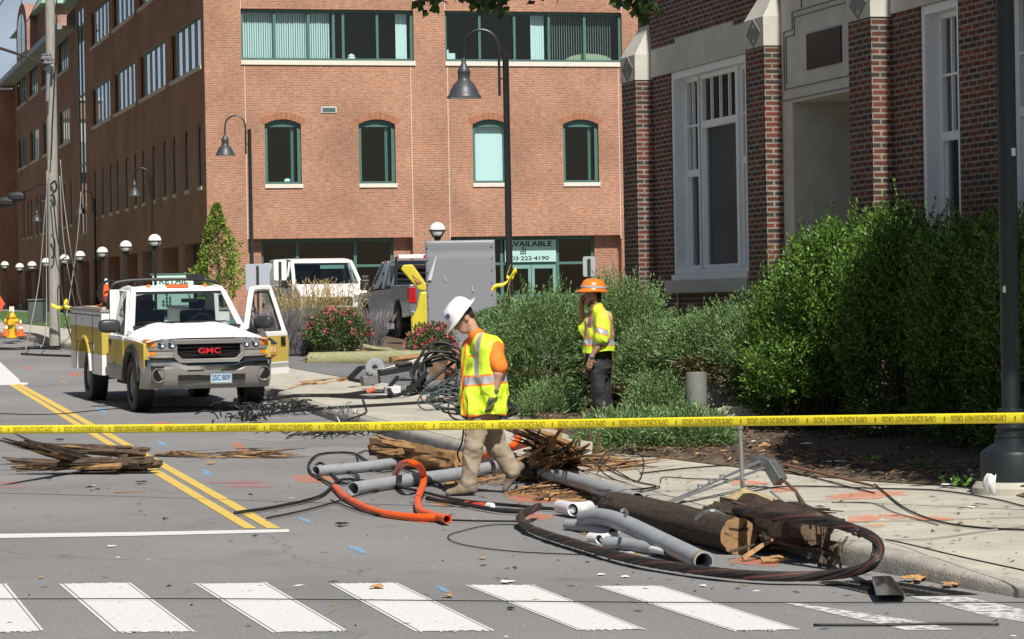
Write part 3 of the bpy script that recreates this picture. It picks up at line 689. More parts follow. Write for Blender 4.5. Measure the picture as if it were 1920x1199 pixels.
for g0, g1 in sg:
    mb.box((.9, g0, .9), (1.0, g1, 4.15))
    for k in range(4): mb.box((.82, g0 + (g1 - g0) * k / 3 - .06, .9), (.895, g0 + (g1 - g0) * k / 3 + .06, 4.15))
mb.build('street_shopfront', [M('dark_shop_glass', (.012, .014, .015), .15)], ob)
# RETAIL SPACE board in the corner shopfront window
# ---------------------------------------------------------------- brick hall on the right
HO = Vector((3.27, 35, 0))
def hH(px, py, d=0):
    p = hit(px, py, HO + ux_ * d, ux_) - HO; return (p.dot(uy_), p.z)
hb = empty('brick_hall', HO, th, 'dark red brick hall with limestone capped piers and tall white windows on the right', 'building')
WP = .26
PH = lambda u, z, d: (WP + d, u, z)
zw = (hH(1262, 516, WP)[1], 4.93)
w1 = (1.40, hH(1259, 300, WP)[0]); w2 = (hH(1799, 200, WP)[0], hH(1727, 200, WP)[0]); w3 = (-8.6, hH(1869, 200, WP)[0])
P1, P2, P3 = (5.35, 6.03), (0, .69), (-3.5, -2.81)
mb = MB()
wall(mb, -12, 6.0, 0, 9.5, [w1 + zw + (.34,), w2 + zw + (.34,), w3 + zw + (.34,), (-2.82, -.005, 0, 5.9, .02)], PH)
for a, b in (P1, P2, P3, (-12.4, -11.7)): mb.box((0, a, 0), (WP - .001, b, 4.9))
mb.face([(WP, 6.0, 0), (14, 6.0, 0), (14, 6.0, 9.5), (WP, 6.0, 9.5)]); mb.face([(WP, -12, 0), (14, -12, 0), (14, -12, 9.5), (WP, -12, 9.5)])
mb.build('wall', m_hbrick, hb, recalc=False)
mb = MB(); mb.face([(WP, -12, 9.5), (14, -12, 9.5), (14, 6, 9.5), (WP, 6, 9.5)]); mb.build('roof', M('flat_roof', (.12, .12, .12), .9), hb)
for a, b in (P1, P2, P3):
    mb = MB(); e = .012
    mb.box((-e, a - e, 4.9), (WP - .002, b + e, 5.27))
    mb.mesh([(-e, a - e, 5.27), (WP - .002, a - e, 5.27), (WP - .002, b + e, 5.27), (-e, b + e, 5.27), (WP - .004, a + .1, 5.72), (WP - .004, b - .1, 5.72)],
            [(0, 3, 5, 4), (0, 4, 1), (3, 2, 5), (1, 4, 5, 2)])
    cp = mb.build('pier_cap', m_lime, hb)
    mb = MB(); c = (a + b) / 2; x = -e - .004
    for dz, r in ((0, .25), (0, .20)):
        q = [(x, c, 5.085 + r * .72), (x, c + r, 5.085), (x, c, 5.085 - r * .72), (x, c - r, 5.085)]
        for p1, p2 in zip(q, q[1:] + q[:1]): mb.bar(p1, p2, .012, .008)
    for k in range(3):
        mb.tube([(x, c - .1 + .1 * k + .035 * math.cos(t * 2 * PI / 10), 5.08 + .07 * math.sin(t * 2 * PI / 10)) for t in range(10)], .008, 5, closed=True)
        mb.bar((x, c - .14 + .1 * k, 5.0), (x, c - .06 + .1 * k, 5.16), .01, .008)
    mb.build('carved_diamond', M('carved_stone', (.27, .26, .24), .9), cp)
# stepped limestone bands over the window bays
for a, b in ((P2[1] + .02, P1[0] - .02), (-12, P3[0] - .02)):
    L = b - a; e = WP - .03; mb = MB()
    for s0, s1, zt in ((0, .24, 5.33), (.24, .76, 5.40), (.76, 1, 5.33)): mb.box((e, a + L * s0 + .003, 4.93), (WP + .2, a + L * s1 - .003, zt))
    mb.build('stone_band', m_lime, hb)
def sashwindow(u0, u1, parts, z0, z1, sill=True):
    """deep white casing, then sashes given as (from, to, meeting rail z, upper columns, upper rows)"""
    mb = MB(); P = PH; d = .34
    pbox(mb, P, u0, u0 + .09, z0, z1, .02, d); pbox(mb, P, u1 - .09, u1, z0, z1, .02, d); pbox(mb, P, u0 + .09, u1 - .09, z1 - .10, z1, .02, d); pbox(mb, P, u0 + .09, u1 - .09, z0, z0 + .06, .02, d)
    cas = mb.build('window', m_wfr, hb)
    mb = MB()
    for i, (a, b, zm, nc, nr) in enumerate(parts):
        f = .05
        for (q0, q1, r0, r1, dd) in ((a, a + f, z0 + .06, z1 - .1, .20), (b - f, b, z0 + .06, z1 - .1, .20), (a + f, b - f, z1 - .10 - f, z1 - .1, .20), (a + f, b - f, zm - .05, zm + .05, .19), (a + f, b - f, z0 + .06, z0 + .13, .22)):
            pbox(mb, P, q0, q1, r0, r1, dd, dd + .07)
        for k in range(1, nc): u = a + f + (b - a - 2 * f) * k / nc; pbox(mb, P, u - .014, u + .014, zm + .05, z1 - .1 - f, .205, .245)
        for k in range(1, nr): z = zm + (z1 - .1 - zm) * k / nr; pbox(mb, P, a + f, b - f, z - .014, z + .014, .204, .246)
        if i: pbox(mb, P, a - .10, a, z0 + .06, z1 - .1, .15, .30)
        pbox(mb, P, a + f, a + f + .03, z0 + .13, zm - .05, .24, .28); pbox(mb, P, b - f - .03, b - f, z0 + .13, zm - .05, .24, .28)
    mb.build('sash', m_wfr, cas)
    pane(cas, P, u0 + .09, u1 - .09, z0 + .06, z1 - .1, .255, m_gl2)
    mb = MB(); pbox(mb, P, u0 - .15, u1 + .15, z0 - .26, z0 - .08, -.09, .3); mb.build('stone_sill', m_lime, cas)
    mb = MB(); pbox(mb, P, u0, u1, z0 - .08, z0, -.03, .34); mb.build('sill', m_wfr, cas)
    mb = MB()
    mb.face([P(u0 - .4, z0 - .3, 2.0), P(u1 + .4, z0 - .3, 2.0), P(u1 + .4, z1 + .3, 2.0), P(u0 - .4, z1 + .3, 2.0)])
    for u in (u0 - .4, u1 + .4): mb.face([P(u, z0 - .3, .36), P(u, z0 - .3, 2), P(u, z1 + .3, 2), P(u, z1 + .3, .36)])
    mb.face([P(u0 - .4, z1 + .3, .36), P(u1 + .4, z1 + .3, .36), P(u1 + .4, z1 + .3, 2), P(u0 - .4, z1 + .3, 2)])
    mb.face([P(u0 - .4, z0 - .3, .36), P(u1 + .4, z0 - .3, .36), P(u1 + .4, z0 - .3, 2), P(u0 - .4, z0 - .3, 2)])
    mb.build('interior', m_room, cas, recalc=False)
    return cas
zm1 = hH(1350, 228, WP + .2)[1]
a0, b0 = hH(1314, 300, WP + .2)[0], hH(1387, 300, WP + .2)[0]
c1 = sashwindow(*w1, [(a0 + .06, w1[1] - .09, hH(1290, 327, WP + .2)[1], 2, 2), (b0, a0 - .04, zm1, 4, 1), (w1[0] + .09, b0 - .1, hH(1400, 300, WP + .2)[1], 2, 2)], *zw)
slb = MB(); slb.face([PH(a0 - .03, zw[0], .30), PH(b0 + .03, zw[0], .30), PH(b0 + .03, zm1 - .05, .30), PH(a0 - .03, zm1 - .05, .30)]); slb.build('shade', M('grey_shade', (.11, .12, .13), .6, 0, .25, 1.5), c1, recalc=False)
sashwindow(*w2, [(w2[0] + .09, w2[1] - .09, hH(1770, 257, WP + .2)[1], 3, 2)], *zw)
sashwindow(*w3, [(w3[0] + .09, w3[1] - .09, 3.6, 3, 2)], *zw)
# limestone entrance between the two nearer piers
mb = MB(); e = .02
dz = hH(1492, 192, WP - .02)[1]; dl = hH(1489, 300, WP - .02)[0]
D = lambda u, z, d: (WP - .03 + d, u, z)
wall(mb, -2.80, -.01, 0, 5.86, [(-2.55, dl, 0, dz, .95)], D)
mb.build('entrance_surround', m_lime, hb, recalc=False)
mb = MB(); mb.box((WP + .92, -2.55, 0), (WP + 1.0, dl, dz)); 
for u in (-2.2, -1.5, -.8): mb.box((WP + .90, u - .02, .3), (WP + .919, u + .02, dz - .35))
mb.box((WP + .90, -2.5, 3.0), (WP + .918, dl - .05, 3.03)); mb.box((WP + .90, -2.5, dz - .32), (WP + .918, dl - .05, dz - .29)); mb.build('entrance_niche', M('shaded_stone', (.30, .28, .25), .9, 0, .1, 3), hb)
q0 = hH(1513, 132, WP - .05); q1 = hH(1575.5, 51, WP - .05); q00 = hH(1513, 65, WP - .05); q11 = hH(1575, 120, WP - .05)
mb = MB(); mb.prism([(q0[0], q0[1]), (q1[0], q0[1]), (q1[0], q00[1]), (q0[0], q00[1])], WP - .055, WP - .031, 0); pl = mb.build('bronze_plaque', M('dark_bronze', (.045, .032, .03), .5, .4, .4, 14, .5, 40), hb)
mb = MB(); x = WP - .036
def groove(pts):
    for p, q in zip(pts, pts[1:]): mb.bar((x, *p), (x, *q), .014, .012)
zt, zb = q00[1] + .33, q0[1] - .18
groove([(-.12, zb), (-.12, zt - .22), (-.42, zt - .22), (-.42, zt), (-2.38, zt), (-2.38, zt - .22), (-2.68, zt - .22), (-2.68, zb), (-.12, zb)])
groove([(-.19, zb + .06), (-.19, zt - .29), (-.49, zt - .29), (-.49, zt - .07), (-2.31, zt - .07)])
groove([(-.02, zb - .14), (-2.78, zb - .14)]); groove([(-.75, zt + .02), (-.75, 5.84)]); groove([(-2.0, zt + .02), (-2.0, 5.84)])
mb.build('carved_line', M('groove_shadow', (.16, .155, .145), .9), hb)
mb = MB(); a = hH(1244, 548); mb.box((-.06 + WP, a[0], a[1] - .02), (WP, a[0] + .1, a[1] + .06)); mb.tube([(WP - .03, a[0] + .04, a[1]), (WP - .03, a[0] + .04, .3)], .012, 6); mb.build('electrical_conduit', m_steel, hb)
# ---------------------------------------------------------------- far buildings at the end of the street
tb = empty('brick_townhouse', at(20, 600, 197) * 1, 0, 'far red brick house with slate roof at the left edge beyond the office block', 'house')
mb = MB(); x1 = .5; mb.box((-14, 0, -6), (x1, 20, 10.6)); mb.build('wall', m_tbrick, tb)
mb = MB(); mb.mesh([(-15, -.6, 10.6), (x1 + .4, -.6, 10.6), (x1 + .4, 20, 10.6), (-15, 20, 10.6), (-10, 8, 13.6), (x1 + .4, 8, 13.6)], [(0, 1, 5, 4), (1, 2, 5), (2, 3, 4, 5), (3, 0, 4)]); mb.build('roof', M('slate_roof', (.20, .20, .195), .8, 0, .25, 4), tb)
mb = MB(); mb.tube([(-3.2 + 3.0 * math.cos(PI * k / 12), -.12, 7.2 + 2.9 * math.sin(PI * k / 12)) for k in range(13)], .35, 6); mb.build('arched_coping', M('terracotta', (.50, .19, .08), .8), tb)
for z in (1.0, 4.6):
    mb = MB(); mb.box((-2.9, -.06, z), (-1.0, .02, z + 2.4)); w_ = mb.build('window', m_wfr, tb)
    mb = MB(); mb.box((-2.8, -.09, z + .1), (-2.0, -.062, z + 2.3)); mb.box((-1.9, -.09, z + .1), (-1.1, -.062, z + 2.3)); mb.build('pane', m_glr, w_)
pb = empty('pale_warehouse', at(8, 600, 250), 0, 'pale rendered block with a brick top at the far left under the sky', 'building')
mb = MB(); mb.box((-20, 0, -6), (.65, 20, 18.6)); mb.build('wall', M('pale_render', (.55, .53, .49), .8), pb)
mb = MB(); mb.box((-20, -.3, 18.6), (.95, 20, 20.3)); mb.build('brick_parapet', m_tbrick, pb)
mb = MB(); mb.box((-20, -.5, 20.3), (1.1, 20, 20.6)); mb.build('coping', m_sill, pb)
# unseen block added across the street to darken the office building's street side
ab = empty('unseen_shade_block', (-20.5, 20, 0), math.radians(14.5), 'unseen dark brick block added past the left edge to keep sky light off the office side', 'building')
mb = MB(); wall(mb, 44, 175, 0, 46, [(46 + 5 * i, 48.6 + 5 * i, 1.5 + 4 * j, 3.9 + 4 * j, .2) for i in range(25) for j in range(7)], lambda u, z, d: (-d, u, z)); mb.box((-18, 44, 0), (-.6, 175, 46.01)); mb.build('wall', brickmat('block_brick', (.20, .085, .06), (.15, .065, .045), (.3, .26, .22)), ab, recalc=False)
mb = MB()
for i in range(25):
    for j in range(7): mb.face([(-.2, 46 + 5 * i, 1.5 + 4 * j), (-.2, 48.6 + 5 * i, 1.5 + 4 * j), (-.2, 48.6 + 5 * i, 3.9 + 4 * j), (-.2, 46 + 5 * i, 3.9 + 4 * j)])
mb.build('pane', M('dark_pane', (.02, .022, .025), .1), ab, recalc=False)
# ================================================================ utility truck
def livery(name, zlo, zhi, base=(.80, .80, .79), yel=(.50, .385, .075), rough=.25, low=0):
    mt = M(name, base, .45, spec=.3); N = mt.node_tree.nodes; L = mt.node_tree.links; b = N['Principled BSDF']
    tc = N.new('ShaderNodeTexCoord'); s = N.new('ShaderNodeSeparateXYZ'); L.new(tc.outputs['Object'], s.inputs[0])
    a = N.new('ShaderNodeMath'); a.operation = 'GREATER_THAN'; a.inputs[1].default_value = zlo; L.new(s.outputs[2], a.inputs[0])
    c = N.new('ShaderNodeMath'); c.operation = 'LESS_THAN'; c.inputs[1].default_value = zhi; L.new(s.outputs[2], c.inputs[0])
    m_ = N.new('ShaderNodeMath'); m_.operation = 'MULTIPLY'; L.new(a.outputs[0], m_.inputs[0]); L.new(c.outputs[0], m_.inputs[1])
    # road dirt towards the sills, a film with its own ragged edge
    nz = N.new('ShaderNodeTexNoise'); nz.inputs['Scale'].default_value = 6; nz.inputs['Detail'].default_value = 6; L.new(tc.outputs['Object'], nz.inputs[0])
    mr = N.new('ShaderNodeMapRange'); mr.inputs[1].default_value = .95; mr.inputs[2].default_value = .35; mr.inputs[3].default_value = 0; mr.inputs[4].default_value = .26; L.new(s.outputs[2], mr.inputs[0])
    mm = N.new('ShaderNodeMath'); mm.operation = 'MULTIPLY'; L.new(mr.outputs[0], mm.inputs[0]); L.new(nz.outputs[0], mm.inputs[1])
    mx = N.new('ShaderNodeMix'); mx.data_type = 'RGBA'; mx.inputs[6].default_value = tuple(base) + (1,); mx.inputs[7].default_value = tuple(yel) + (1,); L.new(m_.outputs[0], mx.inputs[0])
    lw = N.new('ShaderNodeMath'); lw.operation = 'LESS_THAN'; lw.inputs[1].default_value = low; L.new(s.outputs[2], lw.inputs[0])
    ml = N.new('ShaderNodeMix'); ml.data_type = 'RGBA'; ml.inputs[7].default_value = (.36, .355, .34, 1); L.new(lw.outputs[0], ml.inputs[0]); L.new(mx.outputs[2], ml.inputs[6])
    m2 = N.new('ShaderNodeMix'); m2.data_type = 'RGBA'; m2.inputs[7].default_value = (.22, .20, .17, 1); L.new(mm.outputs[0], m2.inputs[0]); L.new(ml.outputs[2], m2.inputs[6]); L.new(m2.outputs[2], b.inputs['Base Color'])
    return mt
m_cabp = livery('cab_paint', .62, 1.015, low=.60)
m_srvp = livery('service_paint', .75, 1.16)
m_wht = M('white_paint', (.80, .80, .79), .4, spec=.35)
m_gry = M('grey_trim', (.19, .187, .175), .4, .1)
m_chr = M('chrome', (.75, .76, .78), .08, 1)
m_blk = M('black_plastic', (.016, .016, .018), .5)
m_blkg = M('gloss_black', (.012, .012, .013), .2)
m_amb = M('amber_lens', (.75, .20, .02), .15, coat=.8)
m_red = M('red_emblem', (.55, .02, .03), .3)
m_lens = M('lamp_lens', (.40, .44, .46), .08, .5)
m_win = glassmat('car_glass', (.62, .72, .70), 1.5, .03)
m_seat = M('seat_cloth', (.03, .032, .035), .9)
def wheel(par, x, y, z, r, wdt, name='wheel', side=1):
    wl = bpy.data.objects.new(name, None); COL.objects.link(wl); wl.parent = par; wl.location = (x, y, z)
    T = Matrix.Rotation(PI / 2 * side, 4, 'Y'); mb = MB(); h = wdt / 2
    mb.lathe([(r * .60, -h * .8), (r * .62, -h), (r * .90, -h), (r * .985, -h * .78), (r, -h * .5), (r, h * .5), (r * .985, h * .78), (r * .90, h), (r * .62, h), (r * .60, h * .8)], 32, T=T)
    for k in range(32):      # tread lugs
        a = 2 * PI * (k + .5) / 32
        for s0, s1 in ((-.95, -.3), (.3, .95), (-.22, .22)):
            q = [T @ Vector((rr * math.cos(a + da), rr * math.sin(a + da), h * s)) for rr in (r * .98, r * 1.012) for da, s in ((-.055, s0), (.055, s0), (.055, s1), (-.055, s1))]
            mb.mesh(q, [(0, 1, 2, 3), (7, 6, 5, 4), (0, 4, 5, 1), (1, 5, 6, 2), (2, 6, 7, 3), (3, 7, 4, 0)])
    mb.build('tyre', m_rub, wl, True)
    mb = MB(); mb.lathe([(r * .61, -h * .7), (r * .61, h * .75), (r * .56, h * .8), (r * .52, h * .35), (r * .34, h * .30), (r * .28, h * .6), (r * .14, h * .75), (0, h * .75)], 24, T=T)
    for k in range(8):
        a = 2 * PI * k / 8; mb.lathe([(.018, 0), (.018, .02), (0, .02)], 6, T=T @ Matrix.Translation((r * .21 * math.cos(a), r * .21 * math.sin(a), h * .68)))
    mb.build('rim', M('painted_rim', (.30, .30, .30), .4, .6), wl, True)
    return wl
TY = math.radians(19.3); TS = (1.07, 1.11, 1.10)
tr = empty('utility_truck', (-5.09, 44.03, .050), TY, 'white and yellow utility truck with its door open, parked facing the camera', 'truck')
tr.scale = TS; tr.rotation_euler = (math.radians(1.15), 0, TY)
arcp = lambda cy, cz, r, a0=180, a1=0, n=12: [(cy + r * math.cos(math.radians(a0 + (a1 - a0) * k / n)), cz + r * math.sin(math.radians(a0 + (a1 - a0) * k / n))) for k in range(n + 1)]
# body: fenders, hood, cab shell
mb = MB()
for s in (-1, 1):
    x0, x1 = (.86, .955) if s > 0 else (-.955, -.86)
    mb.prism([(-.80, .60), (-.80, 1.00), (-.3, 1.035), (.62, 1.06), (.62, .40), (.47, .40)] + arcp(0, .42, .47, 0, 180)[1:-1] + [(-.47, .42), (-.72, .45)], x0, x1, 0)
def hood(u, v):
    x = (u * 2 - 1) * .915; y = -.87 + 1.49 * v; z0 = 1.075 + .06 * min(1, v / .12) ** .6 + .115 * v; ze = 1.02 + .05 * v
    e = abs(x / .915); dome = .018 * math.exp(-((abs(x) - .42) / .12) ** 2) * min(1, v * 6)
    return (x, y, ze + (z0 - ze) * (1 - e ** 5) - dome * 0 + dome)
mb.grid(hood, 32, 14)
mb.box((-.86, -.78, .55), (.86, .60, .98), 0)
bd = mb.build('body', m_cabp, tr, True, bevel=.012, sharp=40)
# roof and cab back and pillars
mb = MB()
def roof(u, v):
    x = (u * 2 - 1) * .69; y = 1.10 + .78 * v; e = abs(u * 2 - 1)
    return (x, y, 1.80 - .055 * e ** 4 - .05 * max(0, 1 - v / .16) ** 2 - .03 * max(0, (v - .85) / .15) ** 2)
mb.grid(roof, 20, 12)
mb.grid(lambda u, v: (roof(u, 0)[0] * (1 + .012 * v), 1.10 - .035 * v, roof(u, 0)[2] - .055 * v), 20, 1)
for s in (-1, 1):
    mb.tube([(s * .885, .50, 1.12), (s * .83, .62, 1.24), (s * .705, 1.06, 1.69), (s * .675, 1.2, 1.745)], [.05, .05, .045, .04], 8)
    mb.tube([(s * .68, 1.12, 1.745), (s * .685, 1.5, 1.765), (s * .69, 1.86, 1.74)], .04, 8)
    mb.prism([(1.74, 1.06), (1.90, 1.06), (1.90, 1.72), (1.80, 1.72)], s * .72, s * .80, 0)
mb.box((-.90, 1.86, .55), (.90, 1.92, 1.22)); mb.box((-.9, 1.86, 1.22), (-.62, 1.91, 1.74)); mb.box((.62, 1.86, 1.22), (.9 - .15, 1.91, 1.74)); mb.box((-.62, 1.86, 1.66), (.62, 1.91, 1.76))
mb.prism([(1.74, .42), (1.90, .42), (1.90, 1.08), (1.74, 1.08)], .84, .945, 0)
mb.build('cab', m_wht, tr, True, sharp=40)
mb = MB(); mb.mesh([(-.80, .60, 1.225), (.80, .60, 1.225), (.66, 1.07, 1.695), (-.66, 1.07, 1.695)], [(0, 1, 2, 3)]); mb.build('windscreen', m_win, tr, recalc=False)
mb = MB(); mb.mesh([(-.62, 1.885, 1.22), (.62, 1.885, 1.22), (.62, 1.885, 1.66), (-.62, 1.885, 1.66)], [(0, 1, 2, 3)]); mb.build('rear_window', m_win, tr, recalc=False)
mb = MB()
for a, b in ((((-.815, .585, 1.215), (-.672, 1.08, 1.71))), ((.815, .585, 1.215), (.672, 1.08, 1.71))): mb.bar(a, b, .035, .02)
mb.bar((-.66, 1.08, 1.70), (.66, 1.08, 1.70), .04, .03); mb.box((-.83, .50, 1.19), (.83, .60, 1.222))
mb.build('windscreen_seal', m_blk, tr)
for x0 in (-.72, .02):
    mb = MB(); mb.tube([(x0 + .55, .57, 1.24), (x0 + .3, .60, 1.275), (x0, .625, 1.265)], .008, 5); mb.bar((x0 - .02, .64, 1.262), (x0 + .62, .655, 1.268), .012, .02); mb.build('wiper', m_blk, tr)
# passenger door (image left) with glass, mirror, handle, rubbing strip
mb = MB(); mb.prism([(.63, .42), (1.73, .42), (1.73, 1.075), (.63, 1.075)], -.965, -.87, 0); dr = mb.build('door', m_cabp, tr, bevel=.012)
mb = MB(); mb.mesh([(-.90, .68, 1.08), (-.90, 1.72, 1.08), (-.76, 1.70, 1.72), (-.755, 1.14, 1.70)], [(0, 1, 2, 3)]); mb.build('side_window', m_win, dr, recalc=False)
mb = MB(); mb.tube([(-.905, .66, 1.08), (-.765, 1.13, 1.715), (-.765, 1.70, 1.735), (-.905, 1.73, 1.08)], .028, 6); mb.build('window_frame', m_wht, dr, True)
mb = MB(); mb.box((-.972, 1.50, .92), (-.96, 1.64, 1.0)); mb.tube([(-.975, 1.52, .975), (-.985, 1.58, .975), (-.975, 1.63, .975)], .012, 6); mb.build('handle', m_blk, dr)
mb = MB(); mb.box((-.985, .64, .60), (-.962, 1.72, .66)); mb.build('rubbing_strip', m_gry, dr, bevel=.006)
def mirror(par, x, y, z, s):
    mb = MB()
    def f(u, v):
        a = 2 * PI * u; b = PI * v - PI / 2; c = math.copysign(abs(math.cos(a)) ** .6, math.cos(a)); d = math.copysign(abs(math.sin(a)) ** .6, math.sin(a)); e = math.copysign(abs(math.sin(b)) ** .6, math.sin(b)); g = abs(math.cos(b)) ** .6
        return (x + .165 * c * g, y + .085 * d * g, z + .10 * e)
    mb.grid(f, 24, 12); mb.tube([(x - s * .1, y + .02, z - .05), (x - s * .22, y + .03, z - .10)], .03, 6)
    return mb.build('mirror', M('mirror_shell', (.035, .036, .038), .42), par, True, sharp=60)
mirror(dr, -1.13, .80, 1.22, -1)
# driver door swung open (image right)
dd = bpy.data.objects.new('door', None); COL.objects.link(dd); dd.parent = tr; dd.location = (.945, .66, 0); dd.rotation_euler = (0, 0, math.radians(-50)); dd['label'] = 'open door with a black pointed emblem'
mb = MB(); mb.prism([(.0, .50), (.06, .44), (1.10, .44), (1.13, .9), (1.08, 1.08), (.0, 1.08)], -.09, .02, 0); mb.build('panel', m_cabp, dd, bevel=.012)
lean = lambda z: -.09 - .16 * (z - 1.08) / .66
mb = MB(); fr = [(.04, 1.06), (.13, 1.22), (.40, 1.66), (.50, 1.73), (.86, 1.735), (.93, 1.68), (1.06, 1.07)]
mb.tube(smooth_path([(lean(z) + .05, y, z) for y, z in fr], 5), .045, 8); mb.build('window_frame', m_wht, dd, True)
mb = MB(); mb.tube(smooth_path([(lean(z) + .052, y, z) for y, z in ((.14, 1.10), (.19, 1.22), (.44, 1.62), (.53, 1.67), (.83, 1.675), (.88, 1.63), (.99, 1.10))], 5), .018, 6); mb.build('window_seal', m_blk, dd, True)
mirror(dd, .13, .30, 1.235, 1)
mb = MB(); mb.prism([(-.02, 1.06), (.30, 1.06), (.25, 1.18), (.05, 1.14)], -.06, .03, 0); mb.build('mirror_foot', m_blk, dd)
mb = MB(); mb.box((.018, .90, .86), (.034, 1.02, 1.0)); mb.tube([(.04, .96, .985), (.052, .96, .95), (.04, .96, .90)], .02, 6); mb.build('handle', m_blk, dd, bevel=.006)
mb = MB(); mb.box((.018, .02, .44), (.032, 1.1, .53)); mb.build('sill_trim', m_wht, dd)
mb = MB(); mb.face([(.024, .42, .89), (.024, .94 - .12, .89), (.024, .60, 1.0)], 0); mb.face([(.024, .50, .76), (.024, .80, .76), (.024, .80, .87), (.024, .50, .87)], 1); mb.face([(.024, .5, .735), (.024, .80, .735), (.024, .60, .66)], 2)
for k in range(3): mb.box((.0245, .55 + .08 * k, .775), (.0255, .59 + .08 * k, .855), 3)
mb.build('emblem', [M('emblem_black', (.05, .05, .06), .6), M('emblem_orange', (.62, .26, .06), .6), M('emblem_maroon', (.30, .05, .03), .6), M('emblem_cream', (.7, .55, .35), .6)], dd, recalc=False)
# front: surround, grille, lamps
mb = MB()
plan = lambda a, b: [(a, -.885), (.62, -.878), (.80, -.852), (.90, -.80), (.945, -.68), (.86, -.66), (.62, -.74), (a, -.76)]
for s in (-1, 1):
    P2d = lambda p: [(s * x, y) for x, y in p]
    mb.prism(P2d(plan(.47, 0)), .895, .945, 2); mb.prism(P2d(plan(.47, 0)), .795, .826, 2); mb.prism([(s * .53, -.895), (s * .47, -.88), (s * .47, -.76), (s * .53, -.76)], .80, 1.05, 2)
mb.prism([(-.53, 1.055), (.53, 1.055), (.53, .99), (.49, .985), (-.49, .985), (-.53, .99)], -.90, -.78, 1)
mb.prism([(-.53, .86), (-.49, .86), (-.40, .775), (.40, .775), (.49, .86), (.53, .86), (.53, .80), (.44, .72), (-.44, .72), (-.53, .80)], -.90, -.78, 1)
mb.build('front_surround', m_gry, tr, True, bevel=.008)
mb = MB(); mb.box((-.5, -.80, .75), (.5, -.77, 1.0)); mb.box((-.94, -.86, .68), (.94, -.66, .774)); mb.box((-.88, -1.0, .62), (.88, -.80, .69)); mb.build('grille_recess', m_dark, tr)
mb = MB()
for z in (.935, .875, .815): mb.tube([(-.47, -.845, z), (0, -.865, z), (.47, -.845, z)], .013, 6)
gr = mb.build('grille', m_blkg, tr, True)
mb = MB(); put_text(mb, 'GMC', (-.165, -.905, .852), (1, 0, 0), (0, 0, 1), .33, .075); mb.face([(-.175, -.899, .845), (.175, -.899, .845), (.175, -.899, .935), (-.175, -.899, .935)], 1) if 0 else None
lt = mb.build('lettering', m_red, gr, recalc=False); sol = lt.modifiers.new('thick', 'SOLIDIFY'); sol.thickness = .02; sol.offset = 0
mb = MB()
put_text(mb, 'GMC', (-.172, -.894, .846), (1, 0, 0), (0, 0, 1), .344, .087); mb.build('lettering_edge', m_chr, gr, recalc=False)
for s in (-1, 1):
    hl = MB(); P2d = lambda p: [(s * x, y) for x, y in p]
    hl.prism(P2d([(.475, -.878), (.62, -.87), (.78, -.848), (.84, -.82), (.80, -.72), (.475, -.76)]), .947, 1.062, 2, 0); h = hl.build('headlight', m_lens, tr, bevel=.01)
    hl = MB()
    for cx in (.555, .70): hl.lathe([(.0, -.02), (.035, -.012), (.056, .002), (.064, .008)], 18, T=Matrix.Translation((s * cx, -.892 + .016 * (cx > .6), 1.004)) @ Matrix.Rotation(PI / 2, 4, 'X'))
    hl.build('reflector', m_chr, h, True)
    hl = MB(); hl.prism(P2d([(.785, -.85), (.845, -.82), (.90, -.78), (.935, -.66), (.82, -.66)]), .95, 1.06, 2); hl.build('indicator', m_amb, h, bevel=.008)
    hl = MB(); hl.prism(P2d([(.49, -.872), (.62, -.865), (.78, -.842), (.78, -.76), (.49, -.76)]), .828, .892, 2, 0); f_ = hl.build('running_lamp', M('frosted_lens', (.24, .24, .215), .2), tr)
    hl = MB(); hl.prism(P2d([(.785, -.845), (.845, -.815), (.90, -.77), (.92, -.68), (.82, -.66)]), .83, .89, 2); hl.build('indicator', m_amb, f_)
# bumper
def zt(x): 
    a = abs(x); t = min(1, max(0, (a - .34) / .22)); t = t * t * (3 - 2 * t); return .695 + .055 * t
def yf(x): return -1.03 + .06 * (x / .98) ** 2 + .30 * max(0, (abs(x) - .82) / .16) ** 2
mb = MB(); n = 48; pr = []
for i in range(n + 1):
    x = -.985 + 1.97 * i / n; y = yf(x); z = zt(x)
    pr.append([(x, y + .14, z), (x, y + .02, z), (x, y, z - .015), (x, y, z - .085), (x, y - .02, z - .095), (x, y - .022, z - .12), (x, y - .005, .50), (x, y + .02, .42), (x, y + .08, .355), (x, y + .2, .35)])
q = len(pr[0]); mis = []
fs = []
for i in range(n):
    for k in range(q - 1): fs.append((i * q + k, i * q + k + 1, (i + 1) * q + k + 1, (i + 1) * q + k)); mis.append(0 if k < 4 else 1)
mb.mesh([p for r in pr for p in r], fs, mis)
bp_ = mb.build('bumper', [m_chr, M('bumper_paint', (.25, .24, .225), .35, .2, coat=.3)], tr, True, sharp=30)
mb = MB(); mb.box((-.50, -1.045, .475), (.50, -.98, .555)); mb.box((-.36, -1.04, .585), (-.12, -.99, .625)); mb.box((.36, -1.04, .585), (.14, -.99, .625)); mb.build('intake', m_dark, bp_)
for s in (-1, 1):
    mb = MB(); T = Matrix.Translation((s * .785, yf(.785) - .03, .555)) @ Matrix.Rotation(PI / 2, 4, 'X') @ Matrix.Rotation(s * -.12, 4, 'Y')
    mb.lathe([(.105, -.03), (.10, .012), (.088, .008), (.08, -.012), (.0, -.012)], 24, T=T, mis=[0, 0, 1, 1]); mb.build('fog_lamp', [m_gry, m_blkg], bp_, True)
pl_ = MB(); pl_.box((-.03, -1.075, .43), (.285, -1.058, .59)); pt = pl_.build('number_plate', M('plate_blue', (.36, .50, .62), .4), tr)
mb = MB()
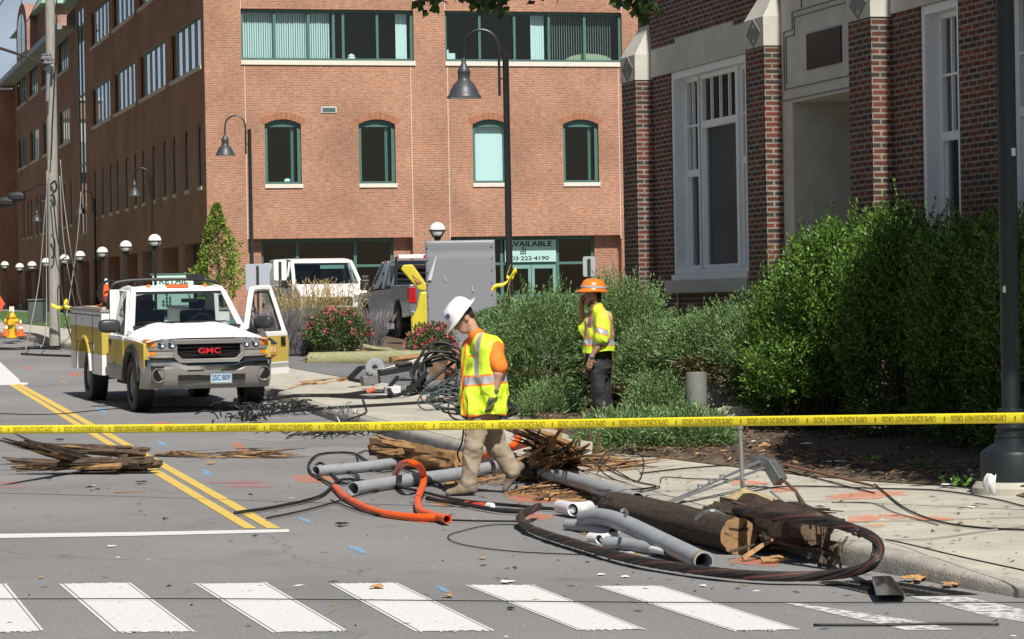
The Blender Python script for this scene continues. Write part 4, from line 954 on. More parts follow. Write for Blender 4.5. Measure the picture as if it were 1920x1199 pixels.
for a, b in (((-.035, .425), (.29, .445)), ((-.035, .575), (.29, .595)), ((-.035, .445), (-.02, .575)), ((.275, .445), (.29, .575))): mb.box((a[0], -1.082, a[1]), (b[0], -1.07, b[1]))
mb.build('plate_frame', m_chr, pt)
mb = MB(); put_text(mb, '25C·B09', (-.005, -1.0765, .468), (1, 0, 0), (0, 0, 1), .265, .082); mb.build('lettering', M('plate_ink', (.03, .05, .12), .6), pt, recalc=False)
# roof markers, rack
for x, wd in ((-.44, .035), (.44, .035)):
    mb = MB(); mb.lathe([(wd, 0), (wd, .02), (wd * .6, .04), (0, .045)], 10, (x, 1.18, 1.775)); mb.build('marker_lamp', m_amb, tr, True)
mb = MB(); mb.prism([(1.10, 1.765), (1.26, 1.79), (1.26, 1.82), (1.14, 1.815)], -.17, .17, 0); mb.build('roof_light', M('red_orange_lens', (.55, .12, .03), .2), tr, bevel=.01)
mb = MB(); mb.tube(smooth_path([(-.92, 2.0, 1.42), (-.86, 2.0, 1.74), (-.70, 2.0, 1.86), (0, 2.0, 1.885), (.70, 2.0, 1.86), (.86, 2.0, 1.74), (.92, 2.0, 1.42)], 5), .025, 8)
mb.box((-.5, 1.97, 1.42), (-.46, 2.03, 1.86)); mb.box((.46, 1.97, 1.42), (.5, 2.03, 1.86)); mb.box((.35, 1.96, 1.87), (.62, 2.06, 1.96)); mb.build('headache_rack', m_blk, tr, True)
# interior
mb = MB(); mb.box((-.80, .66, 1.0), (.80, .98, 1.20)); mb.box((-.84, .62, .5), (.84, 1.84, .62)); mb.build('dashboard', M('dash_dark', (.03, .035, .038), .7), tr, bevel=.03)
for x in (-.40, .40):
    mb = MB(); mb.box((x - .27, 1.46, 1.0), (x + .27, 1.62, 1.42)); mb.box((x - .13, 1.50, 1.44), (x + .13, 1.60, 1.58)); mb.box((x - .27, 1.0, .78), (x + .27, 1.5, .95)); mb.build('seat', m_seat, tr, bevel=.04)
mb = MB(); T = Matrix.Translation((.38, 1.08, 1.20)) @ Matrix.Rotation(math.radians(62), 4, 'X')
mb.tube([T @ Vector((.19 * math.cos(2 * PI * k / 20), .19 * math.sin(2 * PI * k / 20), 0)) for k in range(20)], .016, 6, closed=True); mb.bar(T @ Vector((-.19, 0, 0)), T @ Vector((.19, 0, 0)), .04, .02); mb.build('steering_wheel', m_blk, tr, True)
mb = MB(); mb.box((.03, 1.0, 1.545), (.29, 1.03, 1.605)); mb.tube([(.16, 1.02, 1.60), (.16, 1.05, 1.67)], .012, 6); mb.build('rear_view_mirror', m_blk, tr, bevel=.015)
mb = MB(); mb.box((.66, .66, 1.235), (.76, .70, 1.27)); mb.build('sticker', M('sticker_green', (.2, .5, .42), .6), tr)
# wheel arch flares
for s in (-1, 1):
    mb = MB(); mb.tube([(s * .955, .0 + .50 * math.cos(a), .42 + .50 * math.sin(a)) for a in [math.radians(t) for t in range(-4, 186, 10)]], .062, 8); mb.build('wheel_flare', m_blk, tr, True)
# service body
def cab_side(s):
    x0, x1 = sorted((s * .60, s * 1.02))
    mb = MB(); mb.prism([(1.96, .44), (1.96, 1.40), (4.55, 1.40), (4.55, .48), (3.37 + .50, .48)] + arcp(3.37, .48, .50, 0, 180)[1:] + [(2.75, .44)], x0, x1, 0)
    b_ = mb.build('tool_cabinet', m_srvp, tr, bevel=.01)
    X = s * 1.023
    mb = MB()
    for y in (2.68, 4.06): mb.box((X - .004, y - .006, .50 if y > 4 else .46), (X + .004, y + .006, 1.34))
    mb.box((X - .004, 2.68, .90), (X + .004, 4.06, .912)); mb.box((X - .004, 1.98, 1.335), (X + .004, 4.53, 1.347)); mb.build('door_seam', m_blk, b_)
    mb = MB()
    for y, z in ((2.60, .84), (4.14, .84), (3.5, 1.24)): mb.box((X - .01, y - .025, z - .05), (X + .012, y + .025, z + .05))
    mb.build('latch', m_steel, b_, bevel=.006)
    mb = MB(); mb.tube([(X, 3.37 + .515 * math.cos(a), .48 + .515 * math.sin(a)) for a in [math.radians(t) for t in range(0, 181, 12)]], .03, 6); mb.build('arch_trim', m_srvp, b_, True)
    mb = MB(); mb.box((x0 - .015, 1.94, 1.403), (x1 + .015, 4.57, 1.44)); mb.build('cabinet_lid', M('dull_aluminium', (.42, .42, .41), .45, .5), b_)
for s in (-1, 1): cab_side(s)
mb = MB(); mb.box((-.6, 1.96, .70), (.6, 4.55, .76)); mb.box((-.6, 1.96, .76), (.6, 2.0, 1.2)); mb.box((-.6, 4.5, .76), (.6, 4.55, 1.2)); mb.build('load_bed', m_wht, tr)
mb = MB(); mb.box((-.45, -.5, .42), (.45, 4.5, .60)); mb.box((-.80, .7, .34), (-.68, 1.9, .42)); mb.box((.80, .7, .34), (.68, 1.9, .42)); mb.box((-.95, 4.55, .46), (.95, 4.75, .60)); mb.tube([(-.75, 0, .39), (.75, 0, .39)], .06, 8); mb.tube([(-.75, 3.37, .39), (.75, 3.37, .39)], .07, 8)
mb.lathe([(.0, -.16), (.12, -.12), (.16, 0), (.12, .12), (0, .16)], 12, (0.05, 3.37, .40)); mb.build('chassis', m_dark, tr)
for x, y in ((-.84, 0), (.84, 0), (-.84, 3.37), (.84, 3.37)): wheel(tr, x, y, .385, .385, .26, side=1 if x > 0 else -1)
TM = Matrix.Translation(tr.location) @ tr.rotation_euler.to_matrix().to_4x4() @ Matrix.Diagonal((*TS, 1))
tl = lambda x, y, z: TM @ Vector((x, y, z))
# things carried on the truck
mb = MB(); mb.box((-1.03, 2.0, 1.442), (-.5, 3.4, 1.475))
mb.T = TM; o = MB(); o.T = TM; o.box((-1.0, 2.0, 1.442), (-.5, 3.6, 1.47)); o.build('plywood_board', M('plywood', (.55, .47, .30), .8), label='flat plywood board lying on the truck tool cabinet', cat='board')
def cone(loc, h, label, group=None, bands=True):
    c = empty('traffic_cone', loc, random.uniform(0, 1), label, 'cone', group); r = h * .22
    m_co = M('cone_orange', (.80, .12, .02), .5); m_cw = M('cone_white', (.78, .76, .72), .4)
    mb = MB(); mb.lathe([(r, .03), (r * .78, h * .25), (r * .62, h * .45), (r * .50, h * .62), (r * .36, h * .80), (r * .22, h), (0, h)], 20, mis=[0, 0, 1, 0, 1, 0] if bands else [0, 0, 0, 0, 1, 1]); mb.build('cone_body', [m_co, m_cw], c, True)
    mb = MB(); mb.box((-r * 1.3, -r * 1.3, 0), (r * 1.3, r * 1.3, .03)); mb.build('base_plate', m_co, c, bevel=.01)
    return c
cone(tl(-.78, 2.75, 1.475), .47, 'orange cone with pale tip riding on the truck bed', bands=False)
rl = empty('hose_reel', tl(-.76, 2.45, 1.475), TY, 'black wire hose reel on the truck in front of the small cone', 'reel')
for dy in (-.12, .12):
    mb = MB(); mb.tube([(.21 * math.cos(2 * PI * k / 24), dy, .23 + .21 * math.sin(2 * PI * k / 24)) for k in range(24)], .014, 6, closed=True); mb.build('rim', m_blk, rl, True)
mb = MB()
for k in range(5): mb.box((-.15, -.1, .02 + k * .032), (.15, .1, .045 + k * .032))
mb.bar((-.2, 0, .01), (.2, 0, .01), .3, .02); mb.build('coil', m_rub, rl)
# ================================================================ street furniture and the other vehicles
def lamp_at(px, py_top, label, H=5.7, Y=None):
    if Y is None:
        Y = 60.0
        for _ in range(40):
            yh = 565 - .0175 * (px - 960); s = (yh - py_top) / (zr(Y) + H - 1.7); Y = .5 * Y + .5 * F / s
    X = at(px, 565 - .0175 * (px - 960), Y).x
    return street_lamp((X, Y, zr(Y) + .15), H - .15, label)
m_lglass = M('lamp_diffuser', (.62, .60, .52), .4)
m_lshade = M('lamp_shade_grey', (.06, .065, .075), .45, .2)
def street_lamp(loc, H, label):
    L = empty('street_lamp', loc, 0, label, 'street lamp', 'goose-neck street lamps along the pavement')
    mb = MB(); mb.lathe([(.17, .0), (.17, .30), (.14, .36), (.10, .42), (.11, .46), (.085, .52), (.058, .62), (.052, H - .03), (.056, H - .02), (.056, H), (0, H + .01)], 16); mb.build('pole', m_black, L, True)
    mb = MB(); ax = -.11; cx = -.40
    pts = [(ax, 0, H - .70), (ax, 0, H + .05)] + [(cx + .29 * math.cos(a), 0, H + .08 + .31 * math.sin(a)) for a in [PI * k / 12 for k in range(1, 12)]] + [(cx - .29, 0, H - .06)]
    mb.tube(pts, .022, 8)
    for z in (H - .08, H - .42): mb.bar((ax, 0, z), (0, 0, z), .05, .02)
    mb.build('arm', m_black, L, True)
    q = cx - .29; zz = H - .06
    mb = MB(); mb.lathe([(0, .0), (.035, -.01), (.04, -.10), (.075, -.16), (.105, -.22), (.105, -.26), (.098, -.27), (.098, -.36), (.115, -.39), (.17, -.44), (.225, -.54), (.245, -.60), (.285, -.645), (.285, -.665), (.26, -.66), (.22, -.60)], 24, (q, 0, zz)); mb.build('lamp_shade', m_lshade, L, True, sharp=50)
    mb = MB(); mb.lathe([(.262, -.652), (.2, -.675), (0, -.685)], 20, (q, 0, zz)); mb.build('lamp_glass', m_lglass, L, True)
    return L
lamp_at(956, 100, 'tall goose-neck lamp in the middle with yellow tape knotted round its pole')
lamp_at(473.5, 243, 'goose-neck lamp behind the open door of the utility truck')
lamp_at(288.5, 333, 'goose-neck lamp rising above the roof of the utility truck')
lamp_at(181, 373, 'goose-neck lamp just right of the wooden utility pole')
lamp_at(96, 398, 'small far goose-neck lamp half hidden behind the wooden utility pole', Y=150)
lamp_at(41, 436, 'farthest goose-neck lamp at the left edge before the brick house')
# large fluted base of the lamp post at the right edge
nb = empty('street_lamp', G(1899, 925, .15), 0, 'dark green lamp post with wide round base at the right edge', 'street lamp')
m_grn = M('dark_green_metal', (.013, .019, .021), .4, 0, .15, 6)
mb = MB(); mb.lathe([(.245, .09), (.245, .30), (.235, .325), (.17, .37), (.135, .39), (.13, .43), (.135, .435), (.135, .45), (.115, .46), (.115, .50), (.135, .505), (.135, .52), (.108, .53), (.105, .62), (.11, .63), (.11, .65), (.085, .66)], 28); mb.build('base', m_grn, nb, True, sharp=25)
mb = MB(); mb.lathe([(.075, .64), (.068, 5.6), (0, 5.65)], 18); mb.build('pole', m_grn, nb, True)
mb = MB(); mb.lathe([(.31, .0), (.31, .05), (.275, .095), (0, .10)], 28); mb.build('concrete_footing', m_conc, nb, True, sharp=30)
mb = MB(); mb.box((.02, -.072, 2.6), (.05, -.066, 2.66)); mb.box((-.062, -.062, 1.55), (-.035, -.055, 1.6)); mb.build('inspection_tag', m_white, nb)
# globe lamps
def globe(px, py, label, Y=None, dia=.47, off=3.1):
    if Y is None:
        # on a line parallel to the office wall
        lo, hi = 60.0, 400.0
        for _ in range(50):
            mid = (lo + hi) / 2; p = at(px, py, mid)
            if p.x > OO.x - off - .2717 * (mid - OO.y): hi = mid
            else: lo = mid
        Y = hi
        Y = min(Y, 175)
    p = at(px, py, Y); g = zr(Y) + .15
    t = empty('globe_lamp', (p.x, p.y, g), 0, label, 'globe lamp', 'round globe lamps along the office building'); h = p.z - g; r = dia / 2
    mb = MB(); mb.lathe([(.12, 0), (.12, .25), (.05, .32), (.05, h - r - .08), (.10, h - r - .03), (.10, h - r + .02)], 12); mb.build('post', m_black, t, True)
    mb = MB(); mb.lathe([(max(.001, r * math.sin(PI * k / 14)), h - r * math.cos(PI * k / 14)) for k in range(15)], 20); mb.build('globe', M('globe_glass', (.80, .80, .77), .3), t, True)
    mb = MB(); q = r * 1.03
    mb.lathe([(q, h - .035), (q + .012, h - .03), (q + .012, h + .005), (q, h + .01)], 20)
    for k in range(4):
        a = PI / 4 + k * PI / 2; mb.tube([(q * math.cos(a) * math.cos(e), q * math.sin(a) * math.cos(e), h + q * math.sin(e)) for e in [-PI / 2 * j / 8 for j in range(9)]], .022, 5)
    mb.lathe([(q * math.cos(e), h + q * math.sin(e)) for e in (-PI / 2, -PI / 2 + .3, -PI / 2 + .75)], 16); mb.build('cage', m_black, t, True)
for px, py, lab in ((290, 452, 'globe lamp behind the goose-neck lamp above the truck roof'), (236, 463, 'second globe lamp to the left from the truck roof'), (192, 474, 'globe lamp just right of the second goose-neck lamp pole'), (150, 481, 'globe lamp between utility pole and second goose-neck lamp'), (121, 487, 'globe lamp touching the right side of the utility pole'), (87, 493, 'globe lamp touching the left side of the utility pole'), (60, 499, 'second globe lamp left of the utility pole'), (37, 502, 'third globe lamp left of the utility pole by the far goose-neck lamp'), (9, 498, 'globe lamp at the left edge before the brick house')):
    globe(px, py, lab)
globe(820, 432, 'globe lamp standing just behind the tall grey panel', Y=80)
# utility pole
def Gz(px, py): return G(px, py, .15)
pb_ = Gz(103, 641); pY = pb_.y
up = empty('utility_pole', pb_, 0, 'weathered wooden utility pole at the left with loose wires hanging from it', 'utility pole')
hp = at(103, -30, pY).z - pb_.z
mb = MB(); r0 = 10.6 * pY / F; mb.tube([(0, 0, -.1)] + [(.004 * k, 0, hp * k / 10) for k in range(11)] , [r0] + [r0 * (1 - .012 * k) for k in range(11)], 16); mb.build('pole', M('grey_pole_wood', (.31, .30, .26), .85, 0, .25, 9, .7, 30, stretch=(4, 4, .3)), up, True)
L_ = lambda px, py, dy=0: at(px, py, pY + dy) - pb_
mb = MB(); z = L_(90, 120, -.4); mb.tube([L_(92, 100, -.35), L_(89, 190, -.35)], .05, 8); mb.bar(L_(84, 126, -.4), L_(100, 130, -.2), .12, .1)
for k in range(4): mb.lathe([(0, 0), (.09, .02), (.09, .06), (.05, .09), (.09, .12), (0, .15)], 10, tuple(L_(83 + 4 * k, 112 + 9 * (k % 2), -.5)))
mb.build('insulator_bracket', m_steel, up, True)
mb = MB(); mb.tube(smooth_path([L_(97, 345, -.35), L_(103, 340, -.4), L_(106, 352, -.4), L_(101, 361, -.38), L_(97, 352, -.35)], 4), .025, 6); mb.tube(smooth_path([L_(96, 440, -.3), L_(102, 450, -.35), L_(102, 475, -.35), L_(97, 485, -.3)], 4), .022, 6); mb.build('wire_loop', m_rub, up, True)
mb = MB(); mb.tube([L_(106, -20, -.36), L_(106, 80, -.36), L_(100, 200, -.36), L_(96, 300, -.36)], .016, 6); mb.build('ground_wire', m_rub, up, True)
m_wire = M('grey_wire', (.28, .27, .26), .6); m_wireb = M('black_wire', (.02, .02, .021), .55)
def wire(px_pts, r, label, mat=None, cat='wire', ground=False, dz=.02, n=8, name='wire', group=None, sides=6):
    P = []
    for q in px_pts:
        if len(q) == 2: P.append(G(q[0], q[1], dz + r))
        else: P.append(at(*q))
    mb = MB(); mb.tube(smooth_path(P, n), r, sides); return mb.build(name, mat or m_wireb, None, True, label, cat, group, sharp=0)
y0 = pY
GW = 'loose wires hanging from the utility pole'
for i, (pts, mat, lab) in enumerate((
    ([(92, 300, y0 - .5), (84, 400, y0 - .5), (74, 520, y0 - .5), (60, 600, y0 - 1), (48, 655, y0 - 3)], m_wire, 'grey wire slanting to the kerb left of the utility pole'),
    ([(88, 320, y0 - .6), (87, 480, y0 - .6), (87, 600, y0 - .8), (82, 640, y0 - 2), (76, 652, y0 - 4)], m_wire, 'grey wire hanging straight down just left of the pole'),
    ([(113, 300, y0 - .5), (120, 380, y0 - .5), (134, 480, y0 - .5), (149, 560, y0 + 1), (160, 590, y0 + 2)], m_wire, 'outermost grey wire slanting down right of the pole to the truck'),
    ([(112, 330, y0 - .6), (118, 440, y0 - .6), (130, 520, y0 - .5), (144, 590, y0 + 1)], m_wire, 'inner grey wire slanting down right of the pole'),
    ([(98, 350, y0 - .5), (108, 450, y0 - .5), (124, 478, y0 - .5), (112, 500, y0 - .6), (122, 590, y0 - 1), (138, 650, y0 - 2)], m_wireb, 'black wire looped on the right side of the pole'),
    ([(152, 360, y0), (146, 440, y0), (136, 520, y0), (120, 620, y0 - 1)], m_wire, 'thin wire crossing behind the other wires right of the pole'))):
    wire(pts, .012 if mat is m_wire else .018, lab, mat, group=GW)
wire([(-40, 78, y0 - 6), (40, 104, y0 - 3), (84, 122, y0 - .4)], .035, 'thick sagging cable running from the left edge to the pole bracket', M('brown_cable', (.08, .06, .05), .6), 'cable')
wire([(40, -30, y0 + 8), (40, 120, y0 + 8), (41, 330, y0 + 8)], .010, 'thin vertical wire hanging in front of the far windows')
wire([(-20, 40, y0 + 30), (14, -12, y0 + 30)], .02, 'thin overhead wire crossing the sky corner at the upper left')
wire([(50, 42, y0 + 40), (78, -12, y0 + 40)], .02, 'thin overhead wire in front of the copper turret roof')
wire([(-20, 372, y0 + 5), (30, 366, y0 + 4), (70, 350, y0 + 2), (96, 345, y0 - .2)], .02, 'drooping cable from the left edge to the middle of the pole')
wire([(-20, 398, y0 + 5), (20, 402, y0 + 4), (60, 388, y0 + 2), (96, 352, y0 - .2)], .014, 'lower drooping cable from the left edge to the pole')
mb = MB()
for c in ((32, 370), (10, 380)):
    p = at(*c, y0 + 3.5); mb.lathe([(.0, -.25), (.12, -.2), (.16, 0), (.12, .2), (0, .25)], 10, T=Matrix.Translation(p) @ Matrix.Rotation(PI / 2, 4, 'Y'))
mb.build('splice_box', m_rub, None, True, 'pair of black splice cases hanging on the cables left of the pole', 'splice case')
def ribbon_tape(pts, wdt, label, name='caution_tape', twist=0.0, cat='caution tape'):
    P = smooth_path(pts, 6); mb = MB(); vs = []
    for i, p in enumerate(P):
        a = twist * i + 1.2 * noise.noise((i * .35, len(P), 0)); w = Vector((math.cos(a) * .4, .3 * math.sin(a * 2), 1)).normalized() * wdt / 2 * (.75 + .4 * noise.noise((i * .5, 7, 0)))
        vs += [p - w, p + w]
    mb.mesh(vs, [(2 * i, 2 * i + 1, 2 * i + 3, 2 * i + 2) for i in range(len(P) - 1)])
    o = mb.build(name, m_hvy, None, True, label, cat, sharp=0, recalc=False); s = o.modifiers.new('thick', 'SOLIDIFY'); s.thickness = .004; return o
ribbon_tape([at(96, 572, y0 - .6), at(104, 576, y0 - .62), at(112, 578, y0 - .6), at(122, 573, y0 - .6), at(126, 562, y0 - .6), at(119, 574, y0 - .62), at(134, 579, y0 - .6)], .12, 'scrap of yellow tape tied round the utility pole', twist=.15)
ly = 44.4
tp = [(956, 500), (950, 518), (958, 522), (968, 505), (962, 512), (953, 527), (943, 534), (930, 537), (922, 545)]
ribbon_tape([at(x, y, ly - .12 - .01 * i) for i, (x, y) in enumerate(tp)], .09, 'yellow tape knotted to the middle lamp pole with one loose end pointing left', twist=.2)
ribbon_tape([at(x, y, ly - .15) for x, y in ((956, 528), (950, 550), (943, 575), (945, 585), (958, 585), (980, 588))], .08, 'long loose tail of yellow tape hanging from the middle lamp pole', twist=.1)
# signs
def post_sign(px, py0, py1, w_px, Y, gy, label, col, post=True):
    a = at(px, py1, Y); s = Y / F; b = empty('sign', (a.x, Y, zr(Y) + .15), 0, label, 'sign'); h = (py1 - py0) * s; wv = w_px * s; z0 = a.z - (zr(Y) + .15)
    n = 6; r = .04; pts = []
    for cx, cz, a0 in ((wv / 2 - r, h - r, 0), (-wv / 2 + r, h - r, 90), (-wv / 2 + r, r, 180), (wv / 2 - r, r, 270)):
        pts += [(cx + r * math.cos(math.radians(a0 + 90 * k / n)), z0 + cz + r * math.sin(math.radians(a0 + 90 * k / n))) for k in range(n + 1)]
    mb = MB(); mb.prism(pts, .03, .036, 1); mb.build('panel', col, b)
    mb = MB(); mb.prism([(-.03, .0), (-.03, .03), (-.012, .03), (-.012, .012), (.012, .012), (.012, .03), (.03, .03), (.03, 0)], -.6, z0 + h - .05, 2); mb.build('post', M('green_sign_post', (.03, .045, .04), .5, .3), b)
post_sign(525.5, 487, 526, 24, 62, 0, 'small white sign panel on a green post beside the van', M('sign_white', (.78, .79, .78), .5))
post_sign(483.5, 495, 545, 45, 66, 0, 'larger blue grey sign panel behind the lamp pole and truck door', M('sign_back_grey', (.42, .46, .52), .5, .2))
post_sign(1105, 481, 519, 23, 52, 0, 'small grey sign back above the orange hard hat', M('sign_back_alu', (.48, .50, .52), .45, .3))
# tall grey sheet standing in front of the lot
gp = empty('steel_hoarding', (at(864, 600, 59).x, 59, zr(59) + .15), 0, 'tall dented grey sheet metal panel standing behind the man in the white hard hat', 'panel')
s = 59 / F; zt_ = at(864, 451, 59).z - gp.location.z; zb_ = at(864, 655, 59).z - gp.location.z
mb = MB()
def gpf(u, v):
    return ((-65 + 131 * u + 3 * (1 - v)) * s, .012 * noise.noise((u * 1.5, v * 2, 2)) + .02 * math.exp(-((v - .9) / .03) ** 2) * (u > .06) + .05 * max(0, .12 - u) * 4 * v, zb_ + (zt_ - zb_) * v)
mb.grid(gpf, 26, 36); o = mb.build('sheet', M('scuffed_grey_sheet', (.225, .235, .26), .42, 0, .03, .8, 0, 6), gp, True, sharp=0); so_ = o.modifiers.new('thick', 'SOLIDIFY'); so_.thickness = .02
mb = MB()
for (x0, y0, x1, y1, wd_) in ((-44, 175, -58, 130, .05), (-30, 140, -27, 128, .012), (22, 120, 24, 108, .014), (-8, 70, 10, 66, .01)):
    a_, b_ = Vector((x0 * s, -.035, zb_ + (y0) * s)), Vector((x1 * s, -.035, zb_ + y1 * s)); u_ = Vector((wd_, 0, 0)); mb.face([a_ - u_ * .15, a_ + u_ * .15, b_ + u_, b_ - u_ * .6])
mb.build('scuff', M('bright_scuff', (.55, .56, .58), .5), gp, recalc=False)
mb = MB()
for k in range(9):
    for xx in (-60, 60): mb.lathe([(0, -.01), (.018, -.008), (.02, 0)], 8, T=Matrix.Translation((xx * s, -.02, zb_ + (zt_ - zb_) * (.05 + .112 * k))) @ Matrix.Rotation(PI / 2, 4, 'X'))
mb.build('rivet_row', m_steel, gp, True)
mb = MB(); mb.box((-65 * s, .04, zt_ - .06), (66 * s, .08, zt_ + .0)); mb.box((-63 * s, .04, 0), (-60 * s, .09, zt_)); mb.box((61 * s, .04, 0), (64 * s, .09, zt_)); mb.build('frame', m_steel, gp)
# retail sign board behind the truck, in front of the office corner
rz = 97.0; a = at(326, 580, rz); rs = empty('retail_sign', (a.x, rz, zr(rz)), 0, 'pale green board lettered RETAIL SPACE seen above and through the truck cab', 'sign')
s = rz / F; z0 = a.z - zr(rz); w2_, h2 = 39 * s, 64 * s
mb = MB(); mb.box((-w2_, 0, z0), (w2_, .06, z0 + h2)); mb.build('board', M('pale_green_board', (.62, .80, .72), .5), rs)
mb = MB(); mb.box((-w2_ - .08, -.02, z0 + h2), (w2_ + .08, .08, z0 + h2 + .06)); mb.box((w2_, -.02, z0 - .1), (w2_ + .07, .08, z0 + h2 + .06)); mb.box((-w2_, .062, -z0 * 0), (-w2_ + .08, .12, z0)); mb.box((w2_ - .08, .062, 0), (w2_, .12, z0)); mb.build('frame', m_teal, rs)
mb = MB(); put_text(mb, 'RETAIL', (-w2_ * .68, -.006, z0 + h2 * .74), (1, 0, 0), (0, 0, 1), w2_ * 1.4, h2 * .17); put_text(mb, 'SPACE', (-w2_ * .52, -.006, z0 + h2 * .53), (1, 0, 0), (0, 0, 1), w2_ * 1.04, h2 * .13)
for r in range(4):
    for c in range(3):
        if r == 3 and c != 1 or r == 2 and c == 0: continue
        cx, cz = -w2_ * .55 + c * .12, z0 + h2 * (.08 + r * .10); mb.face([(cx, -.006, cz), (cx + .08, -.006, cz), (cx + .08, -.006, cz + .10), (cx, -.006, cz + .10)])
mb.build('lettering', M('sign_ink_green', (.03, .10, .08), .7), rs, recalc=False)
# hydrant and cones
hy = empty('fire_hydrant', Gz(22, 634), 0, 'yellow fire hydrant at the left edge among orange cones', 'fire hydrant')
k = hy.location.y / F * 49 / .78
m_hy = M('hydrant_yellow', (.72, .42, .02), .4, 0, .1, 8)
mb = MB(); mb.lathe([(r * k, z * k) for r, z in ((.17, 0), (.17, .05), (.11, .06), (.11, .36), (.14, .38), (.14, .43), (.12, .44), (.12, .60), (.15, .61), (.15, .64), (.13, .66), (.10, .73), (.04, .76), (.04, .80), (0, .80))], 16)
mb.build('barrel', m_hy, hy, True, sharp=30)
mb = MB(); mb.lathe([(.075 * k, -.2 * k), (.075 * k, .2 * k), (.05 * k, .22 * k), (0, .22 * k)], 10, T=Matrix.Translation((0, 0, .50 * k)) @ Matrix.Rotation(PI / 2, 4, 'Y')); mb.lathe([(.075 * k, -.2 * k), (0, -.21 * k)], 10, T=Matrix.Translation((0, 0, .50 * k)) @ Matrix.Rotation(PI / 2, 4, 'Y')); mb.lathe([(.09 * k, 0), (.09 * k, .2 * k), (0, .2 * k)], 10, T=Matrix.Translation((0, 0, .47 * k)) @ Matrix.Rotation(PI / 2, 4, 'X')); mb.build('outlet', m_hy, hy, True, sharp=30)
for px, py, hpx, lab in ((12, 631, 32, 'orange cone just left of the yellow hydrant'), (27, 630, 31, 'orange cone half hidden behind the yellow hydrant'), (39, 631, 31, 'orange cone standing to the right of the yellow hydrant')):
    p = Gz(px, py); cone(p, hpx * p.y / F, lab, 'orange cones around the hydrant')
p = Gz(68, 607); ub = empty('utility_cabinet', p, 0, 'grey green utility cabinet on the grass left of the pole', 'cabinet'); q = p.y / F
mb = MB(); mb.box((-15 * q, 0, 0), (12 * q, 1.0, 43 * q)); mb.build('housing', M('cabinet_green', (.075, .09, .09), .5), ub, bevel=.03)
mb = MB(); mb.box((-16 * q, -.05, 43 * q), (13 * q, 1.05, 46 * q)); mb.build('lid', M('cabinet_lid_green', (.10, .12, .12), .5), ub, bevel=.02)
ws = empty('warning_sign', Gz(-6, 622), 0, 'red orange roadwork sign on a stand cut off by the left edge', 'sign'); q = ws.location.y / F
mb = MB(); c_ = 52 * q; e_ = 26 * q; mb.prism([(0, c_ + e_), (e_ * .62, c_), (0, c_ - e_), (-e_ * .62, c_)], 0, .03, 1); mb.build('panel', M('fluorescent_red', (.85, .10, .03), .5), ws)
mb = MB(); mb.tube([(0, .06, 0), (0, .06, c_)], .03, 6); mb.bar((-.4, .2, 0), (.1, .06, .5), .04, .04); mb.bar((.4, .2, 0), (-.1, .06, .5), .04, .04); mb.build('stand', m_steel, ws)
p = Gz(22, 612); nf = empty('notice_board', p, 0, 'small white notice on a thin stake just behind the hydrant', 'notice'); q = p.y / F
mb = MB(); mb.box((-4 * q, 0, 26 * q), (5 * q, .02, 37 * q)); mb.build('panel', m_sill, nf); mb = MB(); mb.tube([(0, .03, 0), (0, .03, 34 * q)], .015, 5); mb.build('stake', m_black, nf)
# ---------------------------------------------------------------- white van
va = empty('van', (at(628, 600, 74).x, 74, zr(74) + .16), 0, 'white van parked nose towards the camera behind the tall grasses', 'van')
va.rotation_euler = (0, 0, math.radians(17))
m_vw = M('van_white', (.78, .78, .77), .25, coat=.6)
mb = MB()    # local: y backward, x right; nose at y=0
def vsec(y, hz, hw, zb):
    return [(-hw, zb), (-hw * 1.0, .75), (-hw * .97, 1.0), (-hw * .86, hz - .18), (-hw * .80, hz - .05), (-hw * .6, hz), (0, hz + .02), (hw * .6, hz), (hw * .80, hz - .05), (hw * .86, hz - .18), (hw * .97, 1.0), (hw, .75), (hw, zb)]
secs = [(.0, .98, .90, .35), (.25, 1.06, .96, .28), (.75, 1.16, .98, .28)]
def loft(mb, S):
    R = [[(x, y, z) for x, z in vsec(y, h, w_, zb)] for y, h, w_, zb in S]; n = len(R[0])
    for a, b in zip(R, R[1:]):
        mb.mesh(a + b, [(i, i + 1, n + i + 1, n + i) for i in range(n - 1)])
    mb.mesh(R[0], [tuple(range(n))]); mb.mesh(R[-1], [tuple(range(n - 1, -1, -1))])
mb.prism([(0, .35), (.02, .82), (.25, 1.02), (.80, 1.16), (.84, .28), (.1, .28)], -.95, .95, 0)
mb.prism([(.80, .28), (.80, 1.16), (4.6, 1.16), (4.6, .3)], -.97, .97, 0)
S = [(1.50, 1.80, .97, 1.1), (2.0, 1.86, .97, 1.1), (4.5, 1.86, .97, 1.1)]
for s_ in (-1, 1):
    mb.tube([(s_ * .93, .80, 1.14), (s_ * .82, 1.50, 1.78)], .06, 6); mb.tube([(s_ * .94, 1.62, 1.14), (s_ * .82, 1.78, 1.78)], .05, 6)
    mb.mesh([(s_ * .95, 2.55, 1.16), (s_ * .95, 4.6, 1.16), (s_ * .82, 4.5, 1.82), (s_ * .82, 2.5, 1.82)], [(0, 1, 2, 3)])
mb.prism([(1.42, 1.74), (1.55, 1.83), (2.2, 1.88), (4.4, 1.88), (4.6, 1.80), (4.6, 1.76)], -.82, .82, 0)
mb.box((-.95, 4.55, 1.16), (.95, 4.6, 1.80)); mb.build('body', m_vw, va, True, bevel=.04, sharp=40)
mb = MB(); mb.mesh([(-.90, .86, 1.17), (.90, .86, 1.17), (.80, 1.48, 1.75), (-.80, 1.48, 1.75)], [(0, 1, 2, 3)]); mb.build('windscreen', m_win, va, recalc=False)
mb = MB()
